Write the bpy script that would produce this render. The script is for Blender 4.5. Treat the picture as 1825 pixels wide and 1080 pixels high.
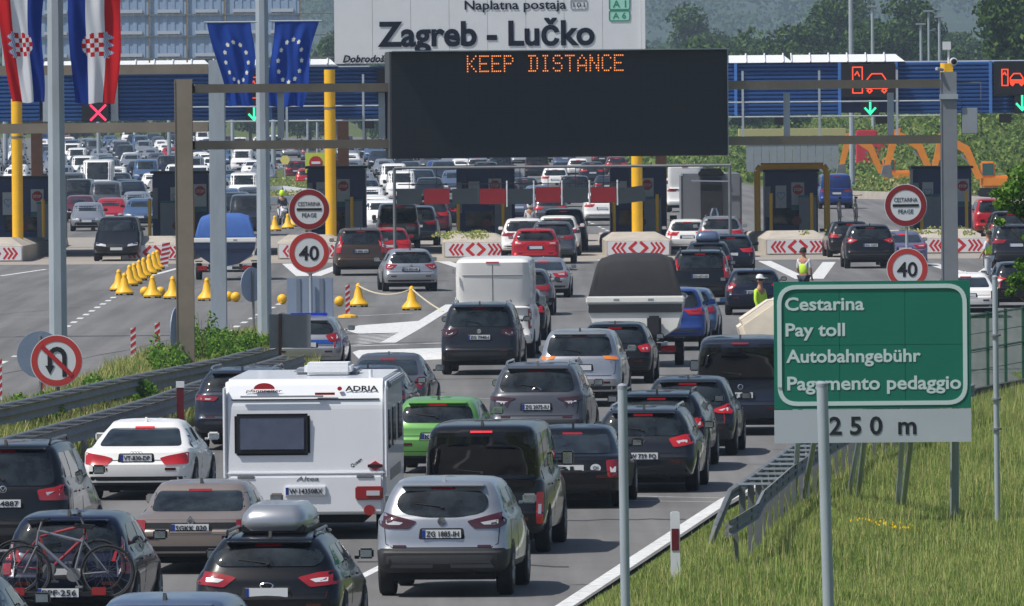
import bpy, bmesh, math, random
from mathutils import Vector, Matrix
from mathutils.bvhtree import BVHTree
R = math.radians
rnd = random.Random(7)
for o in list(bpy.data.objects): bpy.data.objects.remove(o)
sc = bpy.context.scene
COL = sc.collection
# ------------------------------------------------------------------ camera
F = 18000.0; CAMH = 6.8; HZ = 155.0
PITCH = math.atan((540 - HZ) / F); ROLL = R(-0.5)
cam = bpy.data.cameras.new('camera'); camo = bpy.data.objects.new('camera', cam); COL.objects.link(camo)
cam.sensor_width = 36; cam.lens = F / 1825 * 36; cam.clip_start = 1; cam.clip_end = 30000
CM = Matrix.Rotation(R(90) - PITCH, 4, 'X') @ Matrix.Rotation(ROLL, 4, 'Z')
camo.matrix_world = Matrix.Translation((0, 0, CAMH)) @ CM
sc.camera = camo
CM3 = CM.to_3x3(); CP = Vector((0, 0, CAMH))
def ray(px, py): return CM3 @ Vector(((px - 912.5) / F, -(py - 540) / F, -1))
def at(px, py, z=0.0):
    d = ray(px, py); return CP + d * ((z - CAMH) / d.z)
def W(px, py, Y):
    d = ray(px, py); return CP + d * (Y / d.y)
def S(Y): return F / Y          # photo pixels per metre at distance Y
# ------------------------------------------------------------------ world, sun, exposure
EL = R(57); SX, SY = -0.91, -0.41
w = bpy.data.worlds.new('World'); sc.world = w; w.use_nodes = True
nt = w.node_tree; bg = nt.nodes['Background']
sky = nt.nodes.new('ShaderNodeTexSky'); sky.sky_type = 'NISHITA'; sky.sun_disc = False
sky.sun_elevation = EL; sky.sun_rotation = math.atan2(SX, SY); sky.air_density = 1.0; sky.dust_density = 1.5
nt.links.new(sky.outputs[0], bg.inputs[0]); bg.inputs[1].default_value = 0.085
sl = bpy.data.lights.new('sun', 'SUN'); sl.energy = 4.0; sl.angle = R(0.55); sl.color = (1, 0.955, 0.89)
so = bpy.data.objects.new('sun', sl); COL.objects.link(so)
so.rotation_euler = Vector((SX * math.cos(EL), SY * math.cos(EL), math.sin(EL))).to_track_quat('Z', 'Y').to_euler()
sc.view_settings.view_transform = 'Standard'; sc.view_settings.look = 'None'; sc.view_settings.gamma = 1
sc.view_settings.exposure = 0.28
sc.render.engine = 'CYCLES'; sc.cycles.max_bounces = 6; sc.cycles.transparent_max_bounces = 8
sc.cycles.volume_bounces = 0
# ------------------------------------------------------------------ materials
def lin(c):
    r = []
    for v in c[:3]:
        v = v / 255.0
        r.append(v / 12.92 if v <= 0.04045 else ((v + 0.055) / 1.055) ** 2.4)
    return (*r, 1)
MATS = {}
def mat(name, col, rough=0.6, metal=0.0, coat=0.0, noise=0.0, nscale=3.0, spec=0.5, emit=0.0, bump=0.0, bscale=40.0, stretch=None, transl=0.0):
    if name in MATS: return MATS[name]
    m = bpy.data.materials.new(name); m.use_nodes = True; n = m.node_tree; b = n.nodes['Principled BSDF']
    c = lin(col); b.inputs['Base Color'].default_value = c
    b.inputs['Roughness'].default_value = rough; b.inputs['Metallic'].default_value = metal
    b.inputs['Coat Weight'].default_value = coat; b.inputs['Coat Roughness'].default_value = 0.04
    b.inputs['Specular IOR Level'].default_value = spec
    tc = None
    def coords():
        tcn = n.nodes.new('ShaderNodeTexCoord')
        if stretch:
            mp = n.nodes.new('ShaderNodeMapping'); mp.inputs['Scale'].default_value = stretch
            n.links.new(tcn.outputs['Object'], mp.inputs[0]); return mp.outputs[0]
        return tcn.outputs['Object']
    if noise > 0:
        tc = coords()
        t = n.nodes.new('ShaderNodeTexNoise'); t.inputs['Scale'].default_value = nscale; t.inputs['Detail'].default_value = 6
        t.inputs['Roughness'].default_value = 0.65
        n.links.new(tc, t.inputs['Vector'])
        r = n.nodes.new('ShaderNodeMapRange'); r.inputs[1].default_value = 0.3; r.inputs[2].default_value = 0.7
        r.inputs[3].default_value = 1 - noise; r.inputs[4].default_value = 1 + noise
        n.links.new(t.outputs[0], r.inputs[0])
        mx = n.nodes.new('ShaderNodeMix'); mx.data_type = 'RGBA'; mx.blend_type = 'MULTIPLY'; mx.inputs[0].default_value = 1
        mx.inputs[6].default_value = c; n.links.new(r.outputs[0], mx.inputs[7]); n.links.new(mx.outputs[2], b.inputs['Base Color'])
    if bump > 0:
        tc = tc or coords()
        t2 = n.nodes.new('ShaderNodeTexNoise'); t2.inputs['Scale'].default_value = bscale; t2.inputs['Detail'].default_value = 4
        n.links.new(tc, t2.inputs['Vector'])
        bp = n.nodes.new('ShaderNodeBump'); bp.inputs['Strength'].default_value = bump; bp.inputs['Distance'].default_value = 0.02
        n.links.new(t2.outputs[0], bp.inputs['Height']); n.links.new(bp.outputs[0], b.inputs['Normal'])
    if emit > 0:
        b.inputs['Emission Color'].default_value = c; b.inputs['Emission Strength'].default_value = emit
    if transl > 0:
        tr = n.nodes.new('ShaderNodeBsdfTranslucent'); tr.inputs[0].default_value = c
        ms = n.nodes.new('ShaderNodeMixShader'); ms.inputs[0].default_value = transl
        n.links.new(b.outputs[0], ms.inputs[1]); n.links.new(tr.outputs[0], ms.inputs[2])
        n.links.new(ms.outputs[0], n.nodes['Material Output'].inputs[0])
    MATS[name] = m; return m
def paint(name, col, metal=0.25, rough=0.38):
    return mat('paint_' + name, col, rough, metal, 0.55, noise=0.06, nscale=1.3, spec=.25)
M = dict(
 tyre=mat('rubber', (30, 30, 32), 0.85, noise=.2, nscale=8), rim=mat('alloy_rim', (120, 122, 126), 0.35, 0.8),
 glass=mat('car_glass', (34, 40, 44), 0.05, 0, 0, spec=0.5, noise=.95, nscale=2.6), tint=mat('tinted_glass', (7, 9, 12), 0.05, spec=0.6),
 sideglass=mat('side_glass', (20, 30, 30), 0.04, spec=0.7),
 plastic=mat('black_plastic', (34, 35, 38), 0.6, noise=.15, nscale=6), trim=mat('gloss_black_trim', (14, 14, 16), 0.25),
 tail=mat('tail_lens', (140, 16, 22), 0.12, coat=1), taild=mat('dark_tail_lens', (62, 10, 16), 0.1, coat=1),
 brake=mat('lit_brake_lamp', (168, 18, 26), 0.3, coat=.6, emit=0.10), hot=mat('lit_high_brake_lamp', (206, 30, 42), 0.3, emit=0.25), tailw=mat('clear_lens', (190, 190, 195), 0.15, coat=1),
 amber=mat('amber_lens', (215, 120, 40), 0.2, coat=1),
 platew=mat('plate_white', (205, 208, 212), 0.45), plateb=mat('plate_blue', (20, 50, 130), 0.45), ink=mat('plate_ink', (18, 18, 22), 0.6),
 chrome=mat('chrome', (205, 208, 212), 0.12, 0.95), seam=mat('panel_gap', (9, 9, 10), 0.8),
 steel=mat('galvanised_steel', (158, 168, 176), 0.55, 0.15, noise=.14, nscale=2.5, stretch=(1, 1, .25)),
 steeld=mat('weathered_steel', (112, 115, 118), 0.6, 0.15, noise=.2, nscale=2),
 rusty=mat('brown_coated_steel', (132, 122, 108), 0.6, 0.15, noise=.16, nscale=1.2),
 rust=mat('rusted_steel', (82, 56, 40), 0.8, noise=.3, nscale=2),
 yellow=mat('yellow_paint', (232, 178, 20), 0.5, noise=.08, nscale=2), white=mat('white_paint', (215, 217, 220), 0.5, noise=.05, nscale=2),
 concrete=mat('concrete', (172, 164, 152), 0.85, noise=.16, nscale=1.5, bump=.3, bscale=12),
 navy=mat('navy_panel', (44, 60, 108), 0.5, noise=.1, nscale=1.5), grey=mat('grey_panel', (140, 146, 155), 0.55, noise=.08, nscale=2),
 signw=mat('sign_white', (206, 210, 214), 0.5, noise=.04, nscale=1.2), signr=mat('sign_red', (170, 32, 34), 0.5, noise=.06, nscale=3),
 black=mat('black', (16, 17, 20), 0.55), signback=mat('sign_back', (140, 154, 176), 0.55, 0.15, noise=.06, nscale=2),
 skin=mat('skin', (176, 128, 100), 0.6), hivis=mat('hivis_cloth', (190, 230, 60), 0.8), denim=mat('dark_trousers', (42, 48, 66), 0.85), lightcloth=mat('pale_cloth', (205, 208, 214), 0.85),
)
# ------------------------------------------------------------------ mesh helpers
class MB:
    def __init__(s): s.v = []; s.f = []; s.m = []
    def add(s, vs, fs, mi=0):
        n = len(s.v); s.v += [tuple(v) for v in vs]; s.f += [tuple(i + n for i in f) for f in fs]
        s.m += (mi if isinstance(mi, list) else [mi] * len(fs)); return s
    def box(s, c, z, mi=0, rz=0.0, ry=0.0):
        x, y, h = z[0] / 2, z[1] / 2, z[2] / 2
        vs = [Vector((a * x, b * y, d * h)) for d in (-1, 1) for a, b in ((-1, -1), (1, -1), (1, 1), (-1, 1))]
        if rz or ry:
            q = Matrix.Rotation(rz, 3, 'Z') @ Matrix.Rotation(ry, 3, 'Y'); vs = [q @ v for v in vs]
        vs = [v + Vector(c) for v in vs]
        return s.add(vs, [(3, 2, 1, 0), (4, 5, 6, 7), (0, 1, 5, 4), (1, 2, 6, 5), (2, 3, 7, 6), (3, 0, 4, 7)], mi)
    def rod(s, p0, p1, r0, r1=None, n=8, mi=0, ph=0.0):
        r1 = r0 if r1 is None else r1
        p0 = Vector(p0); p1 = Vector(p1); d = (p1 - p0)
        q = d.to_track_quat('Z', 'Y').to_matrix()
        a = [p0 + q @ Vector((r0 * math.cos(ph + t * math.tau / n), r0 * math.sin(ph + t * math.tau / n), 0)) for t in range(n)]
        b = [p1 + q @ Vector((r1 * math.cos(ph + t * math.tau / n), r1 * math.sin(ph + t * math.tau / n), 0)) for t in range(n)]
        fs = [(i, (i + 1) % n, n + (i + 1) % n, n + i) for i in range(n)] + [tuple(range(n))[::-1], tuple(range(n, 2 * n))]
        return s.add(a + b, fs, mi)
    def path(s, pts, r, n=6, mi=0):
        for a, b in zip(pts, pts[1:]): s.rod(a, b, r, r, n, mi)
        return s
    def lathe(s, prof, n=16, o=(0, 0, 0), axis='Z', mi=0):
        vs = []; k = len(prof)
        for i in range(n):
            a = i * math.tau / n
            for r, h in prof:
                p = (r * math.cos(a), r * math.sin(a), h)
                if axis == 'X': p = (h, p[0], p[1])
                if axis == 'Y': p = (p[0], h, p[1])
                vs.append((p[0] + o[0], p[1] + o[1], p[2] + o[2]))
        fs = [(i * k + j, ((i + 1) % n) * k + j, ((i + 1) % n) * k + j + 1, i * k + j + 1) for i in range(n) for j in range(k - 1)]
        return s.add(vs, fs, mi)
    def prism(s, poly, a, b, axis='Y', mi=0):
        """poly = (u,v) list; Y: u=x,v=z ; X: u=y,v=z ; Z: u=x,v=y"""
        f = {'Y': lambda u, v, t: (u, t, v), 'X': lambda u, v, t: (t, u, v), 'Z': lambda u, v, t: (u, v, t)}[axis]
        n = len(poly); vs = [f(u, v, a) for u, v in poly] + [f(u, v, b) for u, v in poly]
        return s.add(vs, [tuple(range(n)), tuple(range(n, 2 * n))[::-1]] + [(i, n + i, n + (i + 1) % n, (i + 1) % n) for i in range(n)], mi)
    def build(s, name, mats, parent=None, smooth=False, bevel=0.0, loc=None, recalc=True, ang=35):
        me = bpy.data.meshes.new(name); me.from_pydata(s.v, [], s.f)
        for m in (mats if isinstance(mats, (list, tuple)) else [mats]): me.materials.append(m)
        if any(s.m): me.polygons.foreach_set('material_index', s.m)
        if recalc or bevel:
            bm = bmesh.new(); bm.from_mesh(me)
            bmesh.ops.recalc_face_normals(bm, faces=bm.faces)
            if bevel:
                es = [e for e in bm.edges if len(e.link_faces) == 2 and e.calc_face_angle(0) > 0.5]
                bmesh.ops.bevel(bm, geom=es, offset=bevel, segments=2, affect='EDGES', clamp_overlap=True)
            bm.to_mesh(me); bm.free()
        if smooth:
            me.polygons.foreach_set('use_smooth', [True] * len(me.polygons)); me.set_sharp_from_angle(angle=R(ang))
        return link(name, me, parent, loc)
def link(name, me, parent=None, loc=None):
    o = bpy.data.objects.new(name, me); COL.objects.link(o)
    if parent: o.parent = parent
    if loc is not None: o.location = loc
    return o
def tag(o, label=None, cat=None, group=None, kind=None):
    if label: o['label'] = label
    if cat: o['category'] = cat
    if group: o['group'] = group
    if kind: o['kind'] = kind
    return o
def thing(name, label, cat, loc=(0, 0, 0), rz=0.0, group=None):
    o = link(name, None, None, loc); o.rotation_euler = (0, 0, rz); return tag(o, label, cat, group)
def copy_tree(o, parent=None):
    c = o.copy(); COL.objects.link(c); c.parent = parent
    for ch in o.children: copy_tree(ch, c)
    return c
def rpoly(pts, r, seg=3):
    out = []; n = len(pts)
    for i in range(n):
        p = Vector(pts[i]); a = Vector(pts[i - 1]) - p; b = Vector(pts[(i + 1) % n]) - p
        k = min(r, a.length * .45, b.length * .45); p0 = p + a.normalized() * k; p1 = p + b.normalized() * k
        for j in range(seg + 1):
            t = j / seg; q = p0 * (1 - t) ** 2 + p * 2 * t * (1 - t) + p1 * t * t; out.append((q.x, q.y))
    return out
def circ(cx, cy, r, n=24, r2=None):
    r2 = r2 or r
    return [(cx + r * math.cos(i * math.tau / n), cy + r2 * math.sin(i * math.tau / n)) for i in range(n)]
def stroke(mb, pts, wd, y0, y1, mi=0):
    """flat line of width wd through (x,z) points"""
    for (a, b) in zip(pts, pts[1:]):
        d = Vector(b) - Vector(a); d.normalize(); e = d * wd * .35; nrm = Vector((-d.y, d.x)) * wd / 2
        p = [Vector(a) - e + nrm, Vector(b) + e + nrm, Vector(b) + e - nrm, Vector(a) - e - nrm]
        mb.prism([(q.x, q.y) for q in p], y0, y1, 'Y', mi); y0 -= .0004
    return mb
_caph = {}
def text(s, capw, caph, m, parent, loc, name='lettering', bold=0.012, shear=0.0, lod=2, thick=.004):
    """flat lettering facing -Y, left baseline at loc, total width capw (None = natural), capital height caph"""
    def conv(t):
        cu = bpy.data.curves.new('t', 'FONT'); cu.body = t; cu.size = 1; cu.offset = bold; cu.shear = shear; cu.resolution_u = lod
        ob = bpy.data.objects.new('t', cu); COL.objects.link(ob); dg = bpy.context.evaluated_depsgraph_get()
        me = bpy.data.meshes.new_from_object(ob.evaluated_get(dg)); bpy.data.objects.remove(ob); bpy.data.curves.remove(cu); return me
    if 'h' not in _caph:
        h = conv('H'); _caph['h'] = max(v.co.y for v in h.vertices) - min(v.co.y for v in h.vertices)
    me = conv(s); k = caph / _caph['h']; xs = [v.co.x for v in me.vertices]
    x0 = min(xs); kx = k if capw is None else capw / max(1e-6, max(xs) - x0)
    for v in me.vertices: v.co = ((v.co.x - x0) * kx, 0, v.co.y * k)
    me.materials.clear(); me.materials.append(m); me.polygons.foreach_set('use_smooth', [False] * len(me.polygons))
    bm = bmesh.new(); bm.from_mesh(me)
    r = bmesh.ops.extrude_face_region(bm, geom=bm.faces[:]); 
    for e in r['geom']:
        if isinstance(e, bmesh.types.BMVert): e.co.y += thick
    bmesh.ops.recalc_face_normals(bm, faces=bm.faces); bm.to_mesh(me); bm.free()
    o = link(name, me, parent, loc); return o
# ------------------------------------------------------------------ vehicles
def outline(w, yr, yf, rr, rf, cr=.06, cf=.10, tr=.955, tf=.93):
    P = [(i / 6 * (w - rr), yr) for i in range(6)]
    P += [(w - rr + rr * math.sin(a), yr + rr - rr * math.cos(a)) for a in [i / 5 * math.pi / 2 for i in range(6)]]
    P += [(w, yr + rr + (yf - rf - yr - rr) * i / 14) for i in range(1, 14)]
    P += [(w - rf + rf * math.cos(a), yf - rf + rf * math.sin(a)) for a in [i / 5 * math.pi / 2 for i in range(6)]]
    P += [((5 - i) / 6 * (w - rf) if i < 5 else 0, yf) for i in range(6)]
    out = []
    for x, y in P:
        t = (y - yr) / (yf - yr); k = (x / w) ** 2
        y2 = y + cr * k * (1 - t) ** 6 - cf * k * t ** 6
        x2 = x * (1 - (1 - tr) * (1 - t) ** 3 - (1 - tf) * t ** 3)
        out.append((x2, y2, t))
    return out + [(-x, y, t) for x, y, t in out[-2:0:-1]]
KINDS = {
 'hatch': dict(L=4.2, w=.88, H=1.47, ro=.78, wb=2.58, wr=.315, gc=.27, zb=.95, zc=.97, yc=2.55, ywt=1.75, yrt=-.38, ybr=-.58, deck=0, wroof=.61),
 'smallhatch': dict(L=3.9, w=.845, H=1.48, ro=.66, wb=2.5, wr=.30, gc=.27, zb=.93, zc=.98, yc=2.5, ywt=1.75, yrt=-.30, ybr=-.5, deck=0, wroof=.61),
 'suv': dict(L=4.45, w=.92, H=1.64, ro=.86, wb=2.66, wr=.35, gc=.33, zb=1.06, zc=1.08, yc=2.6, ywt=1.85, yrt=-.44, ybr=-.64, deck=0, wroof=.655),
 'bigsuv': dict(L=4.8, w=.96, H=1.74, ro=.95, wb=2.85, wr=.37, gc=.33, zb=1.10, zc=1.14, yc=2.7, ywt=1.95, yrt=-.62, ybr=-.78, deck=0, wroof=.70),
 'wagon': dict(L=4.6, w=.90, H=1.48, ro=.98, wb=2.66, wr=.32, gc=.26, zb=.96, zc=.97, yc=2.6, ywt=1.8, yrt=-.62, ybr=-.78, deck=0, wroof=.615),
 'sedan': dict(L=4.55, w=.90, H=1.44, ro=1.0, wb=2.68, wr=.32, gc=.25, zb=.91, zc=.95, yc=2.6, ywt=1.75, yrt=.42, ybr=-.42, deck=.95, wroof=.59),
 'oldsedan': dict(L=4.6, w=.87, H=1.42, ro=1.05, wb=2.65, wr=.31, gc=.25, zb=.88, zc=.93, yc=2.6, ywt=1.75, yrt=.35, ybr=-.25, deck=.92, wroof=.615),
 'mpv': dict(L=4.4, w=.92, H=1.63, ro=.76, wb=2.75, wr=.34, gc=.28, zb=1.04, zc=1.05, yc=2.85, ywt=1.9, yrt=-.40, ybr=-.55, deck=0, wroof=.655),
 'van': dict(L=5.0, w=.95, H=1.92, ro=.95, wb=3.1, wr=.33, gc=.30, zb=1.05, zc=1.15, yc=3.3, ywt=2.6, yrt=-.80, ybr=-.87, deck=0, wroof=.74),
 'panel': dict(L=5.5, w=1.03, H=2.52, ro=1.0, wb=3.45, wr=.34, gc=.34, zb=1.25, zc=1.25, yc=3.9, ywt=3.1, yrt=-.93, ybr=-.96, deck=0, wroof=.90),
}
HK = dict(sedan=.885, oldsedan=.885, hatch=.93, smallhatch=.92, wagon=.945, suv=.97, mpv=.99, van=.985)
def car_spec(kind, over):
    s = dict(KINDS[kind]); s.update(over); k = HK.get(kind, 1.0); s['H'] *= k; s['k'] = k
    if k < .95 and 'zb' not in over: s['zb'] *= k; s['zc'] *= k; s['deck'] *= k
    return s
def body_bm(s):
    w, H, gc, zb, zc = s['w'], s['H'], s['gc'], s['zb'], s['zc']; y0 = -s['ro']; y1 = s['L'] - s['ro']
    yc, ywt, yrt, ybr, wr = s['yc'], s['ywt'], s['yrt'], s['ybr'], s['wroof']
    zn = min(.72, zc - .25) if H < 1.8 else zc - .28
    RR = [(gc, gc, y0 + .14, y1 - .22, w - .12, .12, .3), (gc + .05, gc, y0 + .045, y1 - .07, w - .045, .16, .35),
          (.46, .42, y0, y1, w - .012, .18, .36), (.60, .57, y0 + .004, y1, w, .18, .36),
          (.64, .63, y0 + .045, y1 - .02, w, .18, .36), (.80 if not s['deck'] else .78, zn, y0 + .07, y1 - .06, w, .2, .38)]
    if s['deck']:
        RR += [(s['deck'] - .03, zn + .07, y0 + .09, y1 - .3, w - .012, .2, .4), (s['deck'] + .012, zn + .12, y0 + .15, y1 - .55, w - .03, .2, .4)]
        RR += [(zb + .05, zc, ybr, yc, w - .055, .2, .4), (zb + .08, zc + .03, ybr + .06, yc - .06, w - .085, .2, .35)]
    else:
        RR += [(zb - .03, zn + .08, y0 + .10, y1 - .32, w - .012, .22, .4), (zb + .03, zc - .02, min(y0 + .14, ybr), yc + .03, w - .045, .22, .4),
               (zb + .07, zc + .03, max(y0 + .16, ybr - .03), yc - .06, w - .08, .22, .35)]
    l = RR[-1]
    for t, bulge in ((.34, .018), (.68, .02)):
        RR.append((l[0] + (H - .11 - l[0]) * t, l[1] + (H - .11 - l[1]) * t, l[2] + (yrt - .05 - l[2]) * t - bulge, l[3] + (ywt + .08 - l[3]) * t + bulge, l[4] + (wr + .05 - l[4]) * t + bulge, .2, .3))
    RR += [(H - .11, H - .11, yrt - .05, ywt + .08, wr + .05, .18, .26), (H - .05, H - .06, yrt, ywt, wr, .17, .25),
           (H - .018, H - .03, yrt + .10, ywt - .12, wr - .10, .15, .2), (H - .004, H - .012, yrt + .35, ywt - .45, wr - .32, .1, .1)]
    mb = MB(); rings = []
    for zr, zf, a, b, ww, rr, rf in RR:
        vs = []
        for x, y, t in outline(ww, a, b, min(rr, ww * .6), min(rf, ww * .6)):
            t = min(max(t, 0), 1); z = zr + (zf - zr) * (t * t * (3 - 2 * t))
            if zr > H - .12: z += .035 * math.sin(math.pi * t)
            vs.append((x, y, z))
        rings.append(len(mb.v)); mb.v += vs; n = len(vs)
    for a, b in zip(rings, rings[1:]):
        for i in range(n): mb.f.append((a + i, a + (i + 1) % n, b + (i + 1) % n, b + i)); mb.m.append(1 if (a == 0 or (s.get('clad') and (a == rings[1] or (a in rings[:4] and (i < 13 or i > n - 14))))) else 0)
    mb.f.append(tuple(range(n))[::-1]); mb.m.append(1)
    c = len(mb.v); mb.v.append((0, (yrt + ywt) / 2, H + .03)); a = rings[-1]
    for i in range(n): mb.f.append((a + i, a + (i + 1) % n, c)); mb.m.append(0)
    return mb
def decal(bvh, poly, d, off=.006, step=.09, mb=None, mi=0):
    """a thin shaped panel laid onto the body: poly in rear/front (x,z) or side (y,z) view"""
    bm = bmesh.new(); f = bm.faces.new([bm.verts.new((u, 0, v)) for u, v in poly])
    for ax in (0, 2):
        lo = min(p[ax // 2] for p in poly); hi = max(p[ax // 2] for p in poly); k = int((hi - lo) / step)
        for i in range(1, k + 1):
            co = [0, 0, 0]; no = [0, 0, 0]; co[ax] = lo + (hi - lo) * i / (k + 1); no[ax] = 1
            bmesh.ops.bisect_plane(bm, geom=bm.verts[:] + bm.edges[:] + bm.faces[:], plane_co=co, plane_no=no, dist=1e-5)
    dr = {'R': Vector((0, 1, 0)), 'F': Vector((0, -1, 0)), 'S+': Vector((-1, 0, 0)), 'S-': Vector((1, 0, 0))}[d]
    for v in bm.verts:
        u, z = v.co.x, v.co.z
        o = Vector((u, 0, z)) - dr * 12 if d in 'RF' else Vector((0, u, z)) - dr * 12
        hit = bvh.ray_cast(o, dr)[0]
        if hit is None: hit = bvh.find_nearest(o + dr * (12 - 1.0 if d in ('S+', 'S-') else 12 - 1.5))[0]
        v.co = hit - dr * off
    ed = [e for e in bm.edges if e.is_boundary]
    r = bmesh.ops.extrude_edge_only(bm, edges=ed)
    for g in r['geom']:
        if isinstance(g, bmesh.types.BMVert): g.co += dr * (off + .008)
    bmesh.ops.recalc_face_normals(bm, faces=bm.faces)
    # make sure the face side looks outward
    bm.faces.ensure_lookup_table(); bm.verts.index_update()
    mb = mb or MB(); big = max(bm.faces, key=lambda q: q.calc_area())
    if big.normal.dot(dr) > 0: bmesh.ops.reverse_faces(bm, faces=bm.faces)
    mb.add([v.co.copy() for v in bm.verts], [tuple(v.index for v in q.verts) for q in bm.faces], mi); bm.free(); return mb
TAILS = {  # right-hand lamp, x as a share of the half width, z above the belt
 'wide': [(.37, .01), (.55, .0), (.80, .02), (.95, .11), (.99, .06), (.985, -.13), (.52, -.13)],
 'thin': [(.45, -.05), (.985, .0), (.985, -.11), (.55, -.13)],
 'claw': [(.52, .02), (.80, .07), (.98, .10), (.985, -.14), (.80, -.15), (.72, -.05)],
 'vert': [(.80, .46), (.92, .40), (.985, .10), (.99, -.22), (.84, -.22)],
 'volvo': [(.76, .50), (.84, .46), (.955, .05), (.985, -.06), (.985, -.26), (.80, -.26), (.78, -.02)],
 'block': [(.77, -.01), (.985, -.01), (.985, -.26), (.79, -.26)],
 'tall': [(.80, .04), (.985, .0), (.99, -.30), (.83, -.30)],
 'tri': [(.60, .03), (.96, .13), (.99, -.16), (.84, -.16)],
 'van': [(.875, .02), (.985, .02), (.985, -.48), (.875, -.48)],
 'round': [(.76, .0), (.84, .08), (.95, .09), (.99, 0), (.985, -.14), (.90, -.2), (.80, -.14)],
 'fin': [(.72, .03), (.97, .13), (.985, -.02), (.86, -.07)],
}
def mirror(p): return [(-x, z) for x, z in p][::-1]
def plate(par, x, y, z, txt='', wide=.52, h=.11, face=-1, band=True, rz=0):
    mb = MB(); mb.box((0, 0, 0), (wide, .012, h), 0)
    if band: mb.box((-wide / 2 + .022 if face < 0 else wide / 2 - .022, -.0075 * 1, 0), (.044, .006, h - .006), 1)
    o = mb.build('number_plate', [M['platew'], M['plateb']], par, loc=(x, y, z))
    if face > 0: o.rotation_euler = (0, 0, math.pi)
    if txt:
        text(txt, wide * .84, h * .68, M['ink'], o, (-wide * .5 + .055, -.0135, -h * .33), bold=.02, thick=.003)
    return o
BODY = {}
def wheel(par, x, y, r, wd=.215, rim=True, name='wheel'):
    sx = 1 if x > 0 else -1
    mb = MB(); mb.lathe([(r * .60, -wd / 2), (r * .93, -wd / 2), (r, -wd / 2 + .03), (r, wd / 2 - .03), (r * .93, wd / 2), (r * .60, wd / 2), (r * .6, -wd / 2)], 20, (0, 0, 0), 'X')
    t = mb.build(name, M['tyre'], par, True, loc=(x, y, r))
    if rim:
        q = MB(); q.lathe([(.001, wd * .40), (r * .2, wd * .42), (r * .22, wd * .36), (r * .62, wd * .34), (r * .62, wd * .1)], 16, (0, 0, 0), 'X')
        for i in range(5):
            a = i * math.tau / 5; q.rod((wd * .40, 0, 0), (wd * .40, math.cos(a) * r * .62, math.sin(a) * r * .62), .035, .03, 6)
        if sx < 0: q.v = [(-a, b, c) for a, b, c in q.v]
        q.build('rim', M['rim'], t, True)
    return t
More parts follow.
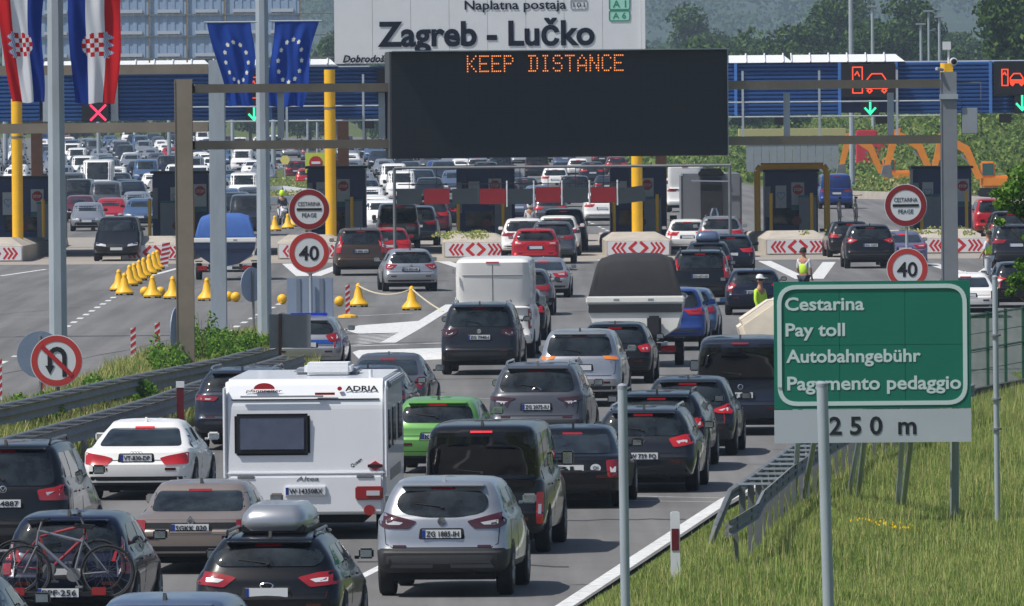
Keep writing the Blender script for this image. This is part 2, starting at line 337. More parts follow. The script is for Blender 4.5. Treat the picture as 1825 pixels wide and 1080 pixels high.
def vehicle(kind, pos, rz, col, label, over={}, lod=0, tail='wide', tailm=None, ptxt='', rw=None, glass=None, cat='car', group=None,
            bumper=None, rails=None, box=None, badge=None, brake=False, sill=None, pz=None, name=None, wiper=True, platew=.52, px=0, lamp2=True, third=True, sidewin=True, seam=True, nameplate=None):
    s = car_spec(kind, over); key = (kind, tuple(sorted(over.items())))
    if key not in BODY:
        mb = body_bm(s); bvh = BVHTree.FromPolygons([Vector(v) for v in mb.v], mb.f); BODY[key] = [mb, bvh, None]
    mb, bvh, me = BODY[key]
    w, H, gc, zb, zc, ro = s['w'], s['H'], s['gc'], s['zb'], s['zc'], s['ro']; y0 = -ro; y1 = s['L'] - ro
    names = {'hatch': 'hatchback_car', 'smallhatch': 'hatchback_car', 'suv': 'suv', 'bigsuv': 'suv', 'wagon': 'estate_car', 'sedan': 'saloon_car', 'oldsedan': 'saloon_car', 'mpv': 'family_car', 'van': 'minibus', 'panel': 'panel_van'}
    t = thing(name or names[kind], label, cat, pos, rz, group)
    if me is None:
        b = mb.build('body', [col, M['plastic']], t, True, ang=40); BODY[key][2] = b.data
    else: b = link('body', me, t)
    b.material_slots[0].link = 'OBJECT'; b.material_slots[0].material = col
    g = glass or M['glass']
    # glazing
    if rw: rw = [(x, z * s['k']) for x, z in rw]
    if rw is None:
        rw = [(-w * .68, zb + .05), (w * .68, zb + .05), (w * .755, zb + .14), (s['wroof'] * .95, H - .125), (-s['wroof'] * .95, H - .125), (-w * .755, zb + .14)]
        if s['deck']: rw = [(-w * .76, zb + .08), (w * .76, zb + .08), (s['wroof'] * .97, H - .11), (-s['wroof'] * .97, H - .11)]
    if rw: decal(bvh, rpoly(rw, .07), 'R', .012, .055 if lod < 2 else .12).build('rear_window', g, t, True)
    wst = H - .13; wsb = zc + .07
    ww = w * .80 if H < 1.8 else w * .84
    decal(bvh, rpoly([(-ww, wsb), (ww, wsb), (s['wroof'] * .98, wst), (-s['wroof'] * .98, wst)], .06), 'F', step=.14).build('windscreen', M['glass'], t, True)
    yA = s['yc'] - .30; yR = s['ybr'] + (.42 if not s['deck'] else .30); zt = H - .135; zbt = max(zb, zc) + .085
    panes = []
    if kind == 'panel': panes = [[(2.35, zbt), (yA + .05, zbt), (s['ywt'] + .05, zt - .35), (2.35, zt - .35)]]
    else:
        m1 = yR + (yA - yR) * .40
        panes = [[(yR - .12, zbt), (m1 - .05, zbt), (m1 - .05, zt), (yR + .30, zt)], [(m1 + .05, zbt), (yA, zbt), (s['ywt'] - .05, zt), (m1 + .05, zt)]]
        if kind in ('wagon', 'van', 'bigsuv'): panes = [[(yR - .28, zbt + .03), (yR + .42, zbt + .03), (yR + .42, zt), (yR - .05, zt)], [(yR + .5, zbt), (m1 + .25, zbt), (m1 + .25, zt), (yR + .5, zt)], [(m1 + .33, zbt), (yA, zbt), (s['ywt'] - .05, zt), (m1 + .33, zt)]]
    if sidewin:
        for sd in (('S+', 'S-') if lod < 2 else ('S+',)):
            for p in panes: decal(bvh, rpoly(p, .05), sd, .005, .16).build('side_window', M['sideglass'], t, True)
    # tail lamps
    tp = [(min(x, .975) * w * .962, zb + z) for x, z in (TAILS[tail] if isinstance(tail, str) else tail)]
    for p in (tp, mirror(tp)):
        o = decal(bvh, rpoly(p, .025, 2), 'R', .012, .07).build('tail_lamp', M['brake'] if brake else (tailm or M['tail']), t, True)
        if lamp2 and lod < 2:
            cx = sum(a for a, _ in p) / len(p); cz = sum(c for _, c in p) / len(p)
            decal(bvh, [(cx + (a - cx) * .45, cz - .015 + (c - cz) * .3) for a, c in p], 'R', .016, .2).build('reversing_lamp', M['tailw'] if lod == 0 else (tailm or M['tail']), o, True)
    if third: decal(bvh, [(-.16, H - .115), (.16, H - .115), (.16, H - .085), (-.16, H - .085)], 'R', .016, .2).build('high_brake_lamp', M['hot'] if brake else M['tail'], t)
    # number plate and its recess
    zp = (pz if pz is not None else (zb - .20 if not s['deck'] else .74)) * (s['k'] if pz is not None or s['deck'] else 1)
    hit = bvh.ray_cast(Vector((px, -12, zp)), Vector((0, 1, 0)))[0]
    if lod < 2:
        decal(bvh, rpoly([(px - .31, zp - .072), (px + .31, zp - .072), (px + .29, zp + .075), (px - .29, zp + .075)], .03), 'R', .003, .2).build('plate_recess', M['seam'], t)
    plate(t, px, hit.y - .022, zp, ptxt, platew)
    # bumper lower and underbody
    bz = bumper if bumper is not None else {'suv': .62, 'bigsuv': .55, 'mpv': .45}.get(kind, .40)
    if bz:
        decal(bvh, rpoly([(-w * .93, gc + .02), (w * .93, gc + .02), (w * .93, bz), (-w * .93, bz)], .04), 'R', .005, .12).build('lower_bumper', M['plastic'], t, True)
    u = MB(); u.box((0, s['wb'] / 2, gc - .02), (w * 1.5, s['L'] - .7, .16)); u.rod((-w * .8, 0, s['wr']), (w * .8, 0, s['wr']), .06)
    if lod < 2: u.rod((w * .45, y0 + .1, gc), (w * .45, y0 + .5, gc), .04, n=10)
    u.build('underbody', M['seam'], t)
    for sx in (-1, 1):
        for wy in (0, s['wb']):
            if lod == 2 and wy and sx < 0: continue
            wheel(t, sx * (w - .125), wy, s['wr'], rim=(lod < 2 and sx > 0))
            if lod < 2:
                rr = s['wr'] + .055; arc = [(wy + rr * math.cos(a), max(gc + .01, s['wr'] + rr * math.sin(a))) for a in [i / 10 * math.pi for i in range(-1, 12)]]
                decal(bvh, arc, 'S+' if sx > 0 else 'S-', .004, .3).build('wheel_arch', M['plastic'] if kind in ('suv', 'bigsuv') else M['seam'], t)
    # mirrors
    for sx in (-1, 1):
        m = MB(); m.box((0, 0, 0), (.18, .12, .13 if H < 1.8 else .22)); m.box((-sx * .12, .02, -.05), (.10, .05, .04))
        o = m.build('wing_mirror', col if lod < 2 else M['black'], t, True, bevel=.03, loc=(sx * (w + .035), s['yc'] - .42, zc + .12))
        if lod == 0: MB().box((0, -.062, 0), (.14, .006, .09 if H < 1.8 else .17)).build('mirror_glass', M['chrome'], o)
    # front
    if lod < 2 or True:
        zn = min(.72, zc - .25) if H < 1.8 else zc - .28
    if s.get('front'):
        hp = rpoly([(w * .44, zn - .13), (w * .86, zn - .08), (w * .86, zn + .03), (w * .46, zn - .04)], .02)
        for p in (hp, mirror(hp)): decal(bvh, p, 'F', .012, .12).build('headlamp', M['tailw'], t, True)
        decal(bvh, rpoly([(-w * .45, zn - .16), (w * .45, zn - .16), (w * .42, zn - .01), (-w * .42, zn - .01)], .04), 'F', .01, .2).build('grille', M['black'], t, True)
        decal(bvh, rpoly([(-w * .75, .30), (w * .75, .30), (w * .70, .44), (-w * .70, .44)], .04), 'F', .01, .2).build('air_intake', M['black'], t, True)
        hf = bvh.ray_cast(Vector((0, 12, .50)), Vector((0, -1, 0)))[0]
        if hf: plate(t, 0, hf.y + .02, .50, '', face=1)
    if lod == 0:
        if seam:
            sm = MB(); wb = w * .80; zb0 = .70
            ln = rpoly([(-wb, zb0), (wb, zb0), (wb * 1.02, zb), (wb * .94, zb + .05)], .06)[:]
            pts = [(-w * .86, zb + .02), (-w * .82, zb0 + .02), (-w * .72, zb0 - .03), (w * .72, zb0 - .03), (w * .82, zb0 + .02), (w * .86, zb + .02)]
            for a, c in zip(pts, pts[1:]):
                d = (Vector(c) - Vector(a)).normalized(); nn = Vector((-d.y, d.x)) * .005
                decal(bvh, [tuple(Vector(a) + nn), tuple(Vector(a) - nn), tuple(Vector(c) - nn), tuple(Vector(c) + nn)], 'R', .003, .12, sm)
            sm.build('tailgate_seam', M['seam'], t)
            for yy in (yR + (yA - yR) * .40, yA - .02, yR + .05):
                decal(bvh, [(yy - .005, .36), (yy + .005, .36), (yy + .005, zbt - .02), (yy - .005, zbt - .02)], 'S+', .003, .15).build('door_seam', M['seam'], t)
                decal(bvh, [(yy - .005, .36), (yy + .005, .36), (yy + .005, zbt - .02), (yy - .005, zbt - .02)], 'S-', .003, .15).build('door_seam', M['seam'], t)
        for sx in (-1, 1):
            for hy in (yR + (yA - yR) * .22, yR + (yA - yR) * .60):
                h = MB().box((sx * (w + .0), hy, zb - .06), (.035, .19, .03)); h.build('door_handle', col, t, True, bevel=.01)
            rf = decal(bvh, rpoly([(sx * w * .62 - .09, bz + .01 if bz > .5 else .5), (sx * w * .62 + .09, bz + .01 if bz > .5 else .5), (sx * w * .62 + .09, (bz if bz > .5 else .5) + .045), (sx * w * .62 - .09, (bz if bz > .5 else .5) + .045)], .01), 'R', .01, .2); rf.build('reflector', M['taild'], t)
        if wiper and not s['deck']:
            hw = bvh.ray_cast(Vector((0, -12, zb + .16)), Vector((0, 1, 0)))[0]; hw2 = bvh.ray_cast(Vector((-.34, -12, zb + .20)), Vector((0, 1, 0)))[0]
            if hw and hw2: MB().rod((0, hw.y - .02, zb + .14), (0, hw.y - .045, zb + .15), .025).rod((0, hw.y - .03, zb + .15), (-.36, hw2.y - .02, zb + .19), .011, .008, 5).build('rear_wiper', M['seam'], t)
        hy = bvh.ray_cast(Vector((0, s['yrt'] + .18, 5)), Vector((0, 0, -1)))[0]
        if kind not in ('panel',): MB().prism([(0 + s['yrt'] + .10, hy.z - .01), (s['yrt'] + .30, hy.z - .01), (s['yrt'] + .14, hy.z + .075)], -.018, .018, 'X').build('roof_antenna', col if kind in ('suv', 'sedan') else M['black'], t)
    if kind in ('suv', 'bigsuv', 'hatch', 'wagon', 'mpv', 'smallhatch') and lod < 2:
        sp = MB(); zs = H - .065; hs = bvh.ray_cast(Vector((0, -12, zs)), Vector((0, 1, 0)))[0]; ww2 = s['wroof'] * .86
        sp.add([(-ww2, hs.y + .04, zs - .02), (ww2, hs.y + .04, zs - .02), (ww2 * .96, hs.y - .09, zs - .012), (-ww2 * .96, hs.y - .09, zs - .012),
                (-ww2, hs.y + .06, zs + .012), (ww2, hs.y + .06, zs + .012), (ww2 * .96, hs.y - .09, zs + .004), (-ww2 * .96, hs.y - .09, zs + .004)],
               [(0, 1, 2, 3), (7, 6, 5, 4), (0, 4, 5, 1), (1, 5, 6, 2), (2, 6, 7, 3), (3, 7, 4, 0)]).build('roof_spoiler', col, t, bevel=.006)
    if badge:
        zq = zb + badge[1]; hb = bvh.ray_cast(Vector((0, -12, zq)), Vector((0, 1, 0)))[0]; m = MB(); r = .055
        if badge[0] == 'ring': m.lathe([(r, -.01), (r * .75, -.016), (r * .75, -.004), (r, -.004), (r, -.01)], 18, (0, hb.y - .01, zq), 'Y'); stroke(m, [(-.03, zq + .02), (0, zq - .03), (.03, zq + .02)], .012, hb.y - .018, hb.y - .006)
        if badge[0] == 'diamond':
            a = [(0, r * 1.2), (r * .8, 0), (0, -r * 1.2), (-r * .8, 0), (0, r * 1.2)]; stroke(m, [(x, z + zq) for x, z in a], .022, hb.y - .022, hb.y - .004)
        if badge[0] == 'oval': m.lathe([(r, -.01), (r * .8, -.018), (r * .8, -.004), (r, -.004), (r, -.01)], 18, (0, 0, 0), 'Y'); m.v = [(x * 1.6, y + hb.y - .01, z * .75 + zq) for x, y, z in m.v]
        if badge[0] == 'rings':
            for i in range(4):
                k = MB(); k.lathe([(.034, -.01), (.026, -.014), (.026, -.004), (.034, -.004), (.034, -.01)], 14, ((i - 1.5) * .048, hb.y - .01 - .002 * (i % 2), zq), 'Y'); m.add(k.v, k.f)
        if badge[0] == 'disc': m.lathe([(0.001, -.012), (r, -.010), (r, -.002)], 18, (0, hb.y - .01, zq), 'Y')
        m.build('badge', M['chrome'], t)
    if nameplate:
        zq = zb + nameplate[1]; hb = bvh.ray_cast(Vector((nameplate[2], -12, zq)), Vector((0, 1, 0)))[0]
        text(nameplate[0], nameplate[3], .05, M['chrome'], t, (nameplate[2], hb.y - .022, zq), bold=.01)
    if rails:
        for sx in (-1, 1):
            m = MB(); x = sx * (s['wroof'] - .07); za = bvh.ray_cast(Vector((x, .5, 5)), Vector((0, 0, -1)))[0].z
            ys = [s['yrt'] + .15, s['yrt'] + .3, s['ywt'] - .5, s['ywt'] - .35]; m.path([(x, ys[0], za - .01), (x, ys[1], za + .05), (x, ys[2], za + .055), (x, ys[3], za)], .02, 6)
            m.build('roof_rail', rails, t, True)
    return t, s, bvh
def park(kind, cx, by, col, label, head=4.5, **k):
    p = at(cx, by); p.z = 0
    return vehicle(kind, p, -R(head), col, label, **k)
P = {k: paint(k, *v) for k, v in dict(silver=((166, 169, 174), .66, .3), white=((224, 223, 221), 0, .4), black=((9, 10, 14), .1, .3), navy=((16, 24, 46), .3, .3), darkgrey=((36, 39, 46), .4, .34),
    grey=((88, 92, 100), .5, .33), bronze=((148, 136, 128), .5, .34), green=((98, 152, 80), .2, .4), brown=((74, 58, 48), .4, .3), red=((170, 24, 34), .2, .3), maroon=((88, 24, 34), .2, .3),
    bluegrey=((96, 112, 138), .5, .33), blue=((40, 66, 132), .3, .3), skyblue=((78, 104, 140), .4, .3), midgrey=((86, 88, 94), .5, .33), slate=((40, 46, 60), .45, .32), beige=((170, 166, 160), .5, .35), violet=((118, 116, 150), .45, .3)).items()}
# ------------------------------------------------------------------ ground, roads, markings
def asphalt_mat():
    m = mat('asphalt', (104, 103, 102), 0.88, noise=.10, nscale=.35, bump=.25, bscale=30); n = m.node_tree
    b = n.nodes['Principled BSDF']; mx = [x for x in n.nodes if x.type == 'MIX'][0]
    tc = n.nodes.new('ShaderNodeTexCoord'); mp = n.nodes.new('ShaderNodeMapping'); mp.inputs['Scale'].default_value = (2.2, .05, 1); mp.inputs['Rotation'].default_value = (0, 0, R(4))
    t = n.nodes.new('ShaderNodeTexNoise'); t.inputs['Scale'].default_value = .6; t.inputs['Detail'].default_value = 3
    n.links.new(tc.outputs['Object'], mp.inputs[0]); n.links.new(mp.outputs[0], t.inputs['Vector'])
    r = n.nodes.new('ShaderNodeMapRange'); r.inputs[1].default_value = .35; r.inputs[2].default_value = .65; r.inputs[3].default_value = .74; r.inputs[4].default_value = 1.14
    n.links.new(t.outputs[0], r.inputs[0])
    t3 = n.nodes.new('ShaderNodeTexNoise'); t3.inputs['Scale'].default_value = 9; t3.inputs['Detail'].default_value = 5; n.links.new(tc.outputs['Object'], t3.inputs['Vector'])
    r3 = n.nodes.new('ShaderNodeMapRange'); r3.inputs[3].default_value = .8; r3.inputs[4].default_value = 1.2; n.links.new(t3.outputs[0], r3.inputs[0])
    ml = n.nodes.new('ShaderNodeMath'); ml.operation = 'MULTIPLY'; n.links.new(r.outputs[0], ml.inputs[0]); n.links.new(r3.outputs[0], ml.inputs[1])
    m2 = n.nodes.new('ShaderNodeMix'); m2.data_type = 'RGBA'; m2.blend_type = 'MULTIPLY'; m2.inputs[0].default_value = 1
    n.links.new(mx.outputs[2], m2.inputs[6]); n.links.new(ml.outputs[0], m2.inputs[7]); n.links.new(m2.outputs[2], b.inputs['Base Color']); return m
def grass_ground(name, a, b_, c_):
    m = bpy.data.materials.new(name); m.use_nodes = True; n = m.node_tree; b = n.nodes['Principled BSDF']; b.inputs['Roughness'].default_value = .95; b.inputs['Specular IOR Level'].default_value = .15
    tc = n.nodes.new('ShaderNodeTexCoord'); t = n.nodes.new('ShaderNodeTexNoise'); t.inputs['Scale'].default_value = .35; t.inputs['Detail'].default_value = 10; t.inputs['Roughness'].default_value = .7
    n.links.new(tc.outputs['Object'], t.inputs['Vector']); cr = n.nodes.new('ShaderNodeValToRGB'); e = cr.color_ramp.elements
    e[0].position = .35; e[0].color = lin(a); e[1].position = .66; e[1].color = lin(c_); k = e.new(.5); k.color = lin(b_)
    n.links.new(t.outputs[0], cr.inputs[0]); n.links.new(cr.outputs[0], b.inputs['Base Color']); return m
ASPH = asphalt_mat()
GG = grass_ground('meadow', (56, 70, 30), (82, 96, 46), (108, 110, 64))
def sheet(name, pts, m, z=0.0, kind='structure'):
    mb = MB(); mb.add([(p.x, p.y, z) for p in pts], [tuple(range(len(pts)))]); o = mb.build(name, m)
    bm = bmesh.new(); bm.from_mesh(o.data)
    for f in bm.faces:
        if f.normal.z < 0: f.normal_flip()
    bm.to_mesh(o.data); bm.free(); return tag(o, kind=kind)
sheet('ground', [Vector(v) for v in ((-2500, -2500, 0), (2500, -2500, 0), (2500, 12000, 0), (-2500, 12000, 0))], GG, -.05)
road = [(400, 1500), (680, 1300), (1010, 1092), (1150, 1000), (1290, 906), (1500, 792), (1620, 745), (1735, 705), (1830, 688), (2600, 640), (3600, 420), (2300, 350), (1825, 343), (1600, 346), (1480, 342), (1350, 332), (1230, 306), (1120, 284), (1100, 262), (1060, 243)]
sheet('road', [at(*p) for p in road] + [at(-300, 248), at(-1500, 420), at(-2500, 900), Vector((-60, 60, 0))], ASPH, 0)
WM = mat('road_marking', (200, 201, 200), .8, noise=.3, nscale=5)
def marking(pts, z=.004): return sheet('road_marking', [at(*p) for p in pts], WM, z)
def wline(a, b, wd, z=.004, dash=None):
    A = at(*a); B = at(*b); A.z = B.z = 0; d = B - A; L = d.length; d.normalize(); q = Vector((-d.y, d.x, 0)) * wd / 2
    segs = [(0, L)] if not dash else [(i * (dash[0] + dash[1]), min(L, i * (dash[0] + dash[1]) + dash[0])) for i in range(int(L / (dash[0] + dash[1])) + 1)]
    mb = MB()
    for s0, s1 in segs:
        p, r = A + d * s0, A + d * s1; mb.add([(v.x, v.y, z) for v in (p - q, p + q, r + q, r - q)], [(0, 1, 2, 3)])
    o = mb.build('road_marking', WM); bm = bmesh.new(); bm.from_mesh(o.data)
    for f in bm.faces:
        if f.normal.z < 0: f.normal_flip()
    bm.to_mesh(o.data); bm.free(); tag(o, kind='structure')
for a, b in (((930, 1130), (1150, 985)), ((1150, 985), (1290, 893)), ((1290, 893), (1500, 780)), ((1500, 780), (1735, 694))): wline(a, b, .24)
wline((40, 632), (215, 522), .18, dash=(1.9, 3.1)); wline((-90, 690), (30, 634), .18, dash=(2.5, 4))
wline((405, 591), (470, 556), .18, dash=(1.9, 3.1)); wline((470, 556), (525, 528), .18, dash=(1.9, 3.1))
wline((-160, 790), (132, 690), .2); wline((132, 690), (305, 620), .2); wline((305, 620), (380, 605), .2, dash=(3, 3)); wline((380, 605), (520, 597), .2)
wline((0, 492), (82, 480), .2); wline((225, 503), (318, 478), .22)
wline((640, 1030), (684, 1008), .15); wline((560, 1085), (600, 1060), .15)
wline((1115, 884), (1290, 888), .07); wline((1110, 892), (1280, 895), .07)
# hatched nose between the lanes, by the bells
marking([(612, 587), (640, 580), (760, 571), (728, 592), (640, 596)]); wline((585, 566), (738, 558), .12)
wline((806, 543), (738, 585), .42, .008); wline((738, 585), (690, 612), .42, .008)
for i in range(7): wline((640 - i * 1, 598.5 + i * 2.6), (724 - i * 4, 593.5 + i * 2.6), .2, .004)
wline((625, 617), (800, 611), .35); marking([(628, 628), (640, 624), (800, 620), (795, 640), (700, 645), (640, 640)])
wline((850, 710), (945, 713), .06); wline((780, 706), (850, 710), .06)
def vee(l, b1, b2, r, w_=.5): wline(l, b1, w_); wline(b1, b2, w_, .008); wline(b2, r, w_)
vee((514, 470), (540, 492), (560, 492), (612, 472)); vee((1075, 463), (1120, 480), (1165, 480), (1205, 463)); vee((1362, 465), (1430, 497), (1455, 497), (1478, 467)); vee((1660, 470), (1730, 492), (1745, 492), (1765, 478))
vee((790, 466), (835, 480), (865, 480), (905, 466)); wline((1048, 395), (1085, 412), .15, dash=(3, 3)); wline((1620, 385), (1665, 400), .15)
# paler concrete apron under the booths
CONC = mat('apron_concrete', (150, 143, 134), .85, noise=.12, nscale=.5, bump=.15, bscale=10)
ap = sheet('concrete_apron', [at(-260, 474), at(2100, 458), at(1980, 412), at(-150, 425)], CONC, .002)
SEAM = mat('road_seam', (52, 52, 53), .9)
for a, b_, w_ in (((0, 668), (236, 622), .10), ((236, 622), (300, 606), .08), ((500, 526), (612, 524), .09), ((620, 690), (790, 700), .06), ((950, 560), (1300, 540), .05), ((620, 505), (800, 500), .06), ((640, 1000), (1010, 1010), .06), ((820, 930), (1220, 925), .05), ((480, 505), (640, 470), .05), ((150, 520), (330, 512), .05), ((980, 640), (1240, 652), .04), ((0, 560), (140, 548), .05)):
    A = at(*a); B = at(*b_); q = MB(); n = 14; pr_ = None
    for i in range(n + 1):
        f = i / n; c = A.lerp(B, f); c.y += rnd.uniform(-.25, .25); c.x += rnd.uniform(-.05, .05)
        if pr_: q.add([(pr_.x, pr_.y - w_ * 3, .003), (c.x, c.y - w_ * 3, .003), (c.x, c.y + w_ * 3, .003), (pr_.x, pr_.y + w_ * 3, .003)], [(0, 1, 2, 3)])
        pr_ = c
    tag(q.build('road_seam', SEAM), kind='structure')
# grassy median between the two carriageways
vg = MB(); edge = [(-420, 960), (-200, 900), (30, 856), (160, 818), (308, 772), (377, 746), (460, 716), (562, 682), (575, 655), (540, 626), (470, 604), (400, 612), (300, 634), (200, 672), (130, 700), (0, 752), (-200, 820), (-420, 900)]
pts = [at(*p) for p in edge]; vg.prism([(p.x, p.y) for p in pts], -.02, .09, 'Z'); GV = grass_ground('median_ground', (88, 84, 52), (112, 110, 68), (138, 128, 86)); tag(vg.build('median', GV), kind='structure')
vb = MB(); pts = [at(*p) for p in ((395, 372), (480, 345), (575, 362), (600, 345), (520, 312), (395, 322))]; vb.prism([(p.x, p.y) for p in pts], -.02, .5, 'Z'); tag(vb.build('bank', GG), kind='structure')
# earth bank rising on the right, behind the plaza
def bank(name, px, Y0, Y1, h, m, rise=.6):
    mb = MB(); nx, ny = 24, 14; x0 = W(px[0], 300, Y0).x; x1 = W(px[1], 300, Y0).x; vs = []
    for j in range(ny + 1):
        for i in range(nx + 1):
            t = j / ny; x = x0 + (x1 - x0) * i / nx; y = Y0 + (Y1 - Y0) * t
            e = min(1, i / 3)
            vs.append((x, y, -.06 + h * e * min(1, t / rise) ** .8 + (rnd.uniform(-.12, .12) if 0 < t else 0)))
    mb.add(vs, [(j * (nx + 1) + i, j * (nx + 1) + i + 1, (j + 1) * (nx + 1) + i + 1, (j + 1) * (nx + 1) + i) for j in range(ny) for i in range(nx)]); return tag(mb.build(name, m, smooth=True), kind='structure')
bank('hillside', (1690, 2500), 640, 1000, 6.0, GG); bank('bank', (1090, 1700), 800, 1100, 2.2, GG)
# far hills
def hills(name, Y0, Y1, z1, m, seed, amp):
    from mathutils import noise
    mb = MB(); nx, ny = 160, 26; vs = []
    for j in range(ny + 1):
        for i in range(nx + 1):
            t = j / ny; y = Y0 + (Y1 - Y0) * t; x = (-.16 + .32 * i / nx) * y
            vs.append((x, y, z1 * t ** .8 + amp * (.3 + t) * noise.fractal(Vector((x * .004 + seed, y * .003, 0)), 1, 2, 3)))
    mb.add(vs, [(j * (nx + 1) + i, j * (nx + 1) + i + 1, (j + 1) * (nx + 1) + i + 1, (j + 1) * (nx + 1) + i) for j in range(ny) for i in range(nx)]); return tag(mb.build(name, m, smooth=True), kind='structure')
HM = grass_ground('hill_forest', (28, 44, 24), (40, 58, 32), (66, 80, 46))
for nd in HM.node_tree.nodes:
    if nd.type == 'TEX_NOISE': nd.inputs['Scale'].default_value = .035
hills('hills', 3600, 9500, 150, HM, 3.1, 26)
# ------------------------------------------------------------------ toll plaza
TY = 412.0; BY = 425.0; IY = 403.0
BLUE = mat('blue_fascia', (36, 76, 134), .45, .1, noise=.1, nscale=.6)
cn = thing('toll_canopy', 'long blue ribbed toll plaza canopy spanning all the lanes', 'canopy', (0, TY, 0))
def lx(px, py=155): return W(px, py, TY)
a = W(-160, 216, TY); b = W(1768, 204, TY); zb_, zt_ = W(900, 209, TY).z, W(900, 117, TY).z
def fascia(px0, px1, z0=None, z1=None, dark=False):
    z0 = zb_ if z0 is None else z0; z1 = zt_ if z1 is None else z1; x0, x1 = W(px0, 150, TY).x, W(px1, 150, TY).x
    prof = []; n = 13; h = (z1 - z0) / n
    for i in range(n): prof += [(0, z0 + i * h), (-.07, z0 + (i + .25) * h), (-.07, z0 + (i + .7) * h), (0, z0 + (i + .95) * h)]
    prof = prof + [(0, z1), (.3, z1), (.3, z0)]
    MB().prism(prof, x0, x1, 'X').build('fascia', BLUE, cn)
for p in ((-160, 70), (97, 197), (212, 480), (484, 1310), (1312, 1495), (1598, 1764), (1766, 1960)): fascia(*p)
for px in (83, 204): x = W(px, 150, TY).x; MB().box((x, -.1, (zb_ + zt_) / 2), (.3, .35, zt_ - zb_ + .02)).build('pillar_cover', M['steel'], cn)
for px in (482, 1311, 1496, 1597, 1765): x = W(px, 150, TY).x; MB().box((x, -.12, (zb_ + zt_) / 2), (.12, .3, zt_ - zb_ + .04)).build('cover_strip', mat('pale_blue', (70, 120, 190), .5), cn)
MB().box(((a.x + b.x) / 2, 9.4, (zb_ + zt_) / 2), (b.x - a.x + 5, 18, zt_ - zb_ - .12)).build('roof', M['navy'], cn)
MB().box(((a.x + b.x) / 2, 9.2, zt_ + .02), (b.x - a.x + 5, 18, .06)).build('roof_sheet', M['white'], cn)
for p0, p1 in ((75, 368), (380, 470), (484, 592), (1297, 1402), (1411, 1602)):
    x0, x1 = W(p0, 150, TY).x, W(p1, 150, TY).x; mb = MB(); mb.add([(x0, -.2, zt_ + .03), (x1 + .25, -.2, zt_ + .03), (x1 - .1, .9, zt_ + .34), (x0, .9, zt_ + .34), (x0, .95, zt_ + .03), (x1 + .25, .95, zt_ + .03)], [(0, 1, 2, 3), (3, 2, 5, 4), (0, 3, 4), (1, 5, 2), (0, 4, 5, 1)])
    k = int((x1 - x0) / .76)
    for i in range(k + 1): mb.rod((x0 + i * .76, -.22, zt_ + .05), (x0 + i * .76, .9, zt_ + .40), .03, n=5)
    mb.build('roof_edge', M['white'], cn)
for i, px in enumerate((655, 1390, 1570, 1790)):
    x = W(px, 150, TY).x; MB().box((x, -.5, zb_ - .22), (.5, .35, .35)).rod((x, -.45, zb_), (x, -.4, zb_ - .2), .05).build('lane_spotlight', M['black'], cn, bevel=.03)
# maintenance walk rails along the fascia
for px0, px1 in ((340, 955), (1180, 1680)):
    t = thing('catwalk_rail', ('left' if px0 < 900 else 'right') + ' hand thin grey catwalk railing in front of the blue canopy', 'railing', (0, TY - 1.5, 0))
    x0, x1 = W(px0, 150, TY).x, W(px1, 150, TY).x
    for zz in (W(900, 186, TY).z, W(900, 212, TY).z): MB().rod((x0, 0, zz), (x1, 0, zz), .035, n=6).build('rail', M['steel'], t)
    for px in ((512, 648, 800) if px0 < 900 else (1322, 1458, 1596)):
        x = W(px, 150, TY).x; MB().box((x, 0, (zt_ + zb_) / 2 - .75), (.09, .09, 3.0)).build('post', M['steel'], t)
# billboards on the canopy roof
BB = thing('welcome_board', 'huge pale grey name board of the toll station on the canopy roof', 'sign', (0, TY - 1.2, 0)); Yb = TY - 1.2
def bx(px, py, Y=Yb): p = W(px, py, Y); return p.x, p.z
x0, z0 = bx(596, 116); x1, z1 = bx(1141, -120); xm, zm = bx(1141, 107)
z0 = (z0 + zm) / 2
mb = MB(); nP = 8
for i in range(nP): mb.box((x0 + (x1 - x0) * (i + .5) / nP, .05, (z0 + z1) / 2), ((x1 - x0) / nP - .012, .08, z1 - z0))
mb.build('board_panel', M['signw'], BB); MB().box((x1 + .09, .1, (z0 + z1) / 2), (.16, .35, z1 - z0 + .1)).build('edge_trim', M['white'], BB)
MB().box(((x0 + x1) / 2, .8, (z0 + z1) / 2), (x1 - x0 - .5, .15, z1 - z0 - .4)).build('back_frame', M['steeld'], BB)
INKD = mat('sign_ink', (26, 32, 44), .9, spec=.1)
def btext(s, p0, p1, capy, nm='lettering', m=INKD, **k):
    xa, za = bx(*p0); xb, _ = bx(p1[0], p1[1]); _, zc_ = bx(p0[0], capy); o = text(s, xb - xa, zc_ - za, m, BB, (xa, -.012 - .004, za), nm, **k); o.rotation_euler = (0, R(-.0), 0); return o
btext('Zagreb - Lučko', (673, 82), (1060, 76), 37, bold=.03, lod=4); btext('Naplatna postaja', (828, 17), (1009, 15), 0, bold=.015, lod=3); btext('Dobrodošli', (611, 111), (694, 109), 98, bold=.03, shear=.25)
btext('101', (1022, 13), (1042, 13), 4, bold=.0)
def frame(p0, p1, m, wd=.035, fill=None):
    xa, za = bx(*p0); xb, zb2 = bx(*p1); r = rpoly([(xa, za), (xb, za), (xb, zb2), (xa, zb2)], .08); q = MB(); stroke(q, r + [r[0]], wd, -.015, .01); o = q.build('route_shield', m, BB)
    if fill: MB().prism(r, -.008, .01).build('shield_field', fill, o)
    return o
GRS = mat('route_green', (40, 130, 100), .5); GRF = mat('route_field', (150, 205, 190), .5)
frame((1017, 16), (1046, -1), M['grey'], .02); frame((1086, 17), (1122, -14), GRS, .04, GRF); frame((1086, 37), (1122, 19), GRS, .04, GRF)
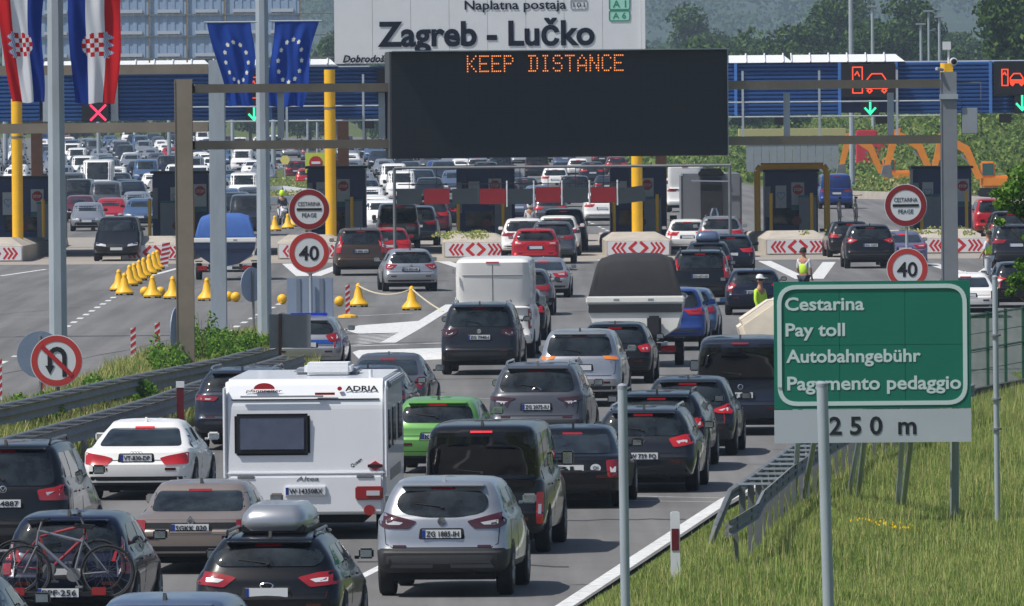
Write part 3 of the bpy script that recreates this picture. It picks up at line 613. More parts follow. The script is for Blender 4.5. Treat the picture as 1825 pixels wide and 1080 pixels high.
btext('A 1', (1092, 13), (1116, 13), 0, m=GRS, bold=.02); btext('A 6', (1092, 33), (1116, 33), 22, m=GRS, bold=.02)
# the back of a second board, left
LB = thing('board_back', 'blue grey ribbed panels of the second roof board seen from behind', 'billboard', (0, TY - 1.0, 0))
Yb = TY - 1.0
PB = mat('translucent_panel', (142, 164, 190), .45, noise=.12, nscale=1.5, stretch=(6, 1, .4)); PL = mat('panel_foot', (176, 184, 194), .5)
for r_, (ya, yb) in enumerate(((103, 66), (63, 28), (25, -12), (-15, -52))):
    for cpx in range(8):
        pa, pb = 66 + cpx * 67.3, 66 + (cpx + 1) * 67.3 - 2.5
        if pb > 597: continue
        xa, za = bx(pa, ya); xb, zb2 = bx(pb, yb); za, zb2 = bx(300, ya)[1], bx(300, yb)[1]; q = MB(); n = 9; wd = (xb - xa) / n
        for i in range(n): q.box((xa + wd * (i + .5), .04 if i % 2 else .06, (za + zb2) / 2), (wd * .98, .03, zb2 - za))
        o = q.build('panel', PB, LB); MB().box(((xa + xb) / 2, 0, za + .12), ((xb - xa) * .62, .03, .14)).build('panel_foot_strip', PL, o)
for px in [64 + 67.3 * i for i in range(9)]:
    if px < 600: x, _ = bx(px, 100); MB().box((x, .02, bx(300, 30)[1]), (.06, .12, (bx(300, -55)[1] - bx(300, 108)[1]))).build('frame_post', M['rusty'], LB)
for py in (104.5, 64.5, 26.5, -13.5): MB().box(((bx(64, 0)[0] + bx(594, 0)[0]) / 2, .0, bx(300, py)[1]), (bx(594, 0)[0] - bx(64, 0)[0], .1, .05)).build('frame_rail', M['steeld'], LB)
# lane displays
LR = mat('red_led', (245, 74, 40), .5, emit=.75); LG = mat('green_led', (60, 230, 170), .5, emit=.8); LX = mat('pink_led', (235, 50, 90), .5, emit=1.2)
def display(px0, py0, px1, py1, label, Y=TY - .6, nm='lane_display'):
    xa, za = W(px0, py1, Y).x, W(px0, py1, Y).z; xb, zb2 = W(px1, py0, Y).x, W(px0, py0, Y).z
    t = thing(nm, label, 'display', (xa, Y, za)); w_, h_ = xb - xa, zb2 - za; MB().box((w_ / 2, .15, h_ / 2), (w_, .3, h_)).build('housing', M['black'], t, bevel=.02)
    k = S(Y); return t, (lambda px, py: ((px - px0) / k, (py1 - py) / k))
def truck(t, f, x, y, sc_=1.0):
    q = MB(); st = lambda pts, wd=.04: stroke(q, [f(x + a * sc_, y + b_ * sc_) for a, b_ in pts], wd, -.012, -.002)
    st([(0, 0), (17, 0), (17, 46), (0, 46), (0, 0)], .05); st([(4, 14), (8, 8), (12, 16)], .05)
    st([(24, 38), (24, 24), (34, 12), (52, 12), (60, 24), (62, 38), (24, 38)], .05); st([(26, 32), (60, 32)], .09)
    for c in (30, 56): st([(c - 4, 42), (c, 46), (c + 4, 42), (c, 38), (c - 4, 42)], .06)
    q.build('led_symbol', LR, t)
def arrow(t, f, x, y, m=LG, s_=1.0): q = MB(); stroke(q, [f(x, y - 13 * s_), f(x, y + 10 * s_)], .09, -.012, -.002); stroke(q, [f(x - 10 * s_, y + 1 * s_), f(x, y + 12 * s_), f(x + 10 * s_, y + 1 * s_)], .09, -.014, -.003); q.build('led_arrow', m, t)
t, f = display(1500, 114, 1596, 174, 'black overhead display with a red truck symbol above the green arrow'); truck(t, f, 1520, 120)
t, f = display(1535, 178, 1567, 206, 'small black signal with a green down arrow under the truck display', nm='lane_signal'); arrow(t, f, 1551, 192, s_=.9)
t, f = display(1772, 109, 1862, 170, 'black overhead display with a red tow truck symbol at the right edge'); truck(t, f, 1786, 124, .62)
t, f = display(1808, 170, 1850, 202, 'black signal with a green arrow at the right edge of the canopy', nm='lane_signal'); arrow(t, f, 1822, 184)
t, f = display(146, 181, 193, 217, 'dark square lane signal showing a pink red cross', nm='lane_signal'); q = MB(); stroke(q, [f(162, 188), f(188, 214)], .09, -.012, -.002); stroke(q, [f(188, 188), f(162, 214)], .09, -.014, -.003); q.build('led_cross', LX, t)
t, f = display(672, 124, 760, 180, 'black overhead display half hidden behind the big message board'); truck(t, f, 689, 132)
t, f = display(436, 132, 500, 186, 'black overhead display with red marks behind the left blue flag'); truck(t, f, 446, 138, .8)
t, f = display(438, 188, 474, 216, 'small dark signal with green arrow behind the flag pole', nm='lane_signal'); arrow(t, f, 453, 203, s_=.9)
# yellow columns and brown columns
for px, top, bot, lab in ((32, 176, 440, 'thick yellow column at the far left toll island'), (590, 124, 425, 'thick yellow column beside the stop poster booth left of centre'), (1136, 196, 420, 'thick yellow column under the message board'), (1688, 112, 430, 'yellow column almost hidden behind the right gantry leg')):
    p = W(px, bot, BY - 15); zt2 = W(px, top, BY - 15).z; t = thing('toll_column', lab, 'column', (p.x, BY - 15, 0))
    MB().rod((0, 0, 0), (0, 0, zt2), .225, n=20).build('shaft', M['yellow'], t, True); MB().lathe([(.3, .0), (.3, .75), (.23, .8)], 16).build('footing', M['concrete'], t)
    if px < 1600: MB().lathe([(.235, zt2 - 1.6), (.245, zt2 - 1.6), (.245, zt2 - 1.52), (.235, zt2 - 1.52)], 16).build('collar', M['steeld'], t)
for i, px in enumerate((66, 612, 1178, 1692)):
    p = W(px, 300, BY + 12); z_ = zb_ + .1; MB_ = MB().box((0, 0, z_ / 2), (.48, .48, z_)).box((0, 0, .3), (.8, .8, .6)); o = MB_.build('support_pillar', M['rust'], None, loc=(p.x, BY + 12, 0)); tag(o, ['dark brown canopy pillar behind the far left booth', 'dark brown canopy pillar beside the central yellow column', 'dark brown canopy pillar behind the booth under the board', 'dark brown canopy pillar behind the right gantry leg'][i], 'pillar', 'brown pillars under the canopy')
# islands
SRED = mat('chevron_red', (190, 30, 40), .5, noise=.1, nscale=3)
def island(px, lab):
    p = W(px, 462, IY); w_ = 1.27; t = thing('toll_island', lab, 'traffic island', (p.x, IY, 0))
    L = 42; mb = MB(); mb.add([(-w_, 0, 0), (w_, 0, 0), (w_, 0, .62), (-w_, 0, .62), (-w_ * .72, 2.2, .95), (w_ * .55, 2.2, .95), (w_ * .95, L, .35), (-w_ * .95, L, .35), (w_, L, 0), (-w_, L, 0), (w_ + .1, 4, .62), (-w_ - .1, 4, .62), (w_ + .1, 4, 0), (-w_ - .1, 4, 0)],
        [(0, 1, 2, 3), (3, 2, 5, 4), (2, 10, 5), (3, 4, 11), (1, 12, 10, 2), (12, 8, 6, 10), (10, 6, 5), (5, 6, 7, 4), (4, 7, 11), (13, 0, 3, 11), (9, 13, 11, 7), (8, 9, 7, 6)])
    mb.build('concrete_body', M['concrete'], t)
    q = MB().prism(rpoly([(-w_ + .05, .06), (w_ - .05, .06), (w_ - .05, .60), (-w_ + .05, .60)], .05), -.03, .0); pl = q.build('chevron_board', M['white'], t)
    r = MB(); z_ = .33; y_ = -.034
    for i, xx in enumerate((-.98, -.80, -.62)):
        stroke(r, [(xx + .10, z_ + .2), (xx - .05, z_), (xx + .10, z_ - .2)], .085, y_, -.031); stroke(r, [(-xx - .10, z_ + .2), (-xx + .05, z_), (-xx - .10, z_ - .2)], .085, y_, -.031)
    stroke(r, [(-.10, z_ + .22), (-.34, z_), (-.10, z_ - .22)], .12, y_, -.031); stroke(r, [(.10, z_ + .22), (.34, z_), (.10, z_ - .22)], .12, y_, -.031)
    r.build('chevrons', SRED, t); return t
isl = [(-16, 'concrete island nose with red chevrons at the far left edge'), (272, 'concrete island nose with chevrons beside the stacked yellow bells'), (552, 'concrete island nose mostly hidden behind the left speed limit sign'),
       (848, 'concrete island nose with chevrons above the white van'), (1138, 'concrete island nose with chevrons behind the covered boat'), (1422, 'concrete island nose with chevrons left of the black suv'), (1704, 'concrete island nose with chevrons behind the right gantry leg')]
for px, lab in isl: island(px, lab)
# booths
TEAL = mat('teal_strip', (40, 120, 120), .5); POST = mat('poster_white', (190, 198, 206), .5); HB = mat('heart_blue', (60, 140, 190), .5)
def octagon(r): return [(r * math.cos(R(22.5 + 45 * i)), r * math.sin(R(22.5 + 45 * i))) for i in range(8)]
def booth(px0, px1, ytop, lab, stop=.55, heart=.2, frame_=False, locker=.62):
    p0 = W(px0, 400, BY); p1 = W(px1, 400, BY); w_ = p1.x - p0.x; h_ = W((px0 + px1) / 2, ytop, BY).z; t = thing('toll_booth', lab, 'toll booth', ((p0.x + p1.x) / 2, BY, 0))
    MB().box((0, 1.6, (h_ + .5) / 2), (w_, 3.2, h_ - .5)).build('cabin', M['navy'], t, bevel=.05); MB().box((0, 1.6, h_ + .04), (w_ + .16, 3.4, .1)).build('roof', M['black'], t)
    MB().box((-w_ * .1, -.02, 1.25), (w_ * .5, .05, .7)).build('window', M['glass'], t)
    zc_ = h_ - .95
    xs = -w_ / 2 + stop * w_; pw = min(.54, w_ * .26)
    o = MB().box((xs, -.03, zc_ - .08), (pw, .04, 1.15)).build('stop_poster', POST, t); MB().prism([(xs + x, zc_ + .2 + z) for x, z in octagon(pw * .42)], -.06, -.05).build('stop_octagon', M['signr'], o)
    text('STOP', pw * .62, .13, M['white'], o, (xs - pw * .31, -.066, zc_ + .135), bold=.02); MB().box((xs, -.053, zc_ - .55), (pw, .006, .2)).build('teal_band', TEAL, o)
    if heart is not None:
        xh = -w_ / 2 + heart * w_; o = MB().box((xh, -.03, zc_ - .1), (pw * .85, .04, .95)).build('heart_poster', POST, t); q = MB(); ht = [(xh + .15 * 1.1 * math.sin(a) ** 3, zc_ - .05 + .012 * 1.0 * (13 * math.cos(a) - 5 * math.cos(2 * a) - 2 * math.cos(3 * a) - math.cos(4 * a))) for a in [i * math.tau / 20 for i in range(21)]]
        stroke(q, ht, .028, -.06, -.05); q.build('heart_outline', HB, o)
    xl = -w_ / 2 + locker * w_; q = MB(); n = 8
    for i in range(n): q.box((xl - .36 + .09 * (i + .5), -.5 - (.015 if i % 2 else 0), 1.3), (.088, .5, 1.5))
    o = q.build('cabinet', M['grey'], t); MB().box((xl, -.5, 2.1), (.76, .56, .08)).build('cabinet_lid', TEAL, o)
    for sx in (-.46, .3):
        x = sx * w_; q = MB().rod((x, -6, .75), (x, -6, 2.3), .07, n=10); q.build('yellow_post', M['yellow'], t, True)
    q = MB().lathe([(.001, -.03), (.19, -.02), (.19, .02)], 18, (w_ * .02, -6.2, 1.15), 'Y'); o = q.build('red_disc', mat('reflector_disc', (92, 22, 26), .5), t); MB().box((w_ * .02, -6.16, .95), (.05, .05, .35)).build('disc_post', M['black'], o)
    MB().box((-w_ * .5 + .12, -.06, zc_ - .3), (.22, .08, 1.3)).build('side_panel', M['grey'], t)
    if frame_:
        q = MB(); q.path([(-w_ / 2 - .35, -1, .6), (-w_ / 2 - .35, -1, h_ + .05), (-w_ / 2 - .2, -1, h_ + .25), (w_ / 2 + .2, -1, h_ + .25), (w_ / 2 + .35, -1, h_ + .05), (w_ / 2 + .35, -1, .6)], .13, 8); q.build('yellow_arch', mat('ochre_paint', (232, 176, 40), .5, noise=.1), t)
    return t
booth(-10, 114, 318, 'navy toll booth with stop poster behind the left lamp pole', .62, .2, locker=.75)
booth(272, 372, 309, 'navy toll booth with heart poster left of the blue covered boat', .85, .42, locker=.3)
booth(548, 652, 300, 'navy toll booth with stop poster beside the central yellow column', .62, .25, locker=.8)
booth(814, 918, 299, 'navy toll booth under the red and dark hanging panels', .66, .3, locker=.8)
booth(1088, 1188, 298, 'navy toll booth around the yellow column under the board', .66, .2, locker=.75)
booth(1364, 1458, 306, 'navy toll booth framed by an ochre yellow arch', .62, .3, True, locker=.8)
booth(1628, 1732, 300, 'navy toll booth half hidden by the right gantry leg', .85, .25, locker=.3)
# hanging red and dark panels
HY = 372.0
hb = thing('hanging_height_bar', 'row of hanging dark and red boards under the message board', 'height bar', (0, HY, 0))
def hx(px, py): p = W(px, py, HY); return p.x, p.z
zr = hx(1000, 297)[1]; MB().rod((hx(700, 0)[0], 0, zr), (hx(1300, 0)[0], 0, zr), .06, n=6).build('beam', M['steeld'], hb)
MB().rod((hx(706, 0)[0], 0, hx(0, 335)[1]), (hx(1102, 0)[0], 0, hx(0, 335)[1]), .02, n=5).build('cable', M['black'], hb)
HR = mat('dull_red_board', (140, 16, 26), .6, noise=.12, nscale=2); HD = mat('dull_dark_board', (48, 56, 60), .6, noise=.15, nscale=2)
for i, (a, b_) in enumerate(((707, 752), (756, 801), (806, 852), (855, 901), (905, 949), (955, 999), (1004, 1048), (1053, 1098), (1102, 1149))):
    xa, za = hx(a, 364 if i < 5 else 361); xb, zb2 = hx(b_, 336 if i < 5 else 333); q = MB().box((0, 0, 0), (xb - xa, .05, zb2 - za)); o = q.build('hanging_board', HR if i % 2 else HD, hb, loc=((xa + xb) / 2, 0, (za + zb2) / 2))
    if i == 8: o.rotation_euler = (0, R(-7), 0)
    MB().rod((0, 0, (zb2 - za) / 2), (0, 0, zr - (za + zb2) / 2), .012, n=4).build('hanger', M['black'], o)
    if i in (3, 4, 5, 6, 7): MB().rod((xb - (xa + xb) / 2 + .05, 0, zr - (za + zb2) / 2 - .5), (xb - (xa + xb) / 2 + .05, 0, -(zb2 - za) / 2 - .1), .03, n=6).build('white_strap', M['white'], o)
for px in (700, 1298):
    x = hx(px, 0)[0]; MB().rod((x, 0, 0), (x, 0, zr), .06, n=8).build('post', M['steeld'], hb)
# far lamp posts, seen under and over the canopy
def lamp_post(px, base, top, wd, lab, head=True):
    p = at(px, base); s_ = S(p.y); h_ = W(px, top, p.y).z; t = thing('lamp_post', lab, 'lamp post', (p.x, p.y, 0), group='tall grey posts in the background')
    MB().rod((0, 0, 0), (0, 0, h_), wd / s_ / 2, wd / s_ / 2 * .8, 10).build('pole', M['steel'], t, True)
    if head: MB().box((0, 0, h_ + .1), (.9, .45, .18)).rod((0, 0, h_), (0, 0, h_ + .1), .1).build('lamp_head', M['grey'], t, bevel=.04)
for a in ((1519, 345, -30, 10, 'tall thick grey mast left of the orange excavator', True), (1557, 300, 14, 7, 'grey mast with dark fitting right of the thick mast', True), (1643, 285, 45, 6, 'left one of three thin masts behind the canopy', True), (1657, 290, 22, 5, 'middle one of three thin masts behind the canopy', True), (1676, 285, 32, 6, 'thin mast just left of the camera on the gantry', True),
          (176, 295, -20, 7, 'thin grey mast rising from the far left queue', True), (302, 300, -20, 7, 'thin grey mast in the far queue right of the red cross signal', True), (10, 305, -20, 9, 'grey mast at the far left beside the yellow column', True), (415, 300, 120, 7, 'grey mast between the left gantry leg and the blue flags', True), (566, 300, 218, 5, 'short grey mast left of the central yellow column', False), (549, 300, 205, 5, 'slim grey mast between flag pole and yellow column', False),
          (488, 320, 150, 9, 'grey mast just right of the flag pole', True)):
    lamp_post(*a)
# noise wall, excavators, far barriers
NW = thing('noise_wall', 'long grey panel wall with a pale top behind the plaza', 'wall', (0, 720, 0)); p0 = W(1330, 300, 720); p1 = W(1495, 300, 720)
q = MB(); n = 12
for i in range(n): q.box((p0.x + (p1.x - p0.x) * (i + .5) / n, 0, 1.25 + .6), ((p1.x - p0.x) / n - .03, .2, 2.5))
q.build('wall_panels', M['grey'], NW); MB().box(((p0.x + p1.x) / 2, 1.2, 3.4), (p1.x - p0.x + 1, 3, .5)).build('pale_cap', mat('straw_ground', (176, 170, 120), .9), NW)
def small_sign(px, py, r, base, lab, kind='no_entry'):
    Y = at(px, base).y; p = W(px, py, Y); s_ = S(Y); rr = r / s_; t = thing('road_sign', lab, 'road sign', (p.x, Y, 0)); MB().rod((0, .05, 0), (0, .05, p.z), .05).build('post', M['steel'], t)
    if kind == 'no_entry':
        MB().box((0, .02, p.z), (rr * 3.2, .03, rr * 3)).build('backing_board', mat('lime_board', (190, 205, 70), .5), t); o = MB().prism(circ(0, p.z, rr), -.02, 0).build('disc', M['signr'], t); MB().box((0, -.03, p.z), (rr * 1.3, .015, rr * .36)).build('white_bar', M['white'], o)
    else: MB().prism([(x, z) for x, z in circ(0, p.z, rr, 6)], -.02, .0).build('panel', mat('pale_yellow', (230, 214, 120), .5), t)
small_sign(563, 290, 12, 390, 'red no entry disc on a lime board behind the booth'); small_sign(508, 285, 9, 330, 'small pale yellow board in the far queue left of no entry sign', 'y')
OR = mat('excavator_orange', (232, 140, 34), .45, noise=.1, nscale=2)
def excavator(px, base, sx, lab, sc_=1.0):
    p = at(px, base); t = thing('excavator', lab, 'excavator', (p.x, p.y, 0)); k = sc_
    def v(a, b_): return (a * k * sx, 0, b_ * k)
    MB().box((0, 0, .35 * k), (2.6 * k, .5, .7 * k)).box((0, 1.8, .35 * k), (2.6 * k, .5, .7 * k)).build('tracks', M['tyre'], t, bevel=.12)
    MB().box((.1 * sx * k, .9, 1.2 * k), (2.4 * k, 2.2, .9 * k)).build('house', OR, t, bevel=.12); o = MB().box((-.6 * sx * k, .4, 2.1 * k), (1.1 * k, 1.0, 1.3 * k)).build('cab', OR, t, bevel=.1); MB().box((-.6 * sx * k, -.12, 2.15 * k), (.85 * k, .03, .9 * k)).build('cab_window', mat('green_glass', (60, 96, 88), .1), o)
    q = MB(); q.prism([v(-.9, 1.5)[::2], v(-1.2, 1.9)[::2], v(-2.0, 3.9)[::2], v(-3.9, 4.9)[::2], v(-4.1, 4.5)[::2], v(-2.4, 3.4)[::2], v(-1.5, 1.4)[::2]], -.18, .18); q.build('boom', OR, t)
    q = MB(); q.prism([v(-3.6, 5.1)[::2], v(-4.3, 4.9)[::2], v(-4.9, 2.2)[::2], v(-4.5, 2.1)[::2]], -.14, .14); q.build('stick', OR, t); MB().prism([v(-4.4, 2.3)[::2], v(-5.0, 2.2)[::2], v(-5.2, 1.4)[::2], v(-4.3, 1.2)[::2]], -.5, .5).build('bucket', M['steeld'], t)
    MB().rod(v(-1.0, 1.6), v(-2.6, 3.3), .09, mi=0).build('hydraulic_ram', M['chrome'], t)
excavator(1597, 338, 1, 'orange excavator with folded boom behind the right booths', .74); excavator(1690, 345, 1, 'second orange excavator arm behind the right gantry leg', .8); excavator(1775, 352, 1, 'third orange excavator partly behind the right gantry leg and leaves', .78)
RB = MB().box((0, 0, 1.4), (3.4, 2.4, 1.8)).box((-.9, -.1, 2.7), (1.6, 2.2, 1.0)).box((-1.1, 0, .4), (1.0, 2.3, .8)).box((1.1, 0, .4), (1.0, 2.3, .8)); pr = at(1565, 305); o = RB.build('truck', mat('far_red', (196, 40, 60), .5), None, bevel=.08, loc=(pr.x, pr.y, 0)); tag(o, 'red truck body behind the excavator boom', 'truck')
def barrier(name, pxs, z, h, m, lab, cat='barrier', th=.25):
    pp = [at(*p) for p in pxs]; q = MB()
    for a, b_ in zip(pp, pp[1:]):
        d = b_ - a; q.box(((a.x + b_.x) / 2, (a.y + b_.y) / 2, z + h / 2), (d.length, th, h), rz=math.atan2(d.y, d.x))
    return tag(q.build(name, m), lab, cat)
barrier('concrete_barrier', [(1468, 352), (1600, 356), (1660, 360), (1760, 366), (1900, 372)], 0, .45, M['concrete'], 'low pale concrete barrier behind the blue van')
barrier('steel_barrier', [(395, 372), (480, 352), (505, 350), (560, 358), (590, 374)], .35, .32, M['white'], 'white steel barrier curving behind the motorcyclist', th=.1)
barrier('steel_barrier', [(395, 392), (470, 372), (545, 368)], .35, .3, M['white'], 'second white steel barrier nearer the motorcyclist', th=.1)
# ------------------------------------------------------------------ gantries, message board, poles, flags, signs
GA, GB = 233.0, 239.0
def col_box(px, top, Y, wpx, lab, m=M['rusty'], flange=True, nm='gantry_leg', par=None):
    p = W(px, 300, Y); zt = W(px, top, Y).z; w_ = wpx / S(Y); q = MB()
    if flange: q.box((0, -.16, zt / 2), (w_, .05, zt)).box((0, .16, zt / 2), (w_, .05, zt)).box((0, 0, zt / 2), (w_ * .8, .28, zt - .01)).box((-w_ / 2 - .012, 0, zt / 2), (.02, .4, zt - .02))
    else: q.box((0, 0, zt / 2), (w_, .4, zt))
    q.box((0, 0, .05), (w_ * 1.7, .8, .1))
    return q, p, zt
G = thing('message_gantry', 'steel gantry of two legs and brown beams carrying the big message board', 'gantry', (0, GA, 0))
q, p, zt = col_box(329, 141, GA, 30, ''); q.build('leg', M['rusty'], G, loc=(p.x, 0, 0)); Lx = p.x
q2, p2, zt2 = col_box(1692, 128, GB, 27, ''); q2.build('leg', mat('grey_leg', (128, 132, 138), .55, .15, noise=.12, nscale=1.5), G, loc=(p2.x, GB - GA, 0)); Rx = p2.x
MB().box((p2.x, GB - GA, W(1692, 172, GB).z), (.42, .5, .12)).build('leg_band', M['steel'], G)
def beam(pa, pb, hgt):
    a, b = Vector(pa), Vector(pb); d = (b - a); c = (a + b) / 2; r = math.atan2(d.y, d.x); q = MB()
    q.box((0, -.10, 0), (d.length, .04, hgt)).box((0, .10, 0), (d.length, .04, hgt)).box((0, 0, hgt / 2 - .02), (d.length, .19, .035)).box((0, 0, -hgt / 2 + .02), (d.length, .19, .035))
    o = q.build('beam', M['rusty'], G, loc=(c.x, c.y - GA, c.z)); o.rotation_euler = (0, math.asin(-d.z / d.length), r); return o
def gp(px, py): Y = GA + (GB - GA) * (px - 329) / (1692 - 329); return W(px, py, Y)
beam(gp(345, 158), gp(1679, 149), .20); beam(gp(345, 259), gp(1679, 248), .20)
for px in (500, 680, 1402, 1587): a, b = gp(px, 165), gp(px, 246); MB().box((a.x, a.y - GA + .05, (a.z + b.z) / 2), (.15, .12, a.z - b.z)).build('strut', M['steel'], G)
MB().rod((W(1680, 130, GB).x, GB - GA - .1, W(0, 139, GB).z), (W(1668, 136, GB).x, GB - GA - .3, W(0, 137, GB).z), .04).build('bracket', M['steel'], G)
# board
VB = thing('message_board', 'huge dark led board reading keep distance in orange dots', 'message board', (0, GA, 0))
a, b = gp(697, 283), gp(1297, 276); a2, b2 = gp(697, 93), gp(1297, 87)
ang = math.atan2(b.y - a.y, b.x - a.x); VB.location = (a.x, a.y - .35, a.z); VB.rotation_euler = (0, 0, ang); VW = (b - a).xy.length; VH = ((a2.z - a.z) + (b2.z - b.z)) / 2
MB().box((VW / 2, .22, VH / 2), (VW, .4, VH)).build('housing', mat('board_grey', (70, 74, 80), .5), VB, bevel=.02)
def led_face():
    m = mat('led_matrix', (36, 39, 46), .55); n = m.node_tree; bsd = n.nodes['Principled BSDF']; tc = n.nodes.new('ShaderNodeTexCoord'); outs = []
    sp = n.nodes.new('ShaderNodeSeparateXYZ'); n.links.new(tc.outputs['Object'], sp.inputs[0])
    for ax, sc_ in ((0, 22), (2, 22), (0, 2.6), (2, 2.6)):
        a_ = n.nodes.new('ShaderNodeMath'); a_.operation = 'MULTIPLY'; a_.inputs[1].default_value = sc_; n.links.new(sp.outputs[ax], a_.inputs[0])
        f_ = n.nodes.new('ShaderNodeMath'); f_.operation = 'FRACT'; n.links.new(a_.outputs[0], f_.inputs[0]); g_ = n.nodes.new('ShaderNodeMath'); g_.operation = 'GREATER_THAN'; g_.inputs[1].default_value = .3 if sc_ > 10 else .035; n.links.new(f_.outputs[0], g_.inputs[0]); outs.append(g_.outputs[0])
    cur = outs[0]
    for o in outs[1:]: k = n.nodes.new('ShaderNodeMath'); k.operation = 'MULTIPLY'; n.links.new(cur, k.inputs[0]); n.links.new(o, k.inputs[1]); cur = k.outputs[0]
    mx = n.nodes.new('ShaderNodeMix'); mx.data_type = 'RGBA'; mx.inputs[6].default_value = lin((33, 36, 42)); mx.inputs[7].default_value = lin((45, 48, 56)); n.links.new(cur, mx.inputs[0]); n.links.new(mx.outputs[2], bsd.inputs['Base Color']); return m
MB().box((VW / 2, .01, VH / 2), (VW - .06, .02, VH - .05)).build('led_face', led_face(), VB)
MB().box((VW / 2, 0, VH + .012), (VW, .3, .02)).build('top_trim', M['steel'], VB); MB().box((VW + .01, .1, VH / 2), (.02, .2, VH)).build('side_trim', M['steel'], VB)
GL = {'K': '10001 10010 10100 11000 10100 10010 10001', 'E': '11111 10000 10000 11110 10000 10000 11111', 'P': '11110 10001 10001 11110 10000 10000 10000', 'D': '11110 01001 01001 01001 01001 01001 11110', 'I': '01110 00100 00100 00100 00100 00100 01110',
      'S': '01110 10001 10000 01110 00001 10001 01110', 'T': '11111 00100 00100 00100 00100 00100 00100', 'A': '00100 01010 10001 10001 11111 10001 10001', 'N': '10001 11001 11001 10101 10011 10011 10001', 'C': '01110 10001 10000 10000 10000 10001 01110', ' ': '00000 ' * 7}
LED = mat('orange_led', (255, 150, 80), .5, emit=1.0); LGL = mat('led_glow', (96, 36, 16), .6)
k = S(GA); cw = 299 / 77 / k; ch = 30 / 6.6 / k; xs = (843 - 697) / k; zs = VH - (97 - 89.5) / k - .02
for i, c in enumerate('KEEP DISTANCE'):
    if c == ' ': continue
    q = MB(); g = MB(); rows = GL[c].split()
    for r_, row in enumerate(rows):
        for j, v in enumerate(row):
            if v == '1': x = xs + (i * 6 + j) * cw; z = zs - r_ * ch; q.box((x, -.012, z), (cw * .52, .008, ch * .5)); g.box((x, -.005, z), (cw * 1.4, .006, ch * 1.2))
    o = g.build('painted_led_glow', LGL, VB); q.build('led_letter', LED, o)  # brown plates under each letter paint the glow around the lit dots
cm = thing('camera', 'white traffic camera with yellow bracket on top of the right gantry leg', 'camera', (Rx, GB, zt2)); k = S(GB)
MB().box((0, 0, .1), (.2, .2, .2)).build('bracket', M['yellow'], cm); MB().box((-.04, 0, .62), (.19, .14, .19)).rod((0, 0, .2), (0, 0, .55), .025).build('sensor_box', M['white'], cm); o = MB().lathe([(.001, -.2), (.09, -.18), (.1, .1), (.001, .16)], 12, (.12, 0, .24), 'Y').build('camera_body', M['white'], cm, True); MB().lathe([(.001, -.22), (.06, -.21), (.07, -.19)], 12, (.12, 0, .24), 'Y').build('lens', M['black'], o)
Tb = thing('control_cabinet', 'grey control cabinet in a cage right of the right gantry leg', 'cabinet', (W(1728, 200, GB).x, GB, 0)); zc0, zc1 = W(1728, 238, GB).z, W(1728, 192, GB).z
MB().box((0, 0, (zc0 + zc1) / 2), (.37, .3, zc1 - zc0)).build('cabinet', M['grey'], Tb, bevel=.01)
q = MB()
for x in (-.18, .28): q.rod((x, .1, zc0 - .1), (x, .1, W(1728, 147, GB).z), .012, n=5)
q.rod((-.3, .1, W(1728, 147, GB).z), (.28, .1, W(1728, 147, GB).z), .012, n=5).build('cage', M['steeld'], Tb)
q = MB()
for x in (-.52, -.44): q.rod((x + .14, .2, .0), (x + .14, .2, zc1), .014, n=5)
for i in range(22): q.rod((-.38, .2, .3 + i * .3), (-.30, .2, .3 + i * .3), .008, n=4)
q.build('ladder', M['steeld'], Tb)
# left gantry over the oncoming side
G2Y = 278.0; G2 = thing('sign_gantry', 'grey steel gantry leg with two brown beams running out at the left edge', 'gantry', (0, G2Y, 0)); p = W(388, 300, G2Y); zt3 = W(388, 107, G2Y).z
MB().box((p.x, 0, zt3 / 2), (29 / S(G2Y), .42, zt3)).build('leg', M['steel'], G2, bevel=.02); MB().rod((p.x - .2, -.1, zt3 - .1), (p.x + .4, -.1, zt3 - .12), .03).build('bracket', M['steeld'], G2)
for pa, pb in (((-260, 127), (371, 124)), ((-260, 231), (371, 227))): a, b = W(*pa, G2Y), W(*pb, G2Y); MB().box(((a.x + b.x) / 2, 0, (a.z + b.z) / 2), (b.x - a.x, .3, .27)).build('beam', M['rusty'], G2)
# lamp poles with banner flags
def octpole(px, Y, wpx, lab, wbot=None, top=-260):
    p = W(px, 400, Y); zt = W(px, top, Y).z; t = thing('flag_pole', lab, 'pole', (p.x, Y, 0)); r = wpx / S(Y) / 2; MB().rod((0, 0, 0), (0, 0, zt), r * 1.06, r * .86, 8, ph=R(22.5)).build('shaft', M['steel'], t); MB().box((0, 0, .1), (.7, .7, .2)).build('base_plate', M['steeld'], t); return t
octpole(102, 221, 33, 'thick grey octagonal pole between the two chequered flags'); octpole(470, 268, 26, 'grey octagonal pole between the two blue star flags')
CF = {k_: mat('flag_' + k_, c, .75, transl=.4, spec=.15) for k_, c in dict(red=(196, 34, 40), white=(222, 224, 230), blue=(32, 58, 140), eu=(36, 72, 160), star=(240, 240, 220), crest=(120, 150, 190)).items()}
FM = [CF['red'], CF['white'], CF['blue'], CF['eu'], CF['star'], CF['crest']]
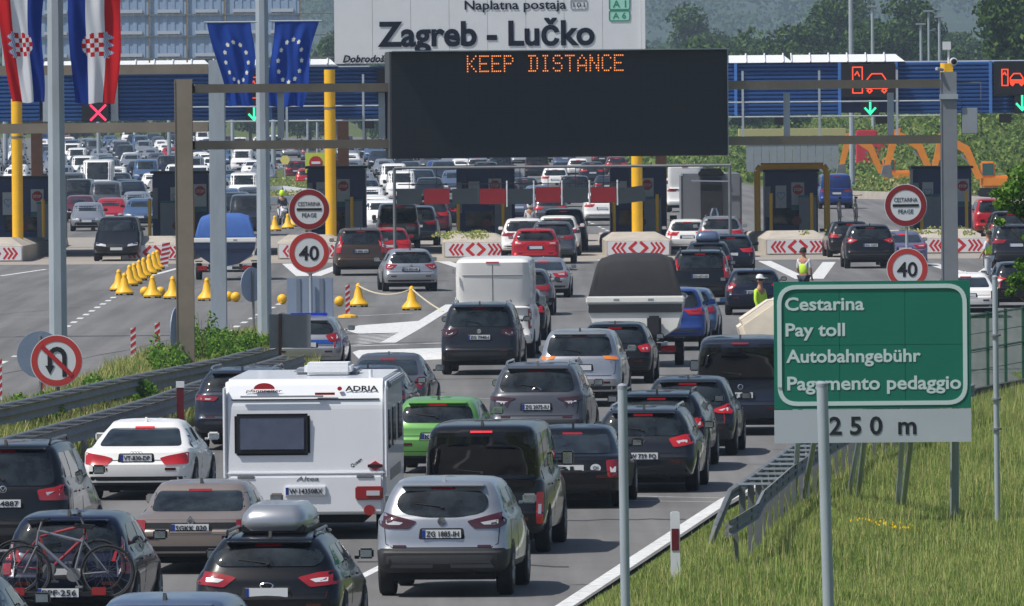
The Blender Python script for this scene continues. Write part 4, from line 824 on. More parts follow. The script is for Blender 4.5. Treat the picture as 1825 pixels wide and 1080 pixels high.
def flag(lab, x0t, x1t, x0b, x1b, yt, yb, Y, fn, nu=72, nv=150, amp=.05, seed=0, bar=None):
    """banner hanging by its top edge: photo columns at top and bottom, distance Y"""
    k = S(Y); P0 = W((x0t + x1t) / 2, yt, Y); t = thing('banner_flag', lab, 'flag', (P0.x, Y, P0.z)); mb = MB(); cx = (x0t + x1t) / 2
    for j in range(nv + 1):
        v = j / nv
        for i in range(nu + 1):
            u = i / nu; a_ = x0t + (x0b - x0t) * v + 3 * math.sin(v * 5 + seed); b_ = x1t + (x1b - x1t) * v + 3.5 * math.sin(v * 7 + 1 + seed)
            x = (a_ + (b_ - a_) * u - cx) / k; z = -(yb - yt) * v / k + .02 * math.sin(u * 9 + seed) * v
            y = amp * min(1, v * 4 + .1) * (math.sin(u * 13 + v * 3.1 + seed) * .8 + .5 * math.sin(u * 23 - v * 5 + seed * 2) + .35 * math.sin(u * 5 + v * 9))
            mb.v.append((x, y, z))
    for j in range(nv):
        for i in range(nu): q = j * (nu + 1) + i; mb.f.append((q, q + nu + 1, q + nu + 2, q + 1)); mb.m.append(fn((i + .5) / nu, (j + .5) / nv))
    mb.build('cloth', FM, t, True, recalc=False)
    if bar: MB().rod(((bar[0] - cx) / k, 0, .01), ((bar[1] - cx) / k, 0, .01), .022).build('rod', M['steel'], t)
    return t
def cro(flip, cv, ch, v0=0.0):
    def fn(u, v):
        a = 1 - u if flip else u; base = 0 if a < .30 else (1 if a < .67 else 2)
        du = (a - .5); dv = (v - cv) / ch
        # shield lies sideways: its top towards the red side
        s_ = (a - .34) / .42; 
        if abs(dv) < 1 and 0 <= s_ <= 1 and (s_ < .55 or abs(dv) < math.sqrt(max(0, 1 - ((s_ - .55) / .45) ** 2))):
            return 0 if (int(s_ * 5) + int((dv + 1) / 2 * 5)) % 2 == 0 else 1
        if abs(dv) < 1.15 and .14 <= a < .34 and a > .20 - .06 * math.cos(dv * 3 * math.pi): return 5 if int(a * 70 + dv * 9) % 3 else 1
        return base
    return fn
flag('red white and blue chequered crest flag at the far left edge', -22, 78, 22, 74, -60, 182, 220, cro(False, .575, .085), seed=.5, bar=(-30, 84))
flag('red white and blue chequered crest flag right of the thick pole', 118, 222, 130, 204, -60, 184, 220, cro(True, .575, .085), seed=2.2, bar=(112, 222))
def eu(cu, cv, ru, rv, sh=0.0):
    S_ = []
    for i in range(12): a = i * math.tau / 12; S_.append((cu + ru * math.sin(a), cv - rv * math.cos(a)))
    def fn(u, v):
        for su, sv in S_:
            du, dv = (u - su) / .052, (v - sv) / .031; r = math.hypot(du, dv)
            if r < 1:
                a = math.atan2(du, -dv) % (math.tau / 5); a = min(a, math.tau / 5 - a)
                if r < .42 / (math.cos(a) + 1.15 * math.sin(a)) * 1.0 / .42: return 4
        return 3
    return fn
flag('blue flag with a ring of stars left of the flag pole', 371, 450, 404, 452, 40, 188, 266, eu(.52, .48, .30, .24), 120, 200, seed=4, bar=(364, 458))
flag('blue flag with a ring of stars right of the flag pole', 487, 566, 478, 538, 38, 190, 266, eu(.5, .46, .30, .25), 120, 200, seed=1.3, bar=(480, 573))
# round signs
def disc_sign(par, px, py, r, Y, kind, dx=0):
    p = W(px, py, Y); k = S(Y); rr = r / k; x = p.x - par.location.x; z = p.z; q = MB().prism(circ(x, z, rr, 40), -.05, -.02); o = q.build('sign_disc', M['signw'], par)
    n = 40; v = []; ring = MB(); ri, ro_ = rr * (.72 if kind != 'uturn' else .74), rr * .97
    for i in range(n): c_, s_ = math.cos(i * math.tau / n), math.sin(i * math.tau / n); v += [(x + ro_ * c_, -.056, z + ro_ * s_), (x + ri * c_, -.056, z + ri * s_), (x + ro_ * c_, -.048, z + ro_ * s_), (x + ri * c_, -.048, z + ri * s_)]
    f = []
    for i in range(n): a = 4 * i; b = 4 * ((i + 1) % n); f += [(a, b, b + 1, a + 1), (a + 2, a + 3, b + 3, b + 2), (a, a + 2, b + 2, b), (a + 1, b + 1, b + 3, a + 3)]
    ring.add(v, f).build('red_ring', mat('ring_red', (128, 26, 30), .5) if kind == 'toll' else mat('ring_red_faded', (178, 52, 46), .5), o)
    if kind == 'toll':
        MB().box((x, -.055, z), (rr * 1.22, .01, rr * .12)).build('black_bar', M['black'], o)
        text('CESTARINA', rr * 1.1, rr * .21, M['ink'], o, (x - rr * .55, -.058, z + rr * .17), bold=.0); text('PEAGE', rr * .70, rr * .21, M['ink'], o, (x - rr * .35, -.058, z - rr * .38), bold=.0)
    if kind == '40': text('40', rr * .98, rr * .72, M['ink'], o, (x - rr * .50, -.058, z - rr * .36), bold=.02, lod=4)
    if kind == 'uturn':
        q = MB(); pts = [(x + rr * .30, z - rr * .55), (x + rr * .30, z + rr * .15)] + [(x + rr * .02 + rr * .28 * math.cos(a), z + rr * .15 + rr * .30 * math.sin(a)) for a in [i / 8 * math.pi for i in range(9)]] + [(x - rr * .26, z - rr * .15)]
        stroke(q, pts, rr * .17, -.060, -.049); q.prism([(x - rr * .44, z - rr * .18), (x - rr * .08, z - rr * .18), (x - rr * .26, z - rr * .52)], -.060, -.049); q.build('turn_arrow', M['black'], o)
        q = MB(); stroke(q, [(x - rr * .52, z + rr * .52), (x + rr * .55, z - rr * .52)], rr * .17, -.066, -.062); q.build('red_slash', M['signr'], o)
    return o
Ys = 243.0
t = thing('road_sign', 'toll sign over forty limit sign on a post left of the silver estate', 'road sign', (W(552, 400, Ys).x, Ys, 0)); MB().rod((0.02, 0, 0), (0.0, 0, W(552, 336, Ys).z), .04, n=10).build('post', M['steel'], t); disc_sign(t, 551, 373, 36.5, Ys, 'toll'); disc_sign(t, 551, 450, 36.5, Ys, '40')
Yr = 236.0
t = thing('road_sign', 'toll sign over forty limit sign above the green toll board', 'road sign', (W(1616, 400, Yr).x, Yr, 0)); MB().rod((0, 0, 0), (0, 0, W(1616, 330, Yr).z), .035, n=10).build('post', M['steel'], t); disc_sign(t, 1614, 366, 38, Yr, 'toll'); disc_sign(t, 1617, 479, 37, Yr, '40')
Yu = 208.0
t = thing('road_sign', 'no u turn sign in front of the thick octagonal pole', 'road sign', (W(101, 600, Yu).x, Yu, 0)); MB().rod((0.02, 0, 0), (0.02, 0, W(101, 600, Yu).z), .035, n=10).build('post', M['steeld'], t); disc_sign(t, 101, 643, 46.5, Yu, 'uturn')
def back_disc(px, py, r, base, lab, rz=0, half=1.0, m=M['signback']):
    p = at(px, base); k = S(p.y); zz = W(px, py, p.y).z; t = thing('road_sign', lab, 'road sign', (p.x, p.y, 0), rz); MB().rod((0, .0, 0), (0, .0, zz + r / k * .8), .035).build('post', M['steeld'], t)
    o = MB().prism(circ(0, zz, r / k, 30), .03, .05).build('disc', m, t); return t
back_disc(73, 632, 42, 742, 'bare grey back of a round sign behind the no u turn sign', .2); back_disc(452, 507, 31, 600, 'grey back of a round sign left of the flag pole foot', .9); back_disc(318, 590, 42, 680, 'edge on round sign beside the brown gantry leg', 1.35)
back_disc(505, 585, 28, 640, 'grey round sign back behind the right side of the flag pole', .8)
Yk = 246.0; k = S(Yk); p = W(554, 534, Yk); t = thing('board_back', 'blue grey back of a square board under the left speed sign', 'road sign', (p.x, Yk - 1.0, 0)); MB().box((0, 0, p.z), (82 / k, .03, 81 / k)).build('board', M['signback'], t, bevel=.01)
for x in (-.28, .28): MB().box((x, -.025, p.z), (.10, .02, 81 / k * .96)).build('rib', mat('rib_grey', (126, 136, 152), .5, .3), t)
MB().rod((.03, -.1, 0), (0, -.1, p.z + 40 / k), .03).rod((.13, -.1, 0), (.13, -.1, 1.4), .03).build('post', M['steeld'], t)
Yk = 234.0; k = S(Yk); p = W(517, 590, Yk); t = thing('board_back', 'dull grey sheet metal board behind the police car', 'road sign', (p.x, Yk, 0)); MB().box((0, 0, p.z), (74 / k, .03, 60 / k)).build('board', mat('dull_sheet', (120, 124, 128), .6, .2, noise=.1), t); MB().rod((-.25, -.05, 0), (-.22, -.05, p.z + .4), .035).build('post', M['rust'], t)
# big green toll sign
Yg = 156.3; k = S(Yg); GS = thing('toll_sign', 'big green board reading pay toll in four languages above a white distance panel', 'road sign', (0, Yg, 0))
def gx(px, py): p = W(px, py, Yg); return p.x, p.z
GREEN = mat('sign_green', (26, 112, 92), .45, noise=.06, nscale=.8, spec=.3); GW = mat('sign_letter_white', (196, 214, 212), .5)
xa, za = gx(1380, 730); xb, zb9 = gx(1729, 499); xm = (xb - xa) / 3
for i in range(3):
    for j in range(2): MB().box((xa + xm * (i + .5), 0, za + (zb9 - za) * (j + .5) / 2), (xm - .006, .04, (zb9 - za) / 2 - .006)).build('green_panel', GREEN, GS)
x2, z2 = gx(1730, 787); MB().box(((xa + xb) / 2, 0, (za + z2) / 2 - .004), (xb - xa, .04, za - z2 - .008)).build('distance_panel', mat('plate_grey_white', (176, 184, 190), .5, noise=.05, nscale=1), GS)
MB().box(((xa + xb) / 2, .03, (za + zb9) / 2), (xb - xa - .02, .03, zb9 - za - .02)).build('backing', mat('sign_green_dark', (16, 74, 60), .6), GS)
ia, ja = gx(1390, 720); ib, jb = gx(1719, 509); r = rpoly([(ia, ja), (ib, ja), (ib, jb), (ia, jb)], .28, 8); q = MB(); stroke(q, r + [r[0]], .065, -.026, -.018); q.build('white_border', GW, GS)
for s_, xl, xr, yb_, yc_ in (('Cestarina', 1399, 1540, 553, 529), ('Pay toll', 1400, 1506, 599, 575), ('Autobahngebühr', 1401, 1641, 646, 622), ('Pagamento pedaggio', 1403, 1713, 695, 670)):
    a, z0_ = gx(xl, yb_); b, _ = gx(xr, yb_); _, z1_ = gx(xl, yc_); text(s_, b - a, z1_ - z0_, GW, GS, (a, -.027, z0_), bold=.022, lod=3)
a, z0_ = gx(1478, 774); b, _ = gx(1633, 774); _, z1_ = gx(1478, 741); text('2 5 0  m', b - a, z1_ - z0_, M['ink'], GS, (a, -.027, z0_), bold=.02, lod=3)
for px, py, pyb, Yo, dxx in ((1414, 905, 0, .1, -.0), (1430, 896, 0, .1, .05), (1511, 890, 0, 1.2, -.15), (1528, 895, 0, .1, .0), (1599, 910, 0, .1, 0), (1608, 910, 0, .8, .06), (1701, 928, 0, .1, .03)):
    p = at(px, py, -.05); zt_p = z2 + (1.6 if dxx <= .03 else .1); MB().rod((p.x, p.y - Yg, -.05), (p.x - dxx, .08, zt_p), .045 if px < 1690 else .07, n=8).build('post', M['steel'], GS)
# bare posts in the foreground and the ringed thin pole
def bare_post(px0, top, px1, bot, wpx, lab, rings=False, r=None):
    Y = at(px1, bot, -.05).y; a = at(px1, bot, -.05); b = W(px0, top, Y); t = thing('metal_post', lab, 'post', (a.x, Y, -.05)); rr = wpx / S(Y) / 2
    MB().rod((0, 0, 0), (b.x - a.x, 0, b.z + .05), rr, n=16).build('tube', M['steel'], t, True); MB().lathe([(.001, .03), (rr * .7, .02), (rr * 1.04, 0), (rr * 1.04, -.04)], 16, (b.x - a.x, 0, b.z + .055)).build('cap', M['grey'], t, True)
    if rings:
        for py in (613, 727, 780): f_ = (W(0, py, Y).z + .05) / (b.z + .05); MB().lathe([(rr, -.02), (rr * 1.9, -.015), (rr * 1.9, .015), (rr, .02)], 12, ((b.x - a.x) * f_, 0, (b.z + .05) * f_)).build('clamp', M['steeld'], t)
bare_post(1465, 684, 1479, 1170, 20, 'thick bare steel post cutting in front of the green board'); bare_post(1109, 688, 1116, 1165, 17, 'bare steel post standing in front of the dark estate car'); bare_post(1773, 494, 1778, 938, 10, 'tall thin steel pole with clamps at the right edge', True)
# guardrails
def rail_path(tops, H_=.75, z0=0.0):
    out = []
    for px, py in tops: out.append(at(px, py, H_))
    return out
def resample(P_, step):
    out = [P_[0].copy()]; acc = 0
    for a, b in zip(P_, P_[1:]):
        L = (b - a).length; d = (b - a) / L; s_ = step - acc
        while s_ <= L: out.append(a + d * s_); s_ += step
        acc = (acc + L) % step
    return out
def wbeam(name, P_, par, m=M['steel'], k_=1.0):
    prof = [(0, -.31), (.045, -.27), (.045, -.20), (0, -.155), (.045, -.11), (.045, -.04), (0, 0)]; prof = [(a, b * k_) for a, b in prof]; mb = MB(); n = len(prof)
    for i, p in enumerate(P_):
        d = (P_[min(i + 1, len(P_) - 1)] - P_[max(i - 1, 0)]); d.z = 0; d.normalize(); nn = Vector((-d.y, d.x, 0))
        for a, z in prof: v = p + nn * a; mb.v.append((v.x, v.y, p.z + z))
        for a, z in prof: v = p + nn * (a - .012); mb.v.append((v.x, v.y, p.z + z))
    k = 2 * n
    for i in range(len(P_) - 1):
        A, B = i * k, (i + 1) * k
        for j in range(n - 1): mb.f += [(A + j, A + j + 1, B + j + 1, B + j), (A + n + j, B + n + j, B + n + j + 1, A + n + j + 1)]
        mb.f += [(A, B, B + n, A + n), (A + n - 1, A + 2 * n - 1, B + 2 * n - 1, B + n - 1)]
    mb.m = [0] * len(mb.f); return mb.build(name, m, par, True, ang=50)
def guardrail(lab, tops, off, end=None, z=.75, pstep=2.0, m=M['steel']):
    P_ = resample(rail_path(tops, z), pstep); t = thing('guardrail', lab, 'guardrail'); 
    Q = []
    for i, p in enumerate(P_):
        d = (P_[min(i + 1, len(P_) - 1)] - P_[max(i - 1, 0)]); d.z = 0; d.normalize(); Q.append(p + Vector((-d.y, d.x, 0)) * off)
    A, B = (P_, Q)
    wbeam('rail', A, t, M['steeld']); wbeam('rail', B[::-1], t, M['steeld'])
    for p, q_ in list(zip(A, B))[:95]:
        c = (p + q_) / 2; MB().box((0, 0, (z - .06) / 2), (.12, .06, z - .06), rz=.2).build('post', M['steeld'], t, loc=(c.x, c.y, 0))
    for i, (p, q_) in enumerate(list(zip(A, B))[:95]):
        d = q_ - p; MB().box((0, 0, 0), (d.length, .07, .02), rz=math.atan2(d.y, d.x)).build('spacer', M['steeld'], t, loc=((p.x + q_.x) / 2, (p.y + q_.y) / 2, z - .03))
    return t
guardrail('double guardrail on the near side of the weedy median', [(-330, 845), (30, 786), (198, 740), (308, 708), (377, 684), (460, 657), (520, 640), (556, 628)], .5)
guardrail('guardrail on the far side of the median by the oncoming road', [(-330, 765), (0, 730), (120, 703), (246, 674), (340, 655), (430, 637), (505, 617)], .5)
RG = thing('guardrail', 'weathered ladder like guardrail between the right lane and the meadow', 'guardrail')
lt = [(1263, 968, .08), (1272, 935, .35), (1299, 871, .72), (1337, 845, .75), (1414, 789, .75), (1480, 748, .75), (1600, 706, .75), (1700, 676, .75)]
rt = [(1290, 936, .55), (1305, 925, .68), (1351, 897, .75), (1362, 874, .75), (1412, 831, .75), (1457, 801, .75), (1540, 752, .75), (1650, 712, .75), (1740, 685, .75)]
A = resample([at(x, y, z) for x, y, z in lt], 2.0); B = resample([at(x, y, z) for x, y, z in rt], 2.0)
A0 = [at(x, y, z) for x, y, z in lt]; B0 = [at(x, y, z) for x, y, z in rt]
wbeam('rail', A0[::-1], RG, M['steeld'], k_=.62); wbeam('rail', B0, RG, M['steeld'], k_=.7)
for p in B[1:]: MB().box((0, 0, p.z / 2 - .03), (.065, .08, p.z)).build('post', M['steeld'], RG, loc=(p.x - .05, p.y, 0))
for p in A[3:]:
    q_ = min(B0 + [B0[i].lerp(B0[i + 1], u / 10) for i in range(len(B0) - 1) for u in range(10)], key=lambda b_: abs(b_.y - p.y)); MB().box(((p.x + q_.x) / 2, p.y, .72), (abs(q_.x - p.x) - .03, .08, .03)).build('spacer', M['steel'], RG)
    MB().box((0, 0, .34), (.1, .08, .68)).build('post', M['steeld'], RG, loc=(p.x + .08, p.y, 0))
# green mesh fence
FG = mat('fence_green', (30, 78, 56), .5); GF = thing('mesh_fence', 'green mesh fence right of the green toll board', 'fence'); fp = resample([at(1560, 742), at(1735, 706), at(1826, 688), at(2100, 660)], 2.5)
for i, p in enumerate(fp): MB().box((0, 0, .9), (.07, .07, 1.8)).build('post', FG, GF, loc=(p.x, p.y, 0))
for a, b in zip(fp, fp[1:]):
    q = MB()
    for z in (.15, .55, .95, 1.0, 1.35, 1.75): q.rod((a.x, a.y, z), (b.x, b.y, z), .022 if z in (1.75, 1.0, .15) else .009, n=4)
    for i in range(1, 16): c = a.lerp(b, i / 16); q.rod((c.x, c.y, .05), (c.x, c.y, 1.78), .006, n=3)
    q.build('mesh_panel', FG, GF)
q = MB(); 
for a, b in zip(fp, fp[1:]): d = b - a; q.box(((a.x + b.x) / 2, (a.y + b.y) / 2 - .1, .06), (d.length, .15, .22), rz=math.atan2(d.y, d.x))
q.build('kerb', mat('dark_kerb', (70, 68, 62), .9, noise=.2), GF)
# marker posts
def delineator(px, py, lab, h=.95):
    p = at(px, py, -.02); t = thing('marker_post', lab, 'marker post', (p.x, p.y, -.02)); MB().prism(rpoly([(-.065, 0), (.065, 0), (.065, h), (-.065, h)], .03), -.05, .05).build('body', M['white'], t); MB().box((0, -.053, h * .60), (.10, .012, .30)).build('dark_red_band', mat('deep_red', (96, 18, 28), .4), t); return t
delineator(1204, 1035, 'white marker post with dark red band in the grass by the edge line'); 
p = at(312, 778, 0); t = thing('marker_post', 'dark red marker post in front of the median guardrail', 'marker post', (p.x + .12, p.y - .3, 0)); MB().prism(rpoly([(-.07, 0), (.07, 0), (.07, .98), (-.07, .98)], .03), -.05, .05).build('body', MATS['deep_red'], t); MB().box((0, 0, 1.03), (.16, .12, .12)).build('cap', M['white'], t)
def striped(px, py, lab, w_=.13, h=.85, base=False, tilt=0):
    p = at(px, py); t = thing('striped_post', lab, 'warning post', (p.x, p.y, .02)); t.rotation_euler = (0, tilt, 0); MB().box((0, 0, h / 2 + .1), (w_, .05, h)).build('board', M['white'], t)
    q = MB()
    for i in range(5): z = .12 + i * h / 5; q.prism([(-w_ / 2, z), (w_ / 2, z + .10), (w_ / 2, z + .19), (-w_ / 2, z + .09)], -.032, -.026)
    q.build('red_stripes', M['signr'], t)
    if base: MB().lathe([(.3, 0), (.28, .06), (.1, .1)], 10).build('base', M['yellow'], t)
striped(238, 655, 'red striped warning post on the left edge of the median, left one'); striped(281, 645, 'red striped warning post on the median edge next to the bushes'); striped(-1, 722, 'red striped warning post cut by the left edge'); striped(620, 567, 'red striped warning post on a yellow foot beside a yellow bell', base=True)
striped(292, 480, 'red striped warning board standing by the stacked bells', .3, .9, tilt=.1)
striped(76, 712, 'low red striped post just left of the octagonal pole foot', h=.5)
# yellow bells
YB = mat('bell_yellow', (236, 180, 22), .5, noise=.08, nscale=3)
def bell(px, py, lab, k=1.0, tilt=(0, 0)):
    p = at(px, py); t = thing('warning_bell', lab, 'traffic bell', (p.x, p.y, 0), group='yellow plastic bells on the road'); t.rotation_euler = (tilt[0], tilt[1], 0)
    MB().lathe([(.30 * k, .05), (.31 * k, .10), (.26 * k, .17 * k), (.15 * k, .30 * k), (.11 * k, .52 * k), (.075 * k, .60 * k), (.085 * k, .66 * k), (.05 * k, .73 * k), (.001, .75 * k)], 20).build('body', YB, t, True)
    for i in range(6): a = i * math.tau / 6; MB().lathe([(.05, 0), (.05, .07), (.001, .08)], 8, (.24 * k * math.cos(a), .24 * k * math.sin(a), 0)).build('foot', M['black'], t)
    return t
fs = ['front', 'second', 'third', 'fourth', 'fifth', 'sixth', 'seventh', 'eighth', 'ninth']
for i, (x, y) in enumerate(((222, 526), (212, 519), (231, 510), (239, 506), (248, 500), (256, 495), (266, 489), (274, 484), (280, 480))): bell(x, y, fs[i] + ' yellow bell of the close set row leading back to the island')
for x, y, l in ((272, 531, 'yellow bell between two yellow balls, nearest the row of bells'), (308, 533, 'yellow bell just left of the brown gantry leg'), (369, 536, 'yellow bell between the two gantry legs'), (639, 547, 'yellow bell right of the striped post, left end of the sagging chain'), (734, 553, 'yellow bell at the right end of the sagging chain'), (490, 412, 'small far yellow bell beside the motorcyclist'), (513, 408, 'far yellow bell left of the toll sign disc'), (523, 404, 'far yellow bell touching the edge of the toll sign disc')): bell(x, y, l)
def ball(px, py, lab, k=.16):
    p = at(px, py); o = MB().lathe([(k * math.sin(a), k - k * math.cos(a)) for a in [i / 10 * math.pi for i in range(11)]], 16).build('yellow_ball', YB, None, True, loc=(p.x, p.y, 0)); tag(o, lab, 'ball', 'yellow balls on the road')
for x, y, l in ((258, 528, 'yellow ball left of the second standing bell'), (286, 528, 'yellow ball right of the bell between two balls'), (407, 537, 'yellow ball partly behind the grey gantry leg'), (420, 538, 'yellow ball left of the grey round sign back'), (503, 542, 'yellow ball right of the flag pole'), (605, 546, 'yellow ball between the board back and the striped post')): ball(x, y, l)
def chain(a, b, za, zb_, sag, lab):
    A_, B_ = at(*a), at(*b); pts = [Vector((A_.x + (B_.x - A_.x) * i / 10, A_.y + (B_.y - A_.y) * i / 10, za + (zb_ - za) * i / 10 - sag * 4 * (i / 10) * (1 - i / 10))) for i in range(11)]; tag(MB().path(pts, .022, 5).build('plastic_chain', mat('pale_chain', (206, 196, 170), .5)), lab, 'chain')
chain((639, 547), (734, 553), .66, .66, .22, 'pale chain sagging between the two right yellow bells'); chain((734, 553), (790, 556), .66, .02, .05, 'pale chain running from the right bell down to the road')
# ------------------------------------------------------------------ vehicles near the camera (right hand traffic, seen from behind)
RAILS = M['chrome']
t, s_, q_ = park('suv', 797, 1060, P['silver'], 'silver crossover seen from behind at the bottom centre, dark slanted lamps and blue edged plate', ptxt='ZG 1885-IH', bumper=.66, tailm=M['taild'], badge=('disc', -.04), pz=.88,
     rw=[(-.50, 1.46), (.50, 1.46), (.60, 1.38), (.62, 1.25), (.50, 1.15), (.2, 1.11), (-.2, 1.11), (-.5, 1.15), (-.62, 1.25), (-.60, 1.38)], over=dict(H=1.60, w=.915, clad=1), tail=[(.38, -.04), (.86, .07), (.98, .08), (.975, -.09), (.86, -.135), (.50, -.14)])
for sx in (-1, 1): decal(q_, rpoly([(sx * .12, .40), (sx * .70, .40), (sx * .64, .49), (sx * .12, .49)][::sx], .02), 'R', .012, .2).build('skid_panel', P['midgrey'], t)
tb, sb, _ = park('hatch', 487, 1150, P['black'], 'black hatchback with silver roof box at the bottom edge, only its upper half visible', tail=[(.42, -.02), (.70, .04), (.98, .06), (.985, -.10), (.60, -.14)], rails=M['trim'], tailm=M['tail'], over=dict(H=1.45, w=.92), badge=('oval', -.12),
     rw=[(-.60, 1.07), (.60, 1.07), (.70, 1.18), (.58, 1.30), (-.58, 1.30), (-.70, 1.18)])
tk, _, _ = park('smallhatch', 128, 1108, P['navy'], 'dark blue hatchback carrying two bicycles on its rear rack', tail='vert', over=dict(H=1.50, w=.88), third=False, wiper=False, rw=[(-.62, 1.00), (.62, 1.00), (.66, 1.1), (.60, 1.36), (-.60, 1.36), (-.66, 1.1)])
park('hatch', 300, 1290, P['bluegrey'], 'blue car roof peeking in at the bottom edge below the tan saloon', over=dict(H=1.46, wroof=.63)); park('sedan', -112, 1235, P['darkgrey'], 'dark green grey car just cutting into the bottom left corner')
park('bigsuv', 20, 1004, P['black'], 'black suv at the left edge above the car with bicycles', tail=[(.52, -.01), (.80, .03), (.98, .12), (.985, -.16), (.56, -.16)], ptxt='77-4887', badge=('ring', .0), over=dict(w=.98), rails=M['trim'])
park('sedan', 255, 888, P['white'], 'white four door saloon with thin red lamps beside the median guardrail', tail=[(.44, -.10), (.60, -.06), (.985, .0), (.985, -.20), (.54, -.21)], ptxt='VT-830-DP', badge=('rings', -.02), lamp2=False, brake=True, pz=.80, over=dict(w=.92))
park('oldsedan', 354, 1018, P['bronze'], 'old tan brown saloon with square red lamps and dark plate strip', tail='block', ptxt='SGKK 020', band=False) if False else None
tt, _, qq = park('oldsedan', 354, 1018, P['bronze'], 'old tan brown saloon with square red lamps and dark plate strip', tail='block', ptxt='SGKK 020', badge=('diamond', -.03), pz=.74, lamp2=False, over=dict(w=.86, H=1.40))
decal(qq, rpoly([(-.66, .56), (.66, .56), (.66, .73), (-.66, .73)], .02), 'R', .004, .15).build('plate_strip', M['black'], tt)
park('suv', 436, 800, P['slate'], 'dark slate crossover half hidden left of the white caravan', tail='thin', rails=RAILS, over=dict(H=1.56))
park('smallhatch', 784, 842, P['green'], 'bright green hatchback between the caravan and the dark minibus', tail='round', brake=True, ptxt='KR 482', over=dict(H=1.42))
park('van', 868, 984, P['black'], 'black minibus with tall red lamps behind the silver crossover', tail=[(.87, -.14), (.985, -.14), (.985, -.60), (.87, -.60)], rw=[(-.76, 1.12), (.76, 1.12), (.78, 1.75), (-.78, 1.75)], ptxt='', glass=M['tint'], brake=True)
park('suv', 962, 802, P['midgrey'], 'grey crossover with white mottled roof edge above the black minibus', tail=[(.42, -.06), (.985, -.02), (.985, -.10), (.80, -.12), (.74, -.24), (.70, -.12), (.62, -.24), (.56, -.12)], tailm=M['taild'], ptxt='ZG 2075-IU', pz=.86, badge=('oval', .09), over=dict(H=1.66, w=.93), rails=RAILS)
park('sedan', 1020, 903, P['black'], 'black liftback with an oval country sticker left of the bare post', tail=[(.72, -.02), (.985, .0), (.985, -.30), (.76, -.30)], ptxt='BL', lamp2=True, pz=.74, over=dict(w=.885, H=1.45, ybr=-.55, yrt=.2), nameplate=None)
park('wagon', 1152, 875, P['darkgrey'], 'dark estate car with silver roof rails and a diamond badge right of the bare post', tail=[(.50, -.0), (.80, .07), (.98, .06), (.98, -.08), (.80, -.12), (.60, -.14)], rails=RAILS, ptxt='W 739 FQ', badge=('diamond', -.02), brake=True, pz=.66)
park('suv', 1174, 838, P['black'], 'black suv with lit red brake strip behind the dark estate car', tail=[(.66, .0), (.98, .06), (.98, -.14), (.72, -.16)], rails=M['trim'], brake=True, over=dict(H=1.42, zb=.92, w=.92))
park('hatch', 1229, 811, P['darkgrey'], 'dark hatchback with big sweeping red lamps in front of the grey minibus', tail=[(.50, -.04), (.72, .03), (.95, .12), (.98, .02), (.96, -.10), (.66, -.09)], brake=True, over=dict(H=1.53, w=.9))
park('van', 1322, 774, P['slate'], 'grey minibus partly hidden by the green toll board', tail=[(.89, .02), (.985, .02), (.985, -.34), (.89, -.34)], rw=[(-.80, 1.10), (.80, 1.10), (.78, 1.74), (-.78, 1.74)], glass=M['tint'], badge=('ring', -.10), ptxt='W 888', pz=.80, px=-.02, head=2.5)
park('mpv', 1036, 724, P['silver'], 'silver family car with wide rear window behind the grey crossover', tail=[(.55, .07), (.80, .03), (.985, .07), (.985, -.04), (.62, -.02)], badge=('diamond', -.05), ptxt='', head=3.8, tailm=M['amber'], lamp2=False)
park('hatch', 1098, 683, P['black'], 'black hatchback braking in front of the covered speedboat', tail=[(.62, -.02), (.93, .05), (.985, -.02), (.96, -.16), (.72, -.15)], brake=True, over=dict(H=1.48), head=3.5)
park('bigsuv', 858, 667, P['darkgrey'], 'dark grey suv with wide rear window below the white panel van', tail=[(.56, -.02), (.98, .02), (.985, -.14), (.80, -.20), (.60, -.12)], tailm=M['taild'], ptxt='ZG 7940-I', pz=.90, over=dict(H=1.68, w=.94, L=4.7), rails=RAILS, head=3.0, badge=('disc', -.06))
t, s9, q9 = park('panel', 882, 638, P['white'], 'white panel van above the dark grey suv', tail=[(.89, .12), (.985, .12), (.985, -.50), (.89, -.50)], rw=False, head=2.5, wiper=False, seam=False, ptxt='', lamp2=True)
decal(q9, [(-.006, .45), (.006, .45), (.006, 2.35), (-.006, 2.35)], 'R', .006, .2).build('door_gap', M['seam'], t)
for z in (.98, 2.08): decal(q9, [(-.92, z), (.92, z), (.92, z + .02), (-.92, z + .02)], 'R', .012, .2).build('rear_ridge', P['silver'], t)
decal(q9, rpoly([(-.97, .38), (.97, .38), (.97, .62), (-.97, .62)], .04), 'R', .014, .2).build('step_bumper', M['plastic'], t)
for sx in (-1, 1):
    for z in (.9, 1.6, 2.2): MB().box((sx * .97, -s9['ro'] + .03, z), (.05, .05, .14)).build('hinge', M['grey'], t)
park('hatch', 918, 606, P['black'], 'black hatchback squeezed behind the right side of the white panel van', brake=True, head=2.5, lod=1); park('hatch', 935, 562, P['grey'], 'grey hatchback two cars ahead beside the white panel van roof', head=2.0, lod=1)
park('sedan', 968, 530, P['silver'], 'silver saloon with lit lamps just right of the white panel van', tail='wide', brake=True, head=2.0, ptxt='', pz=.80, over=dict(H=1.42))
park('suv', 955, 482, P['red'], 'bright red crossover behind the silver saloon', brake=True, head=1.0, over=dict(H=1.58))
park('suv', 985, 470, P['grey'], 'grey suv half hidden right of the red crossover', head=1.0, lod=1); park('suv', 934, 462, P['white'], 'white suv left of and behind the red crossover', head=1, lod=1)
park('suv', 994, 456, P['white'], 'black sided suv with a white roof in the middle queue', head=1.5, lod=1, brake=True); park('bigsuv', 1005, 447, P['darkgrey'], 'dark suv with lit high brake lamp in the middle queue', head=1.5, lod=1, brake=True); park('hatch', 1010, 430, P['silver'], 'silver car at the head of the middle queue', head=1, lod=1, brake=True)
